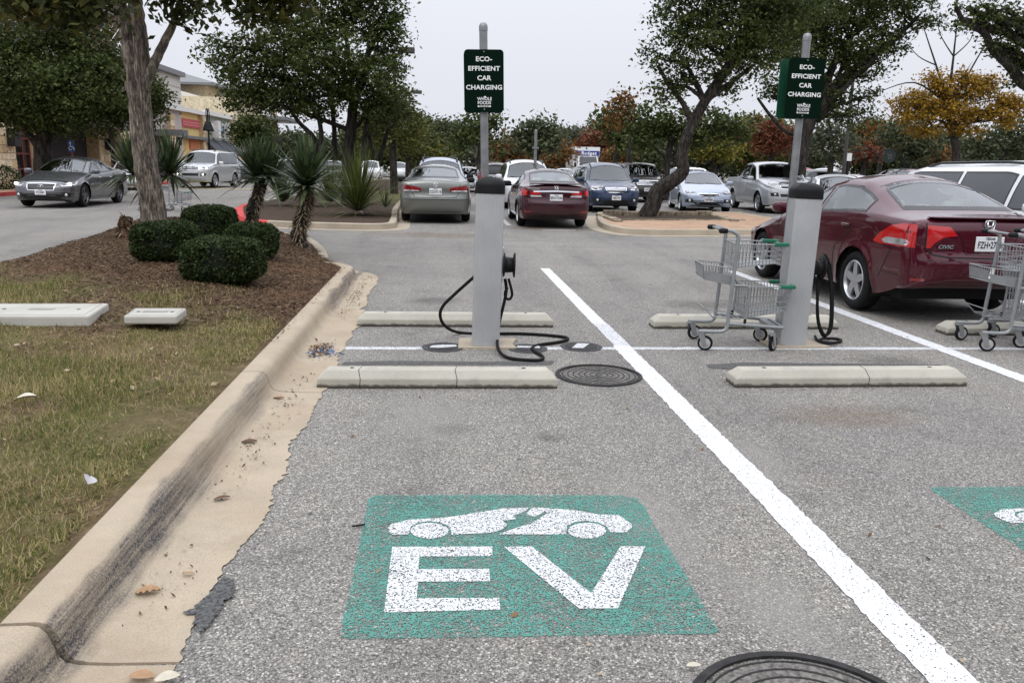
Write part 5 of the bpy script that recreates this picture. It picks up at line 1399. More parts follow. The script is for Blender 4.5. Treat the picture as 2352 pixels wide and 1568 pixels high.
for side in ('left', 'right'):
    c.ribbon('door_moulding', [(1.5, 0.43), (3.15, 0.445)], side, 0.020, P_WINE, 0.010)
    c.ribbon('bumper_joint', [(4.22, 0.45), (4.32, 0.62), (4.42, 0.82)], side, 0.009, SEAM, 0.003)
    c.ribbon('bumper_moulding', [(4.18, 0.52), (4.55, 0.51)], side, 0.018, P_WINE, 0.008)
    c.ribbon('fuel_flap', [(3.78, 0.90), (3.92, 0.90), (3.93, 1.03), (3.80, 1.03), (3.78, 0.90)], side, 0.006, SEAM, 0.003)
c.plate('FZH•2785', 'rear', 0.0, 0.865); c.badge('h_frame', 'rear', 0, 1.05, 0.062)
c.badge('none', 'rear', 0.47, 0.83, 0.052, 'CIVIC')
c.finish()

# ---- grey-green sedan, rear view
c = Car('parked_sedan', 'grey-green sedan in the far row beside the yucca island, rear to camera', 'car', SEDAN, 4.80, 1.83, 1.475, 2.73, 0.95, P_GREEN,
        (-0.16, 24.75), HN, scale=1.06, win=GL_MID, wswin=GL_MID, clear=0.2, tyre=0.33)
c.side_windows(); c.screens(rmat=GL_MID); c.mirrors(BLACK_PL)
for sy in (1, -1):
    c.patch('taillight', [(sy * 0.84, 0.96), (sy * 0.36, 0.90), (sy * 0.36, 0.80), (sy * 0.84, 0.80)], 'rear', LENS_DKRED, 0.008, 0.05)
    c.patch('reversing_lamp', [(sy * 0.80, 0.835), (sy * 0.40, 0.825), (sy * 0.40, 0.795), (sy * 0.80, 0.795)], 'rear', LENS_CLEAR, 0.013, 0.05)
    c.ribbon('boot_seam', [(sy * 0.62, 1.03), (sy * 0.60, 0.80), (sy * 0.52, 0.65), (0, 0.64)], 'rear', 0.012, SEAM)
c.patch('plate_recess', [(-0.36, 0.885), (0.36, 0.885), (0.30, 0.70), (-0.30, 0.70)], 'rear', P_GREEN, 0.003, 0.05)
c.ribbon('bumper_crease', [(-0.86, 0.60), (0, 0.60), (0.86, 0.60)], 'rear', 0.012, SEAM, 0.004)
c.patch('rear_valance', [(-0.7, 0.30), (0.7, 0.30), (0.7, 0.235), (-0.7, 0.235)], 'rear', TRIM, 0.004, 0.08)
c.plate('DZG•0118', 'rear', 0.0, 0.80); c.badge('slant_h', 'rear', 0, 0.965, 0.07)
c.seams([1.3, 2.25], [(3.3, 3.1)]); c.handles([2.1, 3.05], 0.88); c.finish()

# ---- dark wine sedan, rear view
c = Car('parked_sedan', 'dark wine red sedan with a chrome boot strip in the far row, rear to camera', 'car', SEDAN, 4.55, 1.76, 1.435, 2.67, 0.92, P_WINE,
        (2.92, 23.35), HN, scale=1.05, win=GL_CLEAR, wswin=GL_CLEAR, seats=SEAT_TAN, clear=0.19)
c.side_windows(GL_DARK); c.screens(rmat=GL_CLEAR); c.mirrors(BLACK_PL)
for sy in (1, -1):
    corner_lamp(c, 'taillight', -1, sy, [(-0.32, 0.80), (-0.26, 0.93), (-0.05, 0.97), (0.10, 0.90), (0.10, 0.80), (-0.1, 0.77)], LENS_RED)
    c.patch('taillight', [(sy * 0.64, 0.90), (sy * 0.42, 0.875), (sy * 0.36, 0.82), (sy * 0.62, 0.80)], 'rear', LENS_RED, 0.008, 0.05)
    c.patch('reversing_lamp', [(sy * 0.64, 0.80), (sy * 0.38, 0.80), (sy * 0.34, 0.755), (sy * 0.62, 0.755)], 'rear', LENS_CLEAR, 0.010, 0.05)
    c.patch('rear_reflector', [(sy * 0.78, 0.42), (sy * 0.62, 0.42), (sy * 0.62, 0.385), (sy * 0.78, 0.385)], 'rear', LENS_DKRED, 0.006, 0.05)
c.ribbon('chrome_strip', [(-0.56, 0.885), (0, 0.90), (0.56, 0.885)], 'rear', 0.035, CHROME, 0.014)
MB().soft((-c.L / 2 + 0.14, 0, 1.075), (0.12, 0.66, 0.018), 0.5, 8).build('boot_spoiler', P_WINE, c.root, smooth=True)
c.patch('rear_valance', [(-0.66, 0.31), (0.66, 0.31), (0.7, 0.23), (-0.7, 0.23)], 'rear', TRIM, 0.004, 0.08)
c.ribbon('bumper_crease', [(-0.84, 0.64), (-0.5, 0.60), (0, 0.585), (0.5, 0.60), (0.84, 0.64)], 'rear', 0.014, SEAM, 0.003)
c.plate('BRW•7544', 'rear', 0.0, 0.745); c.badge('h_frame', 'rear', 0, 0.965, 0.06)
c.badge('none', 'rear', 0.5, 0.945, 0.06, 'CIVIC')
c.seams([1.28, 2.15], [(3.12, 2.98)]); c.handles([2.02, 2.92], 0.86); c.finish()

# ---- front-end kit shared by the oncoming cars
def front_kit(c, z_hl, hl, grille, plate=None, badge=None, fog=None, intake=None, bars=3, lit=False, gmat=TRIM, chrome=True, bz=None, bmat=None):
    for sy in (1, -1):
        corner_lamp(c, 'headlight', 1, sy, [(a, z_hl + b) for a, b in hl], LENS_CLEAR, 0.008)
        corner_lamp(c, 'headlight_bezel', 1, sy, [(a * 0.86 + 0.03, z_hl + 0.012 + b * 0.55) for a, b in hl], LENS_DARK, 0.013)
        k = c.cast(c.fr((1, sy, R_(38))), Vector((sum(p[0] for p in hl) / len(hl) + 0.02, z_hl + sum(p[1] for p in hl) / len(hl))), 0.012)[0]
        MB().soft(tuple(k), (0.035, 0.06, 0.045), 1.0, 6).build('headlamp_bulb', LAMP_ON if lit else LENS_CLEAR, c.root, smooth=True)
        if fog:
            c.patch('fog_recess', [(sy * (fog[0] + a), fog[1] + b) for a, b in ((-.14, -.07), (.13, -.06), (.16, .05), (-.1, .07))], 'front', TRIM, 0.005, 0.05)
            k = c.cast(c.fr('front'), Vector((sy * fog[0], fog[1])), 0.012)[0]
            MB().soft(tuple(k), (0.02, 0.045, 0.045), 1.0, 6).build('fog_lamp', LAMP_ON if lit == 2 else LENS_CLEAR, c.root, smooth=True)
    w0, w1, z0, z1 = grille
    g = c.patch('grille', [(-w1, z1), (w1, z1), (w0, z0), (-w0, z0)], 'front', gmat, 0.008, 0.05)
    for i in range(bars):
        t = (i + 1) / (bars + 1); w = w0 + (w1 - w0) * t - 0.03; z = z0 + (z1 - z0) * t
        c.ribbon('grille_bar', [(-w, z), (0, z), (w, z)], 'front', 0.018, CHROME if chrome else GREYMETAL, 0.016, g)
    if chrome:
        c.ribbon('grille_surround', [(-w0, z0), (-w1, z1), (0, z1 + 0.008), (w1, z1), (w0, z0), (0, z0 - .006), (-w0, z0)], 'front', 0.026, CHROME, 0.018, g)
    if intake:
        w0, w1, z0, z1 = intake
        c.patch('lower_intake', [(-w1, z1), (w1, z1), (w0, z0), (-w0, z0)], 'front', TRIM, 0.005, 0.06)
    c.patch('front_valance', [(-0.66, 0.27), (0.66, 0.27), (0.6, c.clear + .035), (-0.6, c.clear + .035)], 'front', TRIM, 0.003, 0.08)
    if plate: c.plate(plate[0], 'front', 0, plate[1], plate[2] if len(plate) > 2 else 'TEXAS')
    if badge: c.badge(badge[0], 'front', 0, badge[1], badge[2])
    wz = c.sp['ws'][0] * c.L
    for y0, y1 in ((0.55, 0.05), (-0.05, -0.6)):
        zz = c.T('zr', wz)[0] + 0.03
        c.ribbon('wiper', [(y0, zz), (y1, zz + 0.035)], 'front', 0.014, TRIM, 0.03)
HL_A = [(-0.30, 0.06), (-0.05, 0.07), (0.26, 0.0), (0.22, -0.07), (0.0, -0.06), (-0.2, -0.02)]
HL_B = [(-0.20, 0.07), (0.24, 0.08), (0.27, -0.06), (0.0, -0.08), (-0.16, -0.03)]

# ---- gunmetal sedan driving past the shops
hd = math.atan2(-1.0, 0.02)
c = Car('moving_sedan', 'gunmetal sedan with lit headlights driving past the store', 'car', SEDAN, 4.80, 1.82, 1.50, 2.85, 0.90, P_GUN, (-12.3, 29.1), hd,
        scale=1.05, win=GL_DARK, wswin=GL_MID, rim=RIM_DARK, tyre=0.345, clear=0.17)
c.side_windows(); c.screens(); c.mirrors()
front_kit(c, 0.70, HL_A, (0.36, 0.40, 0.52, 0.71), ('FTJ•5081', 0.46), ('peak', 0.625, 0.075), (0.66, 0.38), (0.52, 0.58, 0.29, 0.40), 0, lit=1)
c.seams([1.3, 2.25], [(3.3, 3.1)]); c.handles([2.1, 3.0], 0.87, CHROME); c.finish()

# ---- silver off-road suv coming down the drive
c = Car('moving_suv', 'silver off-road SUV with lit lamps on the drive', 'car', BOXY, 4.80, 1.95, 1.98, 2.79, 0.92, P_SILVER, (-13.45, 49.6), math.atan2(-1, -0.12),
        scale=1.06, win=GL_DARK, wswin=GL_MID, tyre=0.39, clear=0.28, res=0.06)
c.side_windows(); c.screens(False); c.mirrors(P_WHITE); c.roof_rack(1.9, 4.2)
front_kit(c, 1.03, HL_B, (0.42, 0.46, 0.92, 1.10), None, ('rings', 1.03, 0.08), (0.66, 0.70), (0.42, 0.44, 0.62, 0.76), 1, lit=2)
c.finish()

# ---- row facing the camera behind the far aisle
c = Car('parked_suv', 'pale blue-grey SUV with black roof bars in front of the grey-green sedan', 'car', SUV, 4.6, 1.83, 1.72, 2.65, 0.9, P_PALE, (-0.05, 30.6), HS, scale=1.06, win=GL_MID, res=0.06, tyre=0.34)
c.side_windows(); c.screens(False); c.mirrors(BLACK_PL); c.roof_rack(1.8, 4.0, cross=True); front_kit(c, 0.80, HL_B, (0.4, 0.45, 0.62, 0.82)); c.finish()
c = Car('parked_suv', 'white SUV facing the camera in front of the dark wine sedan', 'car', SUV, 4.55, 1.84, 1.68, 2.62, 0.92, P_WHITE, (3.25, 32.4), HS, scale=1.08, win=GL_MID, res=0.06, tyre=0.34)
c.side_windows(); c.screens(False); c.mirrors(); c.roof_rack(1.8, 4.0); front_kit(c, 0.82, HL_A, (0.36, 0.42, 0.62, 0.80), fog=(0.6, 0.42), intake=(.4, .45, .3, .42)); c.finish()
c = Car('parked_suv', 'navy SUV with chrome grille facing the camera left of the leaning oak', 'car', SUV, 4.56, 1.79, 1.68, 2.61, 0.93, P_NAVY, (6.1, 31.0), HS, scale=1.05, win=GL_MID, wswin=GL_MID, res=0.05, tyre=0.335)
c.side_windows(); c.screens(False); c.mirrors(); c.roof_rack(1.75, 3.9)
front_kit(c, 0.82, HL_B, (0.30, 0.36, 0.68, 0.83), ('FBD•179', 0.50), ('oval', 0.80, 0.07), (0.62, 0.42), (0.40, 0.44, 0.30, 0.42), 3)
c.patch('lower_cladding', [(-0.78, 0.36), (0.78, 0.36), (0.7, 0.25), (-0.7, 0.25)], 'front', TRIM, 0.003, 0.06); c.finish()
c = Car('parked_suv', 'black boxy SUV half hidden behind the navy SUV', 'car', BOXY, 4.85, 1.99, 1.84, 2.78, 0.95, P_BRONZE, (9.45, 40.0), HS, win=GL_MID, wswin=GL_MID, res=0.07, tyre=0.37, clear=0.22)
c.side_windows(); c.screens(False); c.mirrors(); front_kit(c, 0.93, HL_B, (0.48, 0.5, 0.82, 1.0), ('CKP•418', 0.60), ('h_frame', 0.91, 0.09), intake=(.6, .64, .35, .62)); c.finish()
c = Car('parked_sedan', 'ice blue compact sedan facing the camera right of the leaning oak', 'car', SEDAN, 4.55, 1.78, 1.44, 2.70, 0.89, P_ICE, (10.0, 31.7), math.atan2(-1, -0.14), scale=1.05, win=GL_MID, wswin=GL_CLEAR, res=0.05, clear=0.17)
c.side_windows(); c.screens(False); c.mirrors()
front_kit(c, 0.70, HL_A, (0.34, 0.38, 0.60, 0.665), ('FZP•5825', 0.47), ('slant_h', 0.635, 0.07), (0.64, 0.42), (0.42, 0.62, 0.28, 0.44), 0)
c.seams([1.3, 2.2], [(3.1, 2.95)]); c.finish()
c = Car('parked_pickup', 'silver double-cab pickup facing the camera', 'pickup', PICKUP, 5.25, 1.98, 1.86, 3.10, 0.98, P_SILVER, (13.1, 32.3), math.atan2(-1, -0.06), scale=1.04, win=GL_DARK, wswin=GL_MID, res=0.05, tyre=0.375, clear=0.26)
c.side_windows(); c.screens(False); c.mirrors()
front_kit(c, 1.02, HL_B, (0.46, 0.48, 0.88, 1.08), None, ('h_frame', 0.98, 0.085), (0.66, 0.68), (0.46, 0.48, 0.60, 0.70), 1)
c.seams([1.45, 2.35], [(3.25, 3.2)]); c.handles([2.2, 3.1], 1.05); c.finish()
c = Car('parked_suv', 'dark bronze SUV seen from behind past the first sign pole', 'car', SUV, 4.7, 1.88, 1.74, 2.75, 0.93, P_BRONZE, (2.75, 44.8), HN, win=GL_DARK, wswin=GL_DARK, res=0.07, tyre=0.36)
c.side_windows(); c.screens(True, GL_DARK, [(-.68, 1.12), (.68, 1.12), (.58, 1.52), (-.58, 1.52)]); c.mirrors()
for sy in (1, -1): c.patch('taillight', [(sy * .9, 1.15), (sy * .76, 1.15), (sy * .74, .85), (sy * .9, .85)], 'rear', LENS_RED, .008, .06)
c.ribbon('chrome_strip', [(-.5, 1.05), (0, 1.05), (.5, 1.05)], 'rear', .09, CHROME, .012); c.plate('CXN•204', 'rear', 0, .92); c.finish()
c = Car('parked_sedan', 'white sedan beyond the maroon sedan roof, nose towards the camera', 'car', SEDAN, 4.65, 1.80, 1.46, 2.75, 0.92, P_WHITE, (12.0, 24.4), math.atan2(-1, -0.25), scale=1.03, win=GL_MID, wswin=GL_MID, res=0.05)
c.side_windows(); c.screens(False); c.mirrors(BLACK_PL); front_kit(c, 0.72, HL_A, (0.34, 0.38, 0.55, 0.70)); c.finish()
c = Car('parked_minivan', 'maroon minivan with black roof rails in the distance at right', 'van', VAN, 5.1, 1.95, 1.76, 3.0, 0.95, paint('dull_maroon_paint', (0.13, 0.03, 0.04)), (19.6, 33.0), math.atan2(-0.5, -0.86), win=GL_DARK, wswin=GL_MID, res=0.06, tyre=.35)
c.side_windows(); c.screens(False); c.mirrors(); c.roof_rack(2.2, 4.6); front_kit(c, 0.8, HL_B, (.36, .4, .6, .75)); c.finish()
c = Car('parked_minivan', 'white minivan with black tinted windows at the right edge', 'van', VAN, 5.1, 1.97, 1.80, 3.0, 0.97, P_WHITE, (9.15, 11.9), HS + R_(3), win=GL_DARK, wswin=GL_DARK, res=0.04, tyre=0.345)
c.side_windows(); c.screens(True, GL_DARK, [(-.7, 1.1), (.7, 1.1), (.6, 1.56), (-.6, 1.56)]); c.mirrors(); c.roof_rack(2.0, 4.5, .62); c.seams([1.5, 2.3], [(3.6, 3.4)]); c.finish()
# ---- cars further off, told apart only by colour and place
FAR = [
 ('white pickup far behind the pale SUV, right of the grey-green sedan', 'pickup', PICKUP, P_WHITE, (1.9, 62), HS, 1.0),
 ('silver sedan far behind the pale SUV, before the white pickup', 'car', SEDAN, P_SILVER, (1.55, 50), HS, 1.0),
 ('white sedan in the distance left of the removal truck', 'car', SEDAN, P_WHITE, (8.9, 60), HS, 1.0),
 ('white SUV far away under the yellow-green tree', 'car', SUV, P_WHITE, (19.5, 67), math.atan2(-.3, -1), 1.0),
 ('red pickup far away behind the second pole', 'pickup', PICKUP, paint('red_paint', (0.3, 0.015, 0.015)), (26.5, 60), 0.3, 1.0),
 ('white hatchback far away left of the small white sign', 'car', SEDAN, P_WHITE, (24.5, 48.0), math.atan2(-.6, -1), 1.0),
 ('black SUV far away below the small white sign', 'car', SUV, P_BLACK, (25.2, 55), math.atan2(-.2, -1), 1.0),
 ('white pickup far away below the arched cart sign', 'pickup', PICKUP, P_WHITE, (30.5, 64), math.atan2(-1, -.8), 1.0),
 ('dark grey pickup far away right of the arched cart sign', 'pickup', PICKUP, P_GUN, (27.0, 47), math.atan2(.1, -1), 1.0),
 ('grey hatchback parked by the shops behind the silver SUV', 'car', SEDAN, P_GUN, (-15.1, 62), HN + .5, 1.1),
 ('black sedan parked by the shops beyond the grey hatchback', 'car', SUV, P_BLACK, (-13.4, 72), HN + .5, 1.0),
 ('white sedan parked in front of the cream store', 'car', SEDAN, P_WHITE, (-16.0, 44.5), HS + .3, 1.0),
 ('white van far away between the island trunks', 'van', VAN, P_WHITE, (-6.5, 78), HS, 1.0),
 ('grey SUV far away between the island trunks', 'car', SUV, P_GUN, (-9.2, 74), HN, 1.0),
 ('white SUV far away beside the last island trunk', 'car', SUV, P_WHITE, (-4.4, 88), HS, 1.0),
 ('silver car far away left of the nearest yucca', 'car', SEDAN, P_SILVER, (-11.8, 82), HN, 1.0),
]
for lab, cat, sp, pt, loc, hd, sc in FAR:
    dims = {id(SEDAN): (4.6, 1.8, 1.45, 2.7, .92, .32), id(SUV): (4.6, 1.86, 1.72, 2.7, .92, .35), id(VAN): (5.1, 1.95, 1.78, 3.0, .95, .35), id(PICKUP): (5.5, 1.98, 1.85, 3.4, .98, .38)}[id(sp)]
    c = Car('distant_car' if cat == 'car' else 'distant_' + cat, lab, cat, sp, *dims[:5], pt, loc, hd, res=0.12, scale=sc, win=GL_DARK, wswin=GL_MID, tyre=dims[5], group='cars in the distance')
    c.side_windows(); c.screens(sp is SEDAN); c.mirrors()
    if sp is SEDAN: 
        for sy in (1, -1): c.patch('taillight', [(sy * .8, .98), (sy * .5, .98), (sy * .5, .82), (sy * .8, .82)], 'rear', LENS_RED, .008, .08)
    for sy in (1, -1): corner_lamp(c, 'headlight', 1, sy, [(a, .5 * dims[2] + b) for a, b in HL_B], LENS_CLEAR, .01)
    c.finish()

# ---- removal truck
t = empty('removal_truck', (D(1346, 370, 80).x, 80.0, 0), HS); tag(t, 'white box truck with a blue name band above its cab', 'truck')
tw, tz = 2.45, 3.55
MB().box((-2.6, 0, 2.1), (5.0, tw, 2.7)).build('cargo_box', P_WHITE, t)
MB().box((0.25, 0, 3.02), (0.7, tw - .02, 0.84)).build('overcab_box', P_WHITE, t)
MB().box((0.62, 0, 2.86), (0.05, tw - .1, 0.42)).build('name_band', plain('truck_blue', (0.015, 0.035, 0.2), 0.5), t)
e = empty('name', (0.66, 0.0, 2.86), parent=t, rot=(PI / 2, 0, PI / 2)); link_mesh('lettering', text_mesh('Budget', 0.42, 0.012), WHITE_LET, e, (0.15, -.01, 0)); link_mesh('lettering', text_mesh('//', 0.36, 0.01), plain('orange_letter', (.5, .12, .03), .5), e, (-0.72, 0, 0))
cab = MB().add([(0, -1, .5), (0, 1, .5), (2.3, 1, .5), (2.3, -1, .5), (0, -1, 2.55), (0, 1, 2.55), (.9, .9, 2.55), (.9, -.9, 2.55), (1.5, -1, 1.6), (1.5, 1, 1.6), (2.25, 1, 1.35), (2.25, -1, 1.35)],
    [(0, 1, 5, 4), (4, 5, 6, 7), (7, 6, 9, 8), (8, 9, 10, 11), (11, 10, 2, 3), (1, 0, 3, 2), (0, 4, 7, 8), (0, 8, 11, 3), (1, 9, 6, 5), (1, 2, 10, 9)]).build('cab', P_WHITE, t)
MB().add([(0.92, -.82, 2.5), (0.92, .82, 2.5), (1.5, .88, 1.66), (1.5, -.88, 1.66)], [(0, 3, 2, 1)]).build('windshield', DARKGLASS, t, loc=(.03, 0, .02))
for sy in (1, -1): MB().soft((1.3, sy * 1.25, 1.75), (.07, .12, .22), .5, 6).build('door_mirror', TRIM, t)
for x in (1.3, -3.6):
    for sy in (1, -1): MB().lathe([(.2, -.13), (.42, -.12), (.44, 0), (.42, .12), (.2, .13)], 20, (x, sy * .95, .44), 'Y').build('wheel', RUBBER, t)
# ------------------------------------------------------------------ trees
BARK_GREY = m_bark('grey_brown_bark', (0.19, 0.155, 0.125), (0.42, 0.36, 0.29), 16.0)
BARK_DARK = m_bark('dark_oak_bark', (0.035, 0.03, 0.026), (0.085, 0.075, 0.065), 10.0)
OAK = leafy('live_oak_leaves', [(0.2, (0.020, 0.031, 0.009)), (0.42, (0.042, 0.060, 0.016)), (0.58, (0.074, 0.094, 0.026)), (0.82, (0.125, 0.138, 0.046))], 1.3)
OAK_OLIVE = leafy('olive_leaves', [(0.2, (0.045, 0.056, 0.016)), (0.5, (0.095, 0.105, 0.028)), (0.8, (0.18, 0.17, 0.05))], 0.9)
BROAD = leafy('broad_dark_leaves', [(0.15, (0.018, 0.025, 0.008)), (0.5, (0.04, 0.05, 0.014)), (0.72, (0.09, 0.085, 0.02)), (0.9, (0.22, 0.16, 0.03))], 1.2, transl=0.3)
YELLOW = leafy('yellow_leaves', [(0.15, (0.15, 0.085, 0.014)), (0.5, (0.29, 0.17, 0.022)), (0.8, (0.37, 0.23, 0.035)), (0.95, (0.16, 0.14, 0.035))], 0.6)
RED_L = leafy('rust_leaves', [(0.2, (0.08, 0.026, 0.016)), (0.5, (0.15, 0.048, 0.026)), (0.85, (0.21, 0.09, 0.042))], 0.6)
ORANGE_L = leafy('orange_leaves', [(0.2, (0.10, 0.05, 0.018)), (0.5, (0.17, 0.085, 0.026)), (0.85, (0.22, 0.13, 0.04))], 0.5)
YGREEN = leafy('yellow_green_leaves', [(0.2, (0.06, 0.065, 0.012)), (0.5, (0.13, 0.125, 0.02)), (0.85, (0.24, 0.20, 0.03))], 0.7)
GREYG = leafy('grey_green_leaves', [(0.2, (0.045, 0.055, 0.036)), (0.5, (0.09, 0.10, 0.062)), (0.85, (0.15, 0.155, 0.095))], 0.7)
FARG = leafy('far_green_leaves', [(0.2, (0.042, 0.056, 0.030)), (0.5, (0.078, 0.094, 0.048)), (0.85, (0.13, 0.14, 0.07))], 0.6)

def leaf_quads(C, size, aspect=0.55, up=0.35, fold=0.0, droop=0.0):
    """C (N,3) leaf centres -> rhombic leaves in random attitudes"""
    n = len(C); size = np.broadcast_to(size, n) * RNG.uniform(0.4, 1.3, n)
    nrm = RNG.normal(size=(n, 3)); nrm[:, 2] = np.abs(nrm[:, 2]) + up; nrm /= np.linalg.norm(nrm, axis=1)[:, None]
    a = RNG.normal(size=(n, 3)); a[:, 2] -= droop; a -= nrm * (a * nrm).sum(1)[:, None]; a /= np.linalg.norm(a, axis=1)[:, None] + 1e-9
    b = np.cross(nrm, a)
    h = (size / 2)[:, None]; w = h * aspect
    V = np.empty((n, 4, 3)); V[:, 0] = C - a * h; V[:, 1] = C + b * w - a * h * 0.1; V[:, 2] = C + a * h; V[:, 3] = C - b * w - a * h * 0.1
    return V.reshape(-1, 3)
def crown_points(blobs, tuft_r, per_tuft, dens, shell=0.45):
    """tufts scattered through ellipsoids, denser near the skin; leaves clustered round each tuft"""
    out = []; tufts = []
    for c, r in blobs:
        vol = r[0] * r[1] * r[2]
        k = max(6, int(dens * vol ** 0.72))
        d = RNG.normal(size=(k, 3)); d /= np.linalg.norm(d, axis=1)[:, None]
        rad = RNG.uniform(0.12, 1, k) ** shell
        rad *= 1 + 0.22 * np.sin(d[:, 0] * 5 + c[0]) * np.cos(d[:, 2] * 6 + c[1]) + RNG.normal(0, 0.06, k)
        t = np.asarray(c) + d * rad[:, None] * np.asarray(r)
        tufts.append(t)
        q = RNG.normal(size=(k, per_tuft, 3)) * tuft_r * RNG.uniform(0.6, 1.3, (k, 1, 1)); q[:, :, 2] *= 0.6
        out.append((t[:, None, :] + q).reshape(-1, 3))
    return np.concatenate(out), np.concatenate(tufts)
def limb(m, P, r0, r1, n=8, wig=0.0):
    P = [Vector(p) for p in P]; pts = catmull(P, 5)
    if wig: pts = [p + Vector(RNG.normal(0, wig, 3)) if 0 < i < len(pts) - 1 else p for i, p in enumerate(pts)]
    k = len(pts); m.tube(pts, [r0 + (r1 - r0) * (i / (k - 1)) ** 0.8 for i in range(k)], n)
def tree(name, label, trunk, radii, blobs, mat, bark, leaf=0.09, tuft=0.22, per=30, dens=26, branches=True, group=None, bare=0, aspect=0.55, cat='tree', shell=0.45, droop=0.0, extra=(), twigs=1):
    """trunk: world points; blobs: [(centre, (rx,ry,rz))]"""
    r = empty(name, tuple(trunk[0])); tag(r, label, cat, group); o0 = Vector(trunk[0])
    m = MB(); limb(m, [Vector(p) - o0 for p in trunk], radii[0], radii[1], 12, radii[1] * 0.035)
    smooth_by_angle(m.build('trunk', bark, r), 70)
    top = Vector(trunk[-1])
    pts, tufts = crown_points(blobs, tuft, per, dens, shell)
    m = MB()
    for P, ra, rb in extra: limb(m, [Vector(p) - o0 for p in P], ra, rb, 9, rb * .08)
    if branches:
        for c, rr in blobs:
            c = Vector(c); near = min([Vector(p) for p in trunk[1:]], key=lambda p: (p - c).length + max(0, p.z - c.z) * 2)
            mid = near.lerp(c, 0.5) + Vector((0, 0, 0.10 * (c - near).length)) + Vector(RNG.normal(0, .05 * (c - near).length, 3))
            rb = radii[1] * 0.62; limb(m, [near - o0, mid - o0, c - o0], rb, rb * 0.35, 7, rb * .25)
            sel = RNG.choice(len(tufts), min(len(tufts), 160), replace=False)
            cand = [Vector(tufts[i]) for i in sel if (Vector(tufts[i]) - c).length < max(rr) * 1.05][:int(9 * twigs)]
            for t in cand:
                st = mid.lerp(c, random.uniform(0.2, 1)); limb(m, [st - o0, st.lerp(t, .55) - o0 + Vector((0, 0, .05)), t - o0], rb * .32, rb * .08, 5)
    if bare:
        sel = RNG.choice(len(tufts), bare)
        for i in sel:
            t = Vector(tufts[i]); st = top.lerp(t, .25); t2 = st + (t - st) * random.uniform(1.2, 1.5) + Vector((0, 0, .4))
            limb(m, [st - o0, st.lerp(t2, .5) - o0 + Vector((0, 0, .2)), t2 - o0], radii[1] * .25, .008, 4)
    if m.v: smooth_by_angle(m.build('branches', bark, r), 70)
    V = leaf_quads(pts - np.array(o0), leaf, aspect, droop=droop)
    tag(link_mesh('crown', np_mesh('crown', V, 4), mat, r), kind='stuff')
    return r
def bl(L, Y, ky=0.8):
    """blobs given as photo centre and photo radii at depth Y (+ own offset)"""
    out = []
    for q in L:
        px, py, rx, ry = q[:4]; yy = Y + (q[4] if len(q) > 4 else 0)
        c = D(px, py, yy); s = yy / FPX
        s *= 0.90; out.append((tuple(c), (rx * s, max(rx, ry) * s * ky, ry * s)))
    return out
def tp(L, Y): return [D(px, py, Y) for px, py in L]
def base(px, Y, z=0.05): p = D(px, 400, Y); return Vector((p.x, p.y, z))

# rough-barked tree in the near bed with overhanging broad leaves
Yt = 15.8
b0 = Vector((D(352, 480, Yt).x, Yt, float(bed_z([(D(352, 480, Yt).x, Yt)])[0]) - 0.05))
tr = [b0] + tp([(352, 490), (345, 440), (335, 380), (325, 300), (322, 240), (312, 190)], Yt)
ex = [(tp([(316, 215), (302, 130), (290, 60), (268, 0), (255, -60)], Yt), .165, .12), (tp([(325, 235), (327, 160), (322, 90), (312, 20), (303, -60)], Yt - .05), .155, .12),
      (tp([(322, 245), (336, 190), (362, 130), (385, 85), (398, 55), (412, 10)], Yt - .1), .11, .055), (tp([(268, 0), (180, -60), (60, -70)], Yt - 1), .08, .03),
      (tp([(303, -60), (450, -90), (620, -60)], Yt - 1), .10, .04), (tp([(398, 55), (420, 40), (436, 45)], Yt - .3), .04, .015)]
fg = bl([(30, -5, 90, 55, -3), (120, -20, 90, 55, -3), (190, 5, 60, 45, -3), (225, -8, 35, 40, -3), (415, 5, 38, 50, -.5), (380, -30, 70, 40, -1), (560, -40, 80, 55, -3), (610, -8, 75, 55, -3), (660, -30, 60, 45, -3), (300, -110, 180, 60, -1), (500, -110, 150, 50, -2)], Yt)
tree('rough_barked_tree', 'rough grey-barked forked trunk rising behind the clipped shrubs', tr, (0.245, 0.185), fg, BROAD, BARK_GREY, leaf=0.17, tuft=0.24, per=46, dens=90, branches=False, aspect=0.5, shell=0.6, droop=1.2, extra=ex)

# oak in front of the store
Yo = 34.0
tree('store_front_oak', 'large dark live oak in front of the store entrance', [base(95, Yo)] + tp([(98, 340), (104, 300), (110, 250)], Yo), (0.36, 0.26),
     bl([(-30, 150, 110, 110), (80, 100, 110, 85), (190, 120, 90, 75), (60, 200, 130, 90, -1), (180, 215, 120, 85, -1), (275, 195, 80, 80, 0), (330, 250, 52, 62, 1), (250, 265, 80, 45), (120, 270, 90, 40), (20, 265, 60, 38), (-60, 240, 90, 60), (130, 45, 70, 50), (345, 215, 40, 50, 1)], Yo),
     OAK, BARK_DARK, leaf=0.16, tuft=0.25, per=34, dens=78, group='street trees', extra=[(tp([(96, 350), (70, 310), (50, 270)], Yo), .17, .1), (tp([(100, 345), (120, 300), (150, 260)], Yo), .17, .1)])
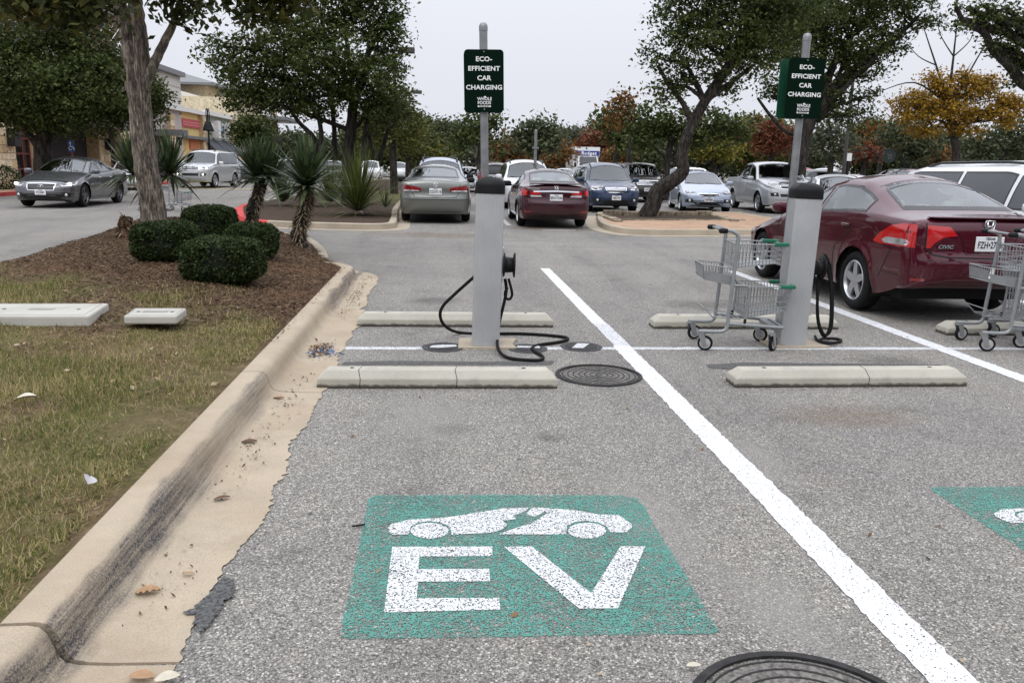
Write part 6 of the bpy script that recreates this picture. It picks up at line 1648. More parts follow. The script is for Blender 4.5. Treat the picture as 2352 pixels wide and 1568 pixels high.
# oaks on the yucca island
Yi = 29.0
tree('island_oak', 'broad many-stemmed live oak on the yucca island', [base(795, Yi, .13)] + tp([(800, 350), (806, 300), (812, 230)], Yi), (0.22, 0.16),
     bl([(520, 150, 55, 36, 1), (500, 105, 42, 24), (575, 175, 75, 62), (560, 225, 70, 38), (640, 215, 85, 58), (640, 110, 100, 75), (730, 30, 120, 75), (850, 40, 85, 70), (745, 130, 130, 85, -1), (880, 120, 62, 70), (840, 190, 100, 75, -1), (720, 225, 110, 50), (880, 245, 75, 65), (790, -40, 120, 50), (895, 48, 42, 18)], Yi),
     OAK, BARK_DARK, leaf=0.145, tuft=0.20, per=34, dens=78, group='island oaks',
     extra=[(tp([(735, 365), (720, 315), (690, 285), (668, 255)], Yi), .1, .06), (tp([(735, 365), (738, 310), (728, 250)], Yi - .3), .1, .07), (tp([(770, 370), (768, 300), (762, 240)], Yi + .3), .1, .07), (tp([(835, 370), (838, 310), (850, 250)], Yi), .11, .07), (tp([(860, 365), (850, 320), (842, 270)], Yi + 1), .09, .06), (tp([(870, 370), (888, 310), (900, 260)], Yi + 1.5), .1, .06)])
tree('island_oak', 'olive green oak behind the many-stemmed one on the island', [base(905, 40, .13)] + tp([(903, 360), (900, 310)], 40), (0.2, 0.14), bl([(900, 275, 62, 62), (860, 300, 50, 45), (935, 300, 40, 50), (905, 225, 45, 45)], 40), OAK_OLIVE, BARK_DARK, leaf=0.19, tuft=.28, per=32, dens=60, group='island oaks')
tree('island_oak', 'third oak along the island, leaves turning olive yellow', [base(938, 52, .13)] + tp([(937, 360), (935, 330)], 52), (0.2, 0.14), bl([(935, 300, 36, 55), (955, 320, 30, 40), (915, 330, 35, 35)], 52), OAK_OLIVE, BARK_DARK, leaf=0.24, tuft=.34, per=32, dens=55, group='island oaks')
tree('island_oak', 'farthest dark oak at the end of the island row', [base(962, 66, .13)] + tp([(962, 365), (962, 345)], 66), (0.2, 0.14), bl([(965, 315, 28, 50), (950, 345, 30, 30)], 66), OAK, BARK_DARK, leaf=0.30, tuft=.4, per=32, dens=48, group='island oaks')
tree('shop_tree', 'small round dark tree in front of the yellow tower block', [base(582, 58)] + tp([(582, 360), (580, 330)], 58), (0.17, 0.12), bl([(555, 305, 32, 26), (600, 310, 32, 26), (578, 285, 36, 24), (580, 325, 44, 18)], 58), OAK, BARK_DARK, leaf=0.24, tuft=.3, per=34, dens=60, group='street trees')
# leaning oak in the right island and its neighbours
Yl = 24.6
tl = [Vector((G(1497, 503, .12).x, Yl, 0.1))] + tp([(1500, 470), (1508, 442), (1532, 424), (1560, 404), (1569, 388), (1566, 365), (1574, 325), (1590, 285), (1620, 232), (1652, 184), (1680, 138)], Yl)
tree('leaning_oak', 'live oak with a dark crooked leaning trunk on the paved island', tl, (0.27, 0.13),
     bl([(1540, 70, 62, 52), (1505, 130, 44, 36), (1590, 30, 95, 45), (1620, 100, 85, 62, -.5), (1690, 60, 100, 70), (1560, 165, 62, 42), (1530, 205, 48, 32), (1770, 50, 95, 58, 1), (1730, 140, 70, 48), (1640, 165, 60, 42), (1600, -30, 120, 45), (1760, -30, 130, 45, 1), (1660, 205, 45, 24), (1800, 110, 70, 50, 2), (1850, 20, 90, 50, 3), (1745, 95, 80, 50), (1770, 20, 95, 60, 1), (1730, -5, 85, 60)], Yl),
     OAK, BARK_DARK, leaf=0.13, tuft=0.18, per=32, dens=80, group='oaks on the right', extra=[(tp([(1590, 285), (1570, 240), (1540, 200), (1510, 150)], Yl), .10, .05), (tp([(1652, 184), (1700, 130), (1760, 70)], Yl), .12, .06), (tp([(1620, 232), (1680, 190), (1730, 150)], Yl), .09, .05)])
Y7 = 31.5
tree('spreading_oak', 'live oak spreading over the second sign from a trunk behind its pole', [base(1828, Y7)] + tp([(1835, 355), (1845, 315), (1862, 275)], Y7), (0.40, 0.25),
     bl([(1830, 60, 95, 62), (1900, 40, 110, 60), (2000, 30, 95, 50), (1960, 100, 105, 55), (2040, 100, 60, 45), (1860, 130, 85, 48), (1990, 160, 58, 32), (1800, 190, 55, 30), (1770, 220, 34, 20), (1900, 245, 52, 40), (1960, 270, 40, 38), (2110, 40, 60, 35), (1880, -30, 160, 45), (2050, -20, 120, 40), (1925, 200, 45, 35), (1985, 225, 35, 30)], Y7),
     OAK, BARK_DARK, leaf=0.155, tuft=0.22, per=32, dens=64, group='oaks on the right', extra=[(tp([(1862, 275), (1900, 215), (1950, 165), (1985, 145)], Y7), .2, .1), (tp([(1858, 280), (1850, 200), (1840, 120)], Y7), .18, .1), (tp([(1850, 310), (1800, 300), (1740, 225)], Y7), .1, .05), (tp([(1985, 145), (2040, 100), (2090, 60)], Y7), .1, .05)])
Y8 = 21.0
tree('edge_oak', 'crooked oak limbs with sparse leaves hanging in at the top right corner', [base(2560, Y8)] + tp([(2540, 300), (2480, 230)], Y8), (0.42, 0.26),
     bl([(2265, 60, 46, 30), (2310, 110, 44, 34), (2345, 60, 40, 40), (2345, 150, 48, 30), (2275, 105, 30, 24), (2230, 20, 45, 22), (2310, 15, 60, 22), (2395, 110, 60, 60), (2420, 30, 80, 50), (2300, 60, 55, 42), (2330, 130, 50, 42), (2260, 30, 50, 34), (2215, 45, 36, 24), (2345, 185, 40, 26)], Y8),
     OAK, BARK_DARK, leaf=0.12, tuft=0.16, per=28, dens=70, group='oaks on the right', extra=[(tp([(2480, 230), (2400, 205), (2352, 192), (2318, 150), (2280, 115), (2260, 75), (2215, 50), (2195, 15)], Y8), .2, .05), (tp([(2318, 150), (2340, 100), (2335, 60)], Y8), .07, .03), (tp([(2400, 205), (2400, 120), (2420, 40)], Y8), .14, .05)], twigs=.5)
# autumn trees and the belt behind
Yy = 44.0
tree('yellow_tree', 'half bare tree with golden yellow leaves at right', [base(2200, Yy)] + tp([(2196, 350), (2185, 290), (2178, 240)], Yy), (0.26, 0.15),
     bl([(2105, 225, 40, 18), (2165, 205, 40, 26), (2235, 212, 50, 26), (2100, 268, 52, 22), (2180, 255, 60, 30), (2262, 262, 56, 20), (2308, 232, 40, 24), (2125, 302, 44, 13), (2215, 298, 50, 14), (2060, 240, 30, 14), (2310, 275, 34, 16), (2150, 180, 34, 18), (2210, 178, 36, 20), (2270, 190, 36, 20), (2125, 245, 44, 22), (2330, 250, 30, 22)], Yy),
     YELLOW, BARK_DARK, leaf=0.19, tuft=.25, per=30, dens=78, bare=22, extra=[(tp([(2178, 240), (2150, 150), (2120, 60)], Yy), .09, .02), (tp([(2178, 240), (2190, 130), (2200, 40)], Yy), .10, .02), (tp([(2182, 260), (2230, 160), (2290, 60)], Yy), .08, .02), (tp([(2178, 240), (2100, 190), (2010, 215)], Yy), .07, .015), (tp([(2150, 150), (2110, 130), (2075, 90)], Yy), .04, .012), (tp([(2190, 130), (2160, 80), (2150, 30)], Yy), .04, .012), (tp([(2190, 130), (2230, 90), (2240, 40)], Yy), .04, .012)])
BELT = [  # name, label, trunk px, Y, blobs, leaf colour
 ('rust_tree', 'round rust red tree right of the leaning oak', 1768, 52, [(1750, 325, 42, 34), (1790, 330, 40, 32), (1765, 300, 34, 22)], RED_L),
 ('yellow_green_tree', 'low yellow-green tree behind the ice blue sedan', 1640, 46, [(1620, 345, 58, 22), (1660, 350, 48, 20), (1630, 320, 42, 16)], YGREEN),
 ('dark_oak', 'dark oak with spreading limbs below the leaning oak', 1530, 40, [(1500, 280, 62, 45), (1560, 290, 62, 45), (1470, 320, 48, 30), (1640, 290, 52, 42), (1690, 300, 42, 34), (1590, 320, 55, 24)], OAK),
 ('orange_tree', 'orange-leaved tree left of the leaning oak', 1440, 44, [(1432, 235, 36, 26), (1425, 275, 32, 30)], ORANGE_L),
 ('dark_oak', 'tall dark tree behind the orange one', 1410, 56, [(1395, 270, 30, 26), (1420, 300, 42, 36), (1450, 330, 52, 30)], OAK),
 ('round_oak', 'round green oak right of the first sign', 1232, 62, [(1210, 315, 30, 26), (1255, 310, 32, 26), (1232, 290, 34, 18), (1235, 335, 48, 18)], FARG),
 ('dark_oak', 'dark oak right behind the first sign pole', 1098, 50, [(1070, 310, 36, 34), (1110, 285, 36, 24), (1140, 275, 20, 18), (1050, 345, 24, 22), (1130, 320, 20, 24)], OAK),
 ('grey_shrub_tree', 'pale grey-green shrubby tree left of the first pole', 1085, 60, [(1065, 365, 26, 16), (1098, 362, 22, 16)], GREYG),
 ('orange_tree', 'low orange-brown tree right of the first pole', 1165, 66, [(1150, 350, 32, 22), (1180, 340, 26, 26), (1130, 365, 24, 14)], ORANGE_L),
 ('rust_tree', 'brown autumn tree behind the removal truck', 1400, 92, [(1385, 335, 36, 26), (1345, 345, 26, 18)], RED_L),
 ('orange_tree', 'faint orange tree left of the removal truck', 1290, 74, [(1285, 350, 28, 20), (1265, 365, 22, 14)], ORANGE_L),
 ('orange_tree', 'small orange tree beside the removal truck', 1405, 86, [(1405, 368, 26, 14), (1430, 360, 22, 16)], ORANGE_L),
 ('yellow_green_tree', 'tall olive tree at the end of the left tree row', 985, 84, [(980, 345, 26, 26), (1005, 355, 24, 22)], YGREEN),
 ('orange_tree', 'orange tree far right of the second sign', 2015, 56, [(2012, 300, 14, 28), (2008, 330, 15, 20)], ORANGE_L),
 ('rust_tree', 'dark rust tree behind the arched cart sign', 1985, 50, [(1965, 355, 30, 22), (2000, 350, 28, 20)], RED_L),
 ('round_oak', 'green tree below the yellow one', 2080, 52, [(2060, 305, 42, 36), (2110, 330, 52, 34), (2080, 350, 52, 24)], FARG),
 ('dark_oak', 'dark grey oak behind the small white sign', 1905, 46, [(1885, 330, 44, 38), (1930, 340, 38, 32), (1900, 295, 34, 26)], GREYG),
 ('round_oak', 'dark green tree behind the white minivan', 2300, 50, [(2270, 330, 52, 34), (2330, 300, 46, 44), (2240, 345, 42, 24), (2340, 340, 46, 30)], FARG),
 ('orange_tree', 'small orange tree behind the maroon minivan', 2150, 54, [(2140, 355, 34, 18), (2175, 350, 22, 18)], ORANGE_L),
]
for nm, lab, tx, Y, B, mt in BELT:
    mb = bl(B, Y); low = min(b[0][2] - b[1][2] * .5 for b in mb); s = Y / FPX
    t0 = base(tx, Y); tree(nm, lab, [t0, t0 + Vector((RNG.normal(0, .1), 0, max(.8, low * .7))), t0 + Vector((RNG.normal(0, .2), 0, max(1.3, low + .6)))], (0.2, 0.13), mb, mt, BARK_DARK, leaf=0.0062 * Y, tuft=0.0085 * Y, per=26, dens=42 if Y < 50 else 34, group='trees across the lot', twigs=.4)
# wood that closes the view: single trees in depth, each its own crown
far_cols = [FARG, OAK, GREYG, FARG, OAK_OLIVE]
spots = [(-330, 96), (-120, 100), (2560, 118), (690, 96), (735, 104), (790, 112), (850, 98), (1000, 120), (1040, 110), (1120, 125), (1170, 108), (1255, 118), (1300, 105), (1335, 122), (1375, 110), (1450, 100), (1510, 118), (1590, 104), (1690, 112), (1760, 98), (1835, 115), (1960, 105), (2040, 118), (2130, 100), (2210, 112), (2290, 102), (2370, 110), (2460, 104)]
places = ['far left beyond the stores', 'left behind the store', 'out of frame beyond the right edge', 'left behind the yuccas', 'behind the island stems', 'behind the island stems on the right', 'behind the island oaks', 'right of the left tree row', 'behind the first pole on the left', 'behind the first pole on the right', 'behind the orange-brown tree', 'behind the round green oak', 'left of the removal truck', 'straight above the removal truck', 'right of the removal truck', 'behind the tall dark tree', 'behind the leaning trunk', 'behind the yellow-green tree', 'left of the rust red tree', 'behind the rust red tree', 'behind the second pole', 'behind the small white sign', 'behind the arched sign', 'left of the golden tree', 'behind the golden tree', 'right of the golden tree', 'at the right edge', 'just outside the right edge']
for i, (px, Y) in enumerate(spots):
    h = RNG.uniform(4.6, 8.8) if 940 < px < 1500 else (RNG.uniform(4.2, 5.2) if 600 < px < 800 else RNG.uniform(6, 9.5)); t0 = base(px, Y); w = RNG.uniform(3.2, 4.6)
    B = [((t0.x + RNG.normal(0, 1.6), Y + RNG.normal(0, 1.2), h * q), (w * RNG.uniform(.55, .85), w * .7, h * .24)) for q in (.32, .45, .5, .62, .72)]
    tree('far_tree', 'green tree in the distant belt, ' + places[i], [t0, t0 + Vector((0, 0, h * .25)), t0 + Vector((0, 0, h * .5))], (.22, .14), B, far_cols[i % 5], BARK_DARK, leaf=.5, tuft=.7, per=24, dens=22, group='distant belt of trees', twigs=.3)

# trees along the side of the lot the camera stands on; the cars mirror them
for i, (x, y, h) in enumerate(((-24, -16, 9), (-15, -20, 10), (-6, -23, 9.5), (3, -24, 10.5), (12, -22, 9.5), (21, -18, 10), (29, -11, 9.5), (34, -2, 9))):
    B = [((x + RNG.normal(0, 1.6), y + RNG.normal(0, 1), h * q), (RNG.uniform(2.6, 3.6), 2.6, h * .22)) for q in (.28, .4, .52, .64, .76)]
    tree('lot_edge_tree', 'oak on the near side of the lot, ' + ('farthest left', 'left of the bays', 'behind the bed', 'straight behind', 'behind the second bay', 'behind the maroon sedan', 'right of the minivan', 'farthest right')[i], [(x, y, 0), (x, y, h * .3), (x, y, h * .5)], (.25, .16), B, OAK, BARK_DARK, leaf=.55, tuft=.6, per=18, dens=15, group='trees behind the viewer', twigs=.2)

# ------------------------------------------------------------------ yuccas and other bed plants
YUC = leafy('yucca_leaves', [(0.1, (0.024, 0.042, 0.018)), (0.5, (0.052, 0.078, 0.034)), (0.9, (0.12, 0.15, 0.07))], 2.0, 0.45, 0.1, 0.3)
SOTOL = leafy('sotol_leaves', [(0.1, (0.03, 0.045, 0.012)), (0.5, (0.075, 0.10, 0.025)), (0.9, (0.16, 0.17, 0.05))], 2.0, 0.45, 0.1, 0.3)
DRY = leafy('dry_leaves', [(0.1, (0.09, 0.07, 0.045)), (0.5, (0.22, 0.17, 0.11)), (0.9, (0.38, 0.31, 0.21))], 3.0, 0.7, 0.1, 0.3)
def blades(n, L, w, lo, hi, c=(0, 0, 0), droop=0.25, dirs=None):
    V = []; 
    az = RNG.uniform(0, 2 * PI, n); el = np.radians(lo + (hi - lo) * RNG.uniform(0, 1, n) ** 0.8)
    for i in range(n):
        d = Vector((math.cos(az[i]) * math.cos(el[i]), math.sin(az[i]) * math.cos(el[i]), math.sin(el[i]))); l = L * RNG.uniform(.7, 1.1)
        s = d.cross(Vector((0, 0, 1))); s = s.normalized() if s.length > .05 else Vector((1, 0, 0)); g = droop * math.cos(el[i]) * RNG.uniform(.3, 1.3)
        prev = None
        for k in range(5):
            t = k / 4; p = Vector(c) + d * l * t - Vector((0, 0, g * l * t * t)); ww = w * (0.55 + 1.2 * t * (1 - t) * 1.6) * (1 - t ** 3) + 0.001
            cur = (p - s * ww / 2, p + s * ww / 2)
            if prev: V += [prev[0], prev[1], cur[1], cur[0]]
            prev = cur
    return V
def yucca(label, trunk, r, heads, leaf_mat, L, w, n, shag=True, name='yucca', el=(-15, 88), dry=0):
    o0 = Vector(trunk[0]); e = empty(name, tuple(o0)); tag(e, label, 'plant', 'spiky bed plants')
    if len(trunk) > 1:
        m = MB(); limb(m, [Vector(p) - o0 for p in trunk], r, r * .8, 10, r * .1); m.build('trunk', BARK_DARK, e, smooth=True)
        if shag:
            V = []; P = catmull([Vector(p) - o0 for p in trunk], 10)
            for p in P:
                V += blades(18, .25, .034, -75, -10, p + Vector((0, 0, .02)), .1)
                V += blades(7, .22, .034, -30, 40, p, .3)
            tag(link_mesh('dead_leaf_skirt', np_mesh('dead_leaf_skirt', np.array([tuple(q) for q in V]), 4), DRY, e), kind='stuff')
    V = []
    for h, k in heads: V += blades(int(n * k), L, w, el[0], el[1], Vector(h) - o0)
    tag(link_mesh('leaves', np_mesh('leaves', np.array([tuple(q) for q in V]), 4), leaf_mat, e), kind='stuff')
    if dry:
        V = []
        for h, k in heads: V += blades(dry, L * 1.05, w, -12, 14, Vector(h) - o0, .08)
        tag(link_mesh('dry_leaves', np_mesh('dry_leaves', np.array([tuple(q) for q in V]), 4), DRY, e), kind='stuff')
    return e
def bz(x, y): return float(bed_z([(x, y)])[0])
def onbed(px, py): p = G(px, py, .3); return Vector((p.x, p.y, bz(p.x, p.y) - .03))
Ya = 17.2
ba = Vector((D(352, 450, Ya).x, Ya, .2))
yucca('yucca with two spiky heads right behind the rough-barked trunk', [ba, D(350, 440, Ya), D(345, 415, Ya)], .12, [(D(305, 400, Ya), 1), (D(392, 400, Ya), 1.2), (D(350, 410, Ya), .7)], YUC, .95, .07, 95, el=(-28, 85))
Yb_ = 16.6
yucca('yucca with a shaggy bent trunk behind the shrubs', [Vector((D(578, 500, Yb_).x, Yb_, .15)), D(577, 500, Yb_), D(590, 455, Yb_), D(600, 415, Yb_)], .14, [(D(590, 408, Yb_), 1), (D(622, 410, Yb_), .9)], YUC, .88, .075, 130, el=(-20, 88))
yb = onbed(690, 556); Yc = yb.y
yucca('tall yucca with a shaggy trunk on the mulch mound', [yb, D(686, 530, Yc), D(694, 500, Yc), D(703, 465, Yc), D(705, 435, Yc)], .125, [(D(705, 428, Yc), 1)], YUC, .86, .075, 165, el=(-18, 88))
for lab, px, py, L, n, w in (('dark yucca clump low on the far island', 650, 472, 1.4, 150, .045), ('large sotol clump with dry lower blades at the front of the island', 822, 494, 1.95, 460, .026), ('sotol clump behind the large one on the island', 760, 472, 1.7, 260, .026), ('small spiky clump left of the large sotol', 705, 475, 1.0, 110, .028), ('thin grassy clump by the rear wheel of the grey-green sedan', 885, 485, .9, 110, .012)):
    g = G(px, py, .13); g.z = .13
    big = 'large' in lab
    yucca(lab, [g], .1, [(g + Vector((0, 0, .12)), 1)], SOTOL if 'sotol' in lab else YUC, L, w, n, False, 'sotol' if 'sotol' in lab else 'yucca', (0, 84), 46 if big else 0)
# stump of a dead yucca left of the shrubs
sb = onbed(287, 560)
e = empty('dead_stump', tuple(sb)); tag(e, 'shaggy brown dead stump left of the clipped shrubs', 'stump')
m = MB(); limb(m, [(0, 0, 0), (.02, 0, .14), (.05, .02, .26)], .12, .10, 10, .02); m.build('stump_core', m_bark('stump_bark', (.10, .06, .035), (.22, .14, .085), 14), e, smooth=True)
V = []
for k in range(6): V += blades(14, .20, .03, -40, 50, (.02, 0, .05 + .05 * k), .2)
tag(link_mesh('loose_fibres', np_mesh('loose_fibres', np.array([tuple(q) for q in V]), 4), DRY, e), kind='stuff')

BOX = leafy('boxwood_leaves', [(0.15, (0.014, 0.025, 0.008)), (0.5, (0.034, 0.054, 0.017)), (0.75, (0.065, 0.085, 0.028)), (0.95, (0.12, 0.11, 0.04))], 3.5, patch=.45)
def shrub(label, px, py, wpx, hpx, deep=0.85):
    g = G(px, py, .3); zz = bz(g.x, g.y); s = g.y / FPX; a, c = wpx * s / 2 * .94, hpx * s / 2 * .96; b = a * deep
    e = empty('clipped_shrub', (g.x, g.y + b * .7, zz - .02)); tag(e, label, 'shrub', 'clipped round shrubs')
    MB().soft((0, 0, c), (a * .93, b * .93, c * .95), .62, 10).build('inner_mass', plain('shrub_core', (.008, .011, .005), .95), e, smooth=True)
    n = 14000; d = RNG.normal(size=(n, 3)); d /= np.linalg.norm(d, axis=1)[:, None]
    sq = lambda x, p: np.sign(x) * np.abs(x) ** p
    ph = np.arcsin(np.clip(d[:, 2], -1, 1)); th = np.arctan2(d[:, 1], d[:, 0]); q = .66
    P = np.stack([a * sq(np.cos(ph), q) * sq(np.cos(th), q), b * sq(np.cos(ph), q) * sq(np.sin(th), q), c * sq(np.sin(ph), q)], 1)
    P *= (1 + RNG.normal(0, .03, n) + .03 * np.sin(d[:, 0] * 7 + px) * np.sin(d[:, 2] * 6) + .02 * np.sin(d[:, 1] * 13))[:, None]; P[:, 2] += c
    P = P[P[:, 2] > .0]
    tag(link_mesh('foliage', np_mesh('foliage', leaf_quads(P, .04, .6), 4), BOX, e), kind='stuff')
shrub('clipped shrub at the back of the group, nearest the trunk', 476, 565, 122, 78)
shrub('clipped shrub at the right of the group', 573, 592, 118, 82)
shrub('left clipped shrub, wide and flat-topped', 374, 612, 152, 92)
shrub('front clipped shrub, largest of the group', 502, 640, 188, 108)
# ------------------------------------------------------------------ utility lids in the bed
LID = m_concrete('pale_polymer_concrete', (0.46, 0.45, 0.40), pits=0.2)
def lid(label, quad_top, th):
    z = 0.312; P = [G(x, y, z) for x, y in quad_top]
    c = sum(P, Vector()) / 4; e = empty('utility_lid', (c.x, c.y, z - th)); tag(e, label, 'utility box', 'utility box lids')
    poly = [(p.x - c.x, p.y - c.y) for p in P]
    o = MB().prism(poly, 0, th).build('lid_slab', LID, e); bevel(o, .018, 3)
    inn = [(x * .9, y * .86) for x, y in poly]
    for i in range(4):
        a, b = inn[i], inn[(i + 1) % 4]
        MB().tube([(a[0], a[1], th + .0005), (b[0], b[1], th + .0005)], .0025, 4).build('lid_groove', plain('groove_grey', (.28, .27, .24), .9), e)
    MB().box((0.0, 0.0, th + .0015), (.20, .07, .003)).build('name_recess', plain('groove_grey', (.28, .27, .24), .9), e)
    for s_ in (-.33, .33): MB().lathe([(.016, 0), (.016, .002)], 12, (s_ * (poly[1][0] - poly[0][0]), 0, th + .0003)).build('bolt_hole', SEAM, e)
lid('wide pale utility lid cut off by the left edge', [(-70, 725), (204, 725), (250, 696), (-10, 696)], .10)
lid('small pale utility lid on the bare soil, tilted edge showing', [(283, 725), (405, 725), (429, 707), (308, 707)], .075)

# ------------------------------------------------------------------ lawn, mulch and leaf litter
def noise2(p, s, seed):
    r = np.random.default_rng(seed); v = 0
    for k in range(5):
        a, ph = r.uniform(0, 2 * PI, 2); f = s * (1.5 ** k); v = v + np.sin(p[:, 0] * f * math.cos(a) + p[:, 1] * f * math.sin(a) + ph) / (1.25 ** k)
    return v
def mulch_edge(p): return p[:, 1] + (p[:, 0] + 1.5) * 0.62 - 7.0 + 0.5 * noise2(p, 1.3, 5)
GRASS = leafy('thin_lawn', [(0.22, (0.44, 0.36, 0.20)), (0.43, (0.38, 0.305, 0.145)), (0.515, (0.22, 0.205, 0.065)), (0.63, (0.13, 0.155, 0.042)), (0.8, (0.055, 0.10, 0.022))], 1.5, 0.8, 0.3, 0.55)
n = 260000
yy = 1.7 + 8.3 * RNG.uniform(0, 1, n) ** 1.5; xx = -5.6 + 4.2 * RNG.uniform(0, 1, n)
p = np.c_[xx, yy]; vis = (xx > -0.74 * yy - .3)
p = p[vis & inside(p, ISL)]; me_ = mulch_edge(p); bare = noise2(p, 2.2, 9)
keep = (me_ < RNG.normal(0, .35, len(p))) & (bare + RNG.normal(0, .6, len(p)) > -.6); p = p[keep]
d_edge = -1.375 - p[:, 0]; keep = RNG.uniform(0, 1, len(p)) < np.clip(d_edge / .10, .08, 1); p = p[keep]
k = len(p); z = bed_z(p); az = RNG.uniform(0, 2 * PI, k); tilt = np.radians(RNG.uniform(15, 88, k)); ln = RNG.uniform(.022, .062, k) * (1 + .25 * np.tanh(noise2(p, 1.7, 21)))
dv = np.stack([np.sin(tilt) * np.cos(az), np.sin(tilt) * np.sin(az), np.cos(tilt) + .08], 1); sd = np.stack([-np.sin(az), np.cos(az), 0 * az], 1)
B = np.c_[p, z - .004]; w = (RNG.uniform(.0014, .0028, k) * (1 + .10 * p[:, 1]))[:, None]
V = np.empty((k, 3, 3)); V[:, 0] = B - sd * w; V[:, 1] = B + sd * w; V[:, 2] = B + dv * ln[:, None]
tag(link_mesh('lawn_grass', np_mesh('lawn_grass', V.reshape(-1, 3), 3), GRASS), 'thin half-dry grass covering the bed by the kerb', 'grass', kind='stuff')
CHIP = leafy('bark_chips', [(0.15, (0.034, 0.020, 0.011)), (0.5, (0.085, 0.051, 0.029)), (0.8, (0.15, 0.096, 0.056)), (0.97, (0.31, 0.24, 0.165))], 1.5, 0.9, 0.0, 0.25)
n = 60000; p = np.c_[RNG.uniform(-6.3, -1.36, n), 6.4 + 11.6 * RNG.uniform(0, 1, n) ** 1.5]; p = p[inside(p, ISL)]
p = p[(mulch_edge(p) > RNG.normal(-.1, .35, len(p)))]; k = len(p)
az = RNG.uniform(0, 2 * PI, k); a = np.stack([np.cos(az), np.sin(az), RNG.normal(0, .25, k)], 1); b = np.stack([-np.sin(az), np.cos(az), RNG.normal(0, .35, k)], 1)
c = np.c_[p, bed_z(p) + RNG.uniform(0, .014, k)]; l = RNG.uniform(.006, .030, k)[:, None]; w = RNG.uniform(.002, .007, k)[:, None]
V = np.stack([c - a * l - b * w, c + a * l - b * w * .6, c + a * l + b * w * .6, c - a * l + b * w], 1).reshape(-1, 3)
tag(link_mesh('mulch_chips', np_mesh('mulch_chips', V, 4), CHIP), 'dark bark mulch around the clipped shrubs', 'mulch', kind='stuff')
# chips and crumbs washed into the gutter and over the kerb
n = 900; p = np.c_[RNG.normal(-1.02, .05, n), RNG.uniform(2.0, 12.3, n)]; p = p[noise2(p, 1.4, 33) > .4]
p = np.r_[p, np.c_[RNG.normal(-1.36, .03, 260), RNG.uniform(6.5, 11.4, 260)], np.c_[RNG.normal(-1.03, .05, 420), RNG.uniform(8.6, 11.6, 420)]]; k = len(p)
az = RNG.uniform(0, 2 * PI, k); a = np.stack([np.cos(az), np.sin(az), 0 * az], 1); b = np.stack([-np.sin(az), np.cos(az), RNG.normal(0, .3, k)], 1)
c = np.c_[p, np.where(p[:, 0] < -1.25, .166, .019)]
V = leaf_quads(c, RNG.uniform(.006, .03, k), .4, up=1.4)
tag(link_mesh('gutter_litter', np_mesh('gutter_litter', V, 4), CHIP), 'crumbs of bark and dead leaves washed into the gutter', 'litter', kind='stuff')
DEAD = leafy('dead_leaf_brown', [(0.1, (0.10, 0.055, 0.03)), (0.4, (0.22, 0.13, 0.07)), (0.7, (0.34, 0.25, 0.15)), (0.95, (0.45, 0.40, 0.30))], 9, 0.8, 0.1, 0.2)
def curled(n, L, W, lobes=0):
    """one dead leaf: curled strip along a midrib, optionally lobed"""
    V = []; F = []; m = 9
    for i in range(m):
        t = i / (m - 1); wd = W * math.sin(PI * min(1, t * .93 + .05)) ** .8
        if lobes: wd *= (0.55 + 0.6 * (1 if i % 2 else 0)) 
        cu = .25 * W + .35 * W * math.sin(3 * t)
        V += [(L * (t - .5), -wd, cu), (L * (t - .5), 0, .18 * W * math.sin(PI * t)), (L * (t - .5) + (.1 * L if lobes and i % 2 else 0) * 0, wd, cu * .8)]
    for i in range(m - 1): F += [(3 * i, 3 * i + 1, 3 * i + 4, 3 * i + 3), (3 * i + 1, 3 * i + 2, 3 * i + 5, 3 * i + 4)]
    return V, F
n = 900; p = np.c_[RNG.uniform(-5, -1.45, n), 1.9 + 6.5 * RNG.uniform(0, 1, n) ** 1.4]; p = p[inside(p, ISL)]
pl_ = np.c_[RNG.uniform(-.8, 7, 260), RNG.uniform(2, 19, 260)]
c = np.r_[np.c_[p, bed_z(p) + .022], np.c_[pl_, np.full(len(pl_), .008)]]
sz = np.r_[RNG.uniform(.015, .055, len(p)), RNG.uniform(.012, .045, len(pl_))]
V = leaf_quads(c, sz, .5, up=1.6)
tag(link_mesh('leaf_litter', np_mesh('leaf_litter', V, 4), DEAD), 'scattered dead leaves over lawn and asphalt', 'litter', kind='stuff')
def fallen(label, px, py, z, L, W, rz, mat, lobes=0, flip=0):
    g = G(px, py, z); v, f = curled(9, L, W, lobes)
    o = link_mesh('fallen_leaf', mesh_from('fallen_leaf', v, f), mat, loc=(g.x, g.y, z + .004), rot=(flip, 0, rz), smooth=True); tag(o, label, 'leaf', 'fallen leaves'); return o
TAN_LEAF = plain('tan_leaf', (.36, .22, .12), .8, 0, .2, 20); BROWN_LEAF = plain('brown_leaf', (.12, .06, .035), .8, 0, .3, 20); PALE_LEAF = plain('pale_leaf', (.52, .48, .38), .8, 0, .15, 20); SILVER_LEAF = plain('silvery_leaf', (.45, .43, .44), .8, 0, .1, 20)
fallen('tan lobed oak leaf lying in the near gutter', 340, 1362, .014, .085, .034, .25, TAN_LEAF, 1)
fallen('dark crumpled leaf in the gutter beyond the oak leaf', 510, 1146, .014, .075, .018, .5, BROWN_LEAF)
fallen('brown leaf against the kerb in the middle of the gutter', 573, 1016, .014, .085, .024, .2, BROWN_LEAF)
fallen('thin tan leaf right of the oak leaf', 432, 1319, .014, .045, .010, .1, TAN_LEAF)
fallen('pale leaf lying alone on the lawn', 62, 917, .21, .10, .05, .4, PALE_LEAF)
fallen('silvery leaf standing up in the grass', 203, 1105, .20, .09, .03, 1.9, SILVER_LEAF, 0, .7)
fallen('large pale leaf at the bottom edge of the gutter', 385, 1562, .014, .075, .028, .3, PALE_LEAF)
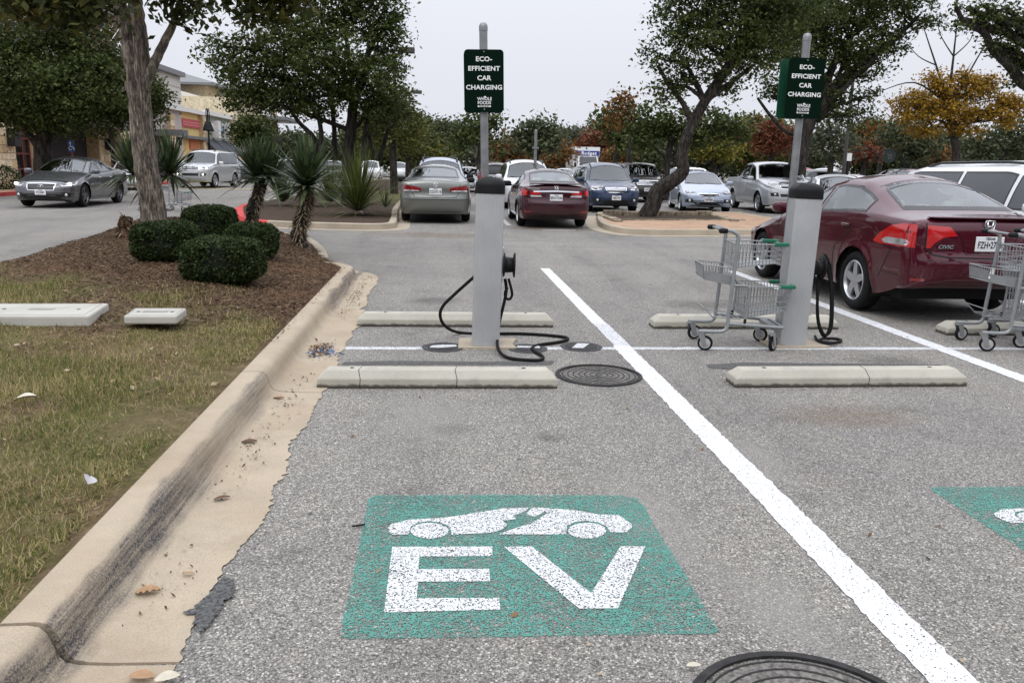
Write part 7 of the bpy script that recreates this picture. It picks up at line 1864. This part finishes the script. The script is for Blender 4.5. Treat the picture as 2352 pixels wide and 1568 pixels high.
fallen('large brown leaf at the bottom edge beside the pale one', 325, 1558, .014, .08, .026, -.2, TAN_LEAF)
fallen('brown leaf in the gutter near the wheel stop', 640, 915, .014, .07, .022, .1, TAN_LEAF)
fallen('pale flat leaf on the asphalt left of the bottom cover', 1594, 1531, .012, .05, .014, 0, PALE_LEAF)
tw = G(808, 1208, .01); o = MB().tube([(0, 0, .006), (.03, .004, .008), (.055, .018, .006)], .0045, 6).build('twig', BARK_DARK, loc=(tw.x, tw.y, .004)); tag(o, 'short dark twig on the asphalt left of the painted panel', 'twig')
# heap of blue plastic and leaves in the gutter
g = G(737, 808, .01); e = empty('litter_heap', (g.x, g.y, .012)); tag(e, 'heap of shredded blue plastic and leaves in the gutter', 'litter')
P = RNG.normal(size=(130, 3)) * [.07, .10, .012]; P[:, 2] = np.abs(P[:, 2])
tag(link_mesh('blue_shreds', np_mesh('blue_shreds', leaf_quads(P + [.03, -.02, 0], .055, .18, up=.3), 4), leafy('blue_plastic', [(.1, (.02, .06, .16)), (.6, (.05, .14, .32)), (.95, (.3, .4, .5))], 9, .4, 0, .1), e), kind='stuff')
P = RNG.normal(size=(150, 3)) * [.05, .13, .012]; P[:, 2] = np.abs(P[:, 2])
tag(link_mesh('heaped_leaves', np_mesh('heaped_leaves', leaf_quads(P + [-.02, .10, 0], .045, .45, up=.8), 4), DEAD, e), kind='stuff')

n = 420; az = RNG.uniform(0, 2 * PI, n); tw_ = np.c_[RNG.uniform(-4.6, -1.45, n), 1.9 + 7.5 * RNG.uniform(0, 1, n) ** 1.3]; tw_ = tw_[inside(tw_, ISL)]; k = len(tw_); az = az[:k]
a = np.stack([np.cos(az), np.sin(az), RNG.normal(0, .12, k)], 1); b = np.stack([-np.sin(az), np.cos(az), 0 * az], 1); c = np.c_[tw_, bed_z(tw_) + .03]; l = RNG.uniform(.02, .08, k)[:, None]
V = np.stack([c - a * l - b * .0018, c + a * l - b * .0012, c + a * l + b * .0012, c - a * l + b * .0018], 1).reshape(-1, 3)
tag(link_mesh('dry_stalks', np_mesh('dry_stalks', V, 4), DRY), 'pale dry stalks lying over the lawn', 'litter', kind='stuff')
# ------------------------------------------------------------------ stone border of the oak pit
pit = tag(empty('tree_pit_border', tuple(G(1540, 500, .14))), 'rough limestone border around the leaning oak pit', 'stone border')
o0 = Vector(pit.location)
PITST = [plain('weathered_stone_%d' % i, c, .95, 0, .55, 7, .8, 12, spec=.15) for i, c in enumerate([(.22, .18, .13), (.16, .135, .10), (.30, .26, .19)])]
def stones(a, b, w, h, z0):
    a, b = Vector((a.x, a.y, 0)), Vector((b.x, b.y, 0)); d = (b - a); Lg = d.length; d.normalize(); s = 0; rz = math.atan2(d.y, d.x)
    while s < Lg - .1:
        l = min(random.uniform(.45, .95), Lg - s)
        c_ = a + d * (s + l / 2); hh = h * random.uniform(.85, 1.1)
        q = MB().soft((0, 0, 0), ((l - .02) / 2, w / 2 * random.uniform(.9, 1.1), hh / 2), .22, 5).build('stone', random.choice(PITST), pit, loc=(c_.x - o0.x, c_.y - o0.y, z0 + hh / 2 - o0.z), rot=(0, 0, rz + random.uniform(-.03, .03)))
        s += l
stones(G(1386, 490, .2), G(1634, 491, .2), .3, .2, .1); stones(G(1375, 489, .2), G(1423, 505, .2), .25, .1, .1); stones(G(1634, 490, .2), G(1690, 504, .2), .25, .1, .1); stones(G(1423, 505, .15), G(1710, 505, .15), .22, .05, .12)
sheet('pit_soil', [(G(x, y, .145).x, G(x, y, .145).y) for x, y in ((1390, 492), (1630, 492), (1680, 503), (1428, 503))], .146, MULCH)

# ------------------------------------------------------------------ lamps and signs across the lot
def lot_lamp(label, px, py, Y, heads=2):
    t = D(px, py, Y); e = empty('lot_lamp', (t.x, Y, 0)); tag(e, label, 'lamp post', 'parking lot lamps')
    MB().tube([(0, 0, 0), (0, 0, t.z)], [.10, .07], 10).build('pole', plain('bronze_pole', (.05, .045, .04), .6), e)
    for s_ in (-1, 1):
        bevel(MB().box((s_ * .62, 0, t.z + .02), (.75, .42, .26)).build('lamp_head', plain('bronze_pole', (.05, .045, .04), .6), e), .03)
    MB().tube([(-.4, 0, t.z), (.4, 0, t.z)], .04, 6).build('arm', plain('bronze_pole', (.05, .045, .04), .6), e)
lot_lamp('twin-head lot lamp showing beside the crown of the island oak', 905, 116, 42)
lot_lamp('smaller twin-head lot lamp further along the island', 940, 212, 68)
lot_lamp('thin lot lamp pole between the oaks right of the second sign', 1966, 120, 40)
def street_lamp(label, px, py, Xw, hh):
    t = DX(px, py, Xw); e = empty('street_lamp', (t.x, t.y, .14)); tag(e, label, 'street lamp', 'twin lantern street lamps'); m = BLACK_PL
    H = t.z - .14
    MB().tube([(0, 0, 0), (0, 0, 1), (0, 0, H - .3)], [.12, .07, .05], 8).build('pole', m, e)
    for s_ in (-1, 1):
        MB().tube(catmull([(0, 0, H - .9), (0, s_ * .1, H - .1), (0, s_ * .28, H + .0), (0, s_ * .42, H - .25), (0, s_ * .42, H - .9)], 5), .03, 6).build('crook', m, e)
        MB().lathe([(.06, H - .9), (.16, H - 1.1), (.30, H - 1.5), (.28, H - 1.55)], 12, (0, s_ * .42, 0)).build('lantern_shade', m, e)
street_lamp('twin lantern street lamp in front of the sage shop', 476, 250, -16.8, 0)
street_lamp('twin lantern street lamp near the far corner shop', 637, 290, -16.5, 0)
street_lamp('street lamp partly hidden by the small round tree', 561, 300, -16.8, 0)
# blue accessible-parking sign at the entrance
g = D(163, 322, 36.5); e = empty('accessible_sign', (g.x, 36.5, 0.1)); tag(e, 'blue accessible parking sign on a red post by the entrance', 'sign')
MB().tube([(0, 0, 0), (0, 0, g.z - .1)], .035, 8).build('post', plain('red_post', (.32, .05, .04), .6), e)
q = MB().box((0, -.05, g.z - .35), (.24, .02, .46)).build('sign_panel', plain('sign_blue', (.02, .09, .36), .5), e)
MB().lathe([(.035, 0), (.035, .008)], 10, (-.02, -.062, g.z - .22), 'Y').tube([(-.02, -.064, g.z - .27), (-.01, -.064, g.z - .38), (.08, -.064, g.z - .38), (.12, -.064, g.z - .48)], .018, 6).tube([(.06 * math.cos(a) - .02, -.064, g.z - .43 + .075 * math.sin(a)) for a in np.linspace(2.2, 6.2, 12)], .014, 6).build('wheelchair_symbol', WHITE_LET, e)
# pipe post between the parked cars
g = D(1231, 300, 27.3); e = empty('pipe_post', (g.x, 27.3, 0)); tag(e, 'thin grey pipe post with collars behind the dark wine sedan', 'post')
MB().lathe([(.05, 0), (.05, g.z), (.02, g.z + .03)], 12).build('pipe', GALV, e)
for zz in (g.z - .55, g.z - 1.05): MB().box((0, 0, zz), (.2, .14, .06)).build('collar', GALV, e)
# small white notice on a black post
g = D(1946, 361, 40.5); e = empty('notice_sign', (g.x, 40.5, 0)); tag(e, 'small white notice on a dark post right of the second sign', 'sign')
MB().tube([(0, 0, 0), (0, 0, g.z)], .14, 8).build('post', BLACK_PL, e); MB().box((0, -.16, g.z), (.3, .03, .38)).build('panel', WHITE_LET, e)
# arched cart-return sign
Yr = 36.0; g = D(2042, 359, Yr); e = empty('cart_return_arch', (g.x, Yr, 0)); tag(e, 'black arch with a round cart return sign', 'sign')
top = D(2040, 344, Yr).z; hw = .82
MB().tube([(-hw, 0, 0), (-hw, 0, top - hw)] + [(-hw * math.cos(a), 0, top - hw + hw * math.sin(a)) for a in np.linspace(0.1, PI - .1, 16)] + [(hw, 0, top - hw), (hw, 0, 0)], .032, 8).build('arch', BLACK_PL, e, smooth=True)
MB().lathe([(.30, -.02), (.30, .02)], 28, (0, 0, g.z), 'Y').build('disc', plain('dark_green_disc', (.008, .02, .014), .5), e)
sy_ = plain('faded_symbol', (.16, .17, .16), .6)
MB().tube([(-.13, -.025, g.z + .10), (-.08, -.025, g.z + .10), (-.05, -.025, g.z - .05), (.10, -.025, g.z - .05)], .012, 5).tube([(-.07, -.025, g.z + .06), (.13, -.025, g.z + .06), (.11, -.025, g.z - .01), (-.06, -.025, g.z - .01)], .010, 5).lathe([(.025, -.03), (.025, -.022)], 10, (-.03, 0, g.z - .11), 'Y').lathe([(.025, -.03), (.025, -.022)], 10, (.09, 0, g.z - .11), 'Y').build('cart_symbol', sy_, e)
# dark shrub at the foot of the first stone pillar
g = DX(2, 415, -18.9); e = empty('round_bush', (g.x, g.y, .14)); tag(e, 'black-green bush at the foot of the stone pillar, left edge', 'shrub')
P = RNG.normal(size=(2500, 3)); P /= np.linalg.norm(P, axis=1)[:, None]; P *= RNG.uniform(.75, 1.02, 2500)[:, None]; P = P * [.8, .8, .55] + [0, 0, .5]
tag(link_mesh('foliage', np_mesh('foliage', leaf_quads(P, .10), 4), BOX, e), kind='stuff')

# ------------------------------------------------------------------ person pushing the far cart (skinned skeleton)
CLOTH = plain('black_clothes', (.014, .014, .016), .85, 0, .2, 8); SKIN = plain('skin', (.38, .22, .15), .55, 0, .06, 8); HAIR = plain('dark_hair', (.02, .014, .01), .6); SHOE = plain('grey_shoe', (.25, .25, .25), .7)
px0 = D(346, 470, 26.3)
per = empty('person', (px0.x, 26.3, 0), R_(-12)); tag(per, 'person in dark trousers pushing a cart, mostly hidden by the trunk', 'person')
def skin(name, J, E_, mat, par, root=0, sub=2):
    me = bpy.data.meshes.new(name); me.from_pydata([j[:3] for j in J], E_, []); o = link_mesh(name, me, mat, par)
    m = o.modifiers.new('skin', 'SKIN'); s_ = o.modifiers.new('sub', 'SUBSURF'); s_.levels = s_.render_levels = sub
    for i, j in enumerate(J):
        sv = me.skin_vertices[0].data[i]; sv.radius = (j[3], j[3] if len(j) < 5 else j[4]); sv.use_root = (i == root)
    return o
# x forward, z up; mid-stride with both hands on the cart handle
skin('body', [(0, 0, .93, .15, .12), (.02, 0, 1.10, .14, .11), (.04, 0, 1.28, .16, .12), (.06, 0, 1.42, .12, .09), (.075, 0, 1.50, .055),
              (.0, .10, .88, .09), (.22, .10, .50, .065), (.42, .10, .10, .045), (0, -.10, .88, .09), (-.10, -.10, .48, .065), (-.32, -.10, .14, .045),
              (.06, .19, 1.40, .06), (.14, .22, 1.16, .048), (.40, .20, 1.04, .036), (.06, -.19, 1.40, .06), (.14, -.22, 1.16, .048), (.40, -.20, 1.04, .036)],
     [(0, 1), (1, 2), (2, 3), (3, 4), (0, 5), (5, 6), (6, 7), (0, 8), (8, 9), (9, 10), (3, 11), (11, 12), (12, 13), (3, 14), (14, 15), (15, 16)], CLOTH, per)
h = MB().soft((.10, 0, 1.63), (.095, .075, .115), .95, 10).soft((.19, 0, 1.62), (.018, .014, .022), 1, 5).soft((.08, .075, 1.62), (.02, .012, .03), 1, 5).soft((.08, -.075, 1.62), (.02, .012, .03), 1, 5).tube([(.085, 0, 1.47), (.09, 0, 1.58)], .048, 10).build('head', SKIN, per, smooth=True)
MB().soft((.075, 0, 1.67), (.10, .085, .095), .9, 8).build('hair', HAIR, per, smooth=True)
for s_ in (1, -1):
    MB().soft((.18, s_ * .03, 1.65), (.008, .012, .008), 1, 4).build('eye', DARK_LET, per)
    f = [(.43, s_ * .20, 1.03, .026), (.48, s_ * .20, 1.02, .026)]
    E_ = [(0, 1)]; J = list(f)
    for k, (dy, ln) in enumerate(((.03, .05), (.01, .06), (-.01, .055), (-.03, .045))):
        i = len(J); J += [(.50, s_ * .20 + dy, 1.025, .009), (.50 + ln * .6, s_ * .20 + dy, 1.02, .009), (.50 + ln * .7, s_ * .20 + dy, .985, .008)]; E_ += [(1, i), (i, i + 1), (i + 1, i + 2)]
    i = len(J); J += [(.46, s_ * .20 - s_ * .035, 1.02, .010), (.50, s_ * .20 - s_ * .05, 1.0, .009)]; E_ += [(0, i), (i, i + 1)]
    skin('hand', J, E_, SKIN, per, 0, 1)
MB().soft((.50, .10, .05), (.14, .048, .05), .7, 8).build('shoe', SHOE, per, smooth=True)
MB().soft((-.30, -.10, .10), (.05, .048, .13), .7, 8, Matrix.Rotation(.5, 3, 'Y')).build('shoe', SHOE, per, smooth=True)
MB().soft((.185, 0, 1.575), (.01, .028, .006), 1, 5).build('mouth', plain('lip', (.25, .1, .08), .6), per)
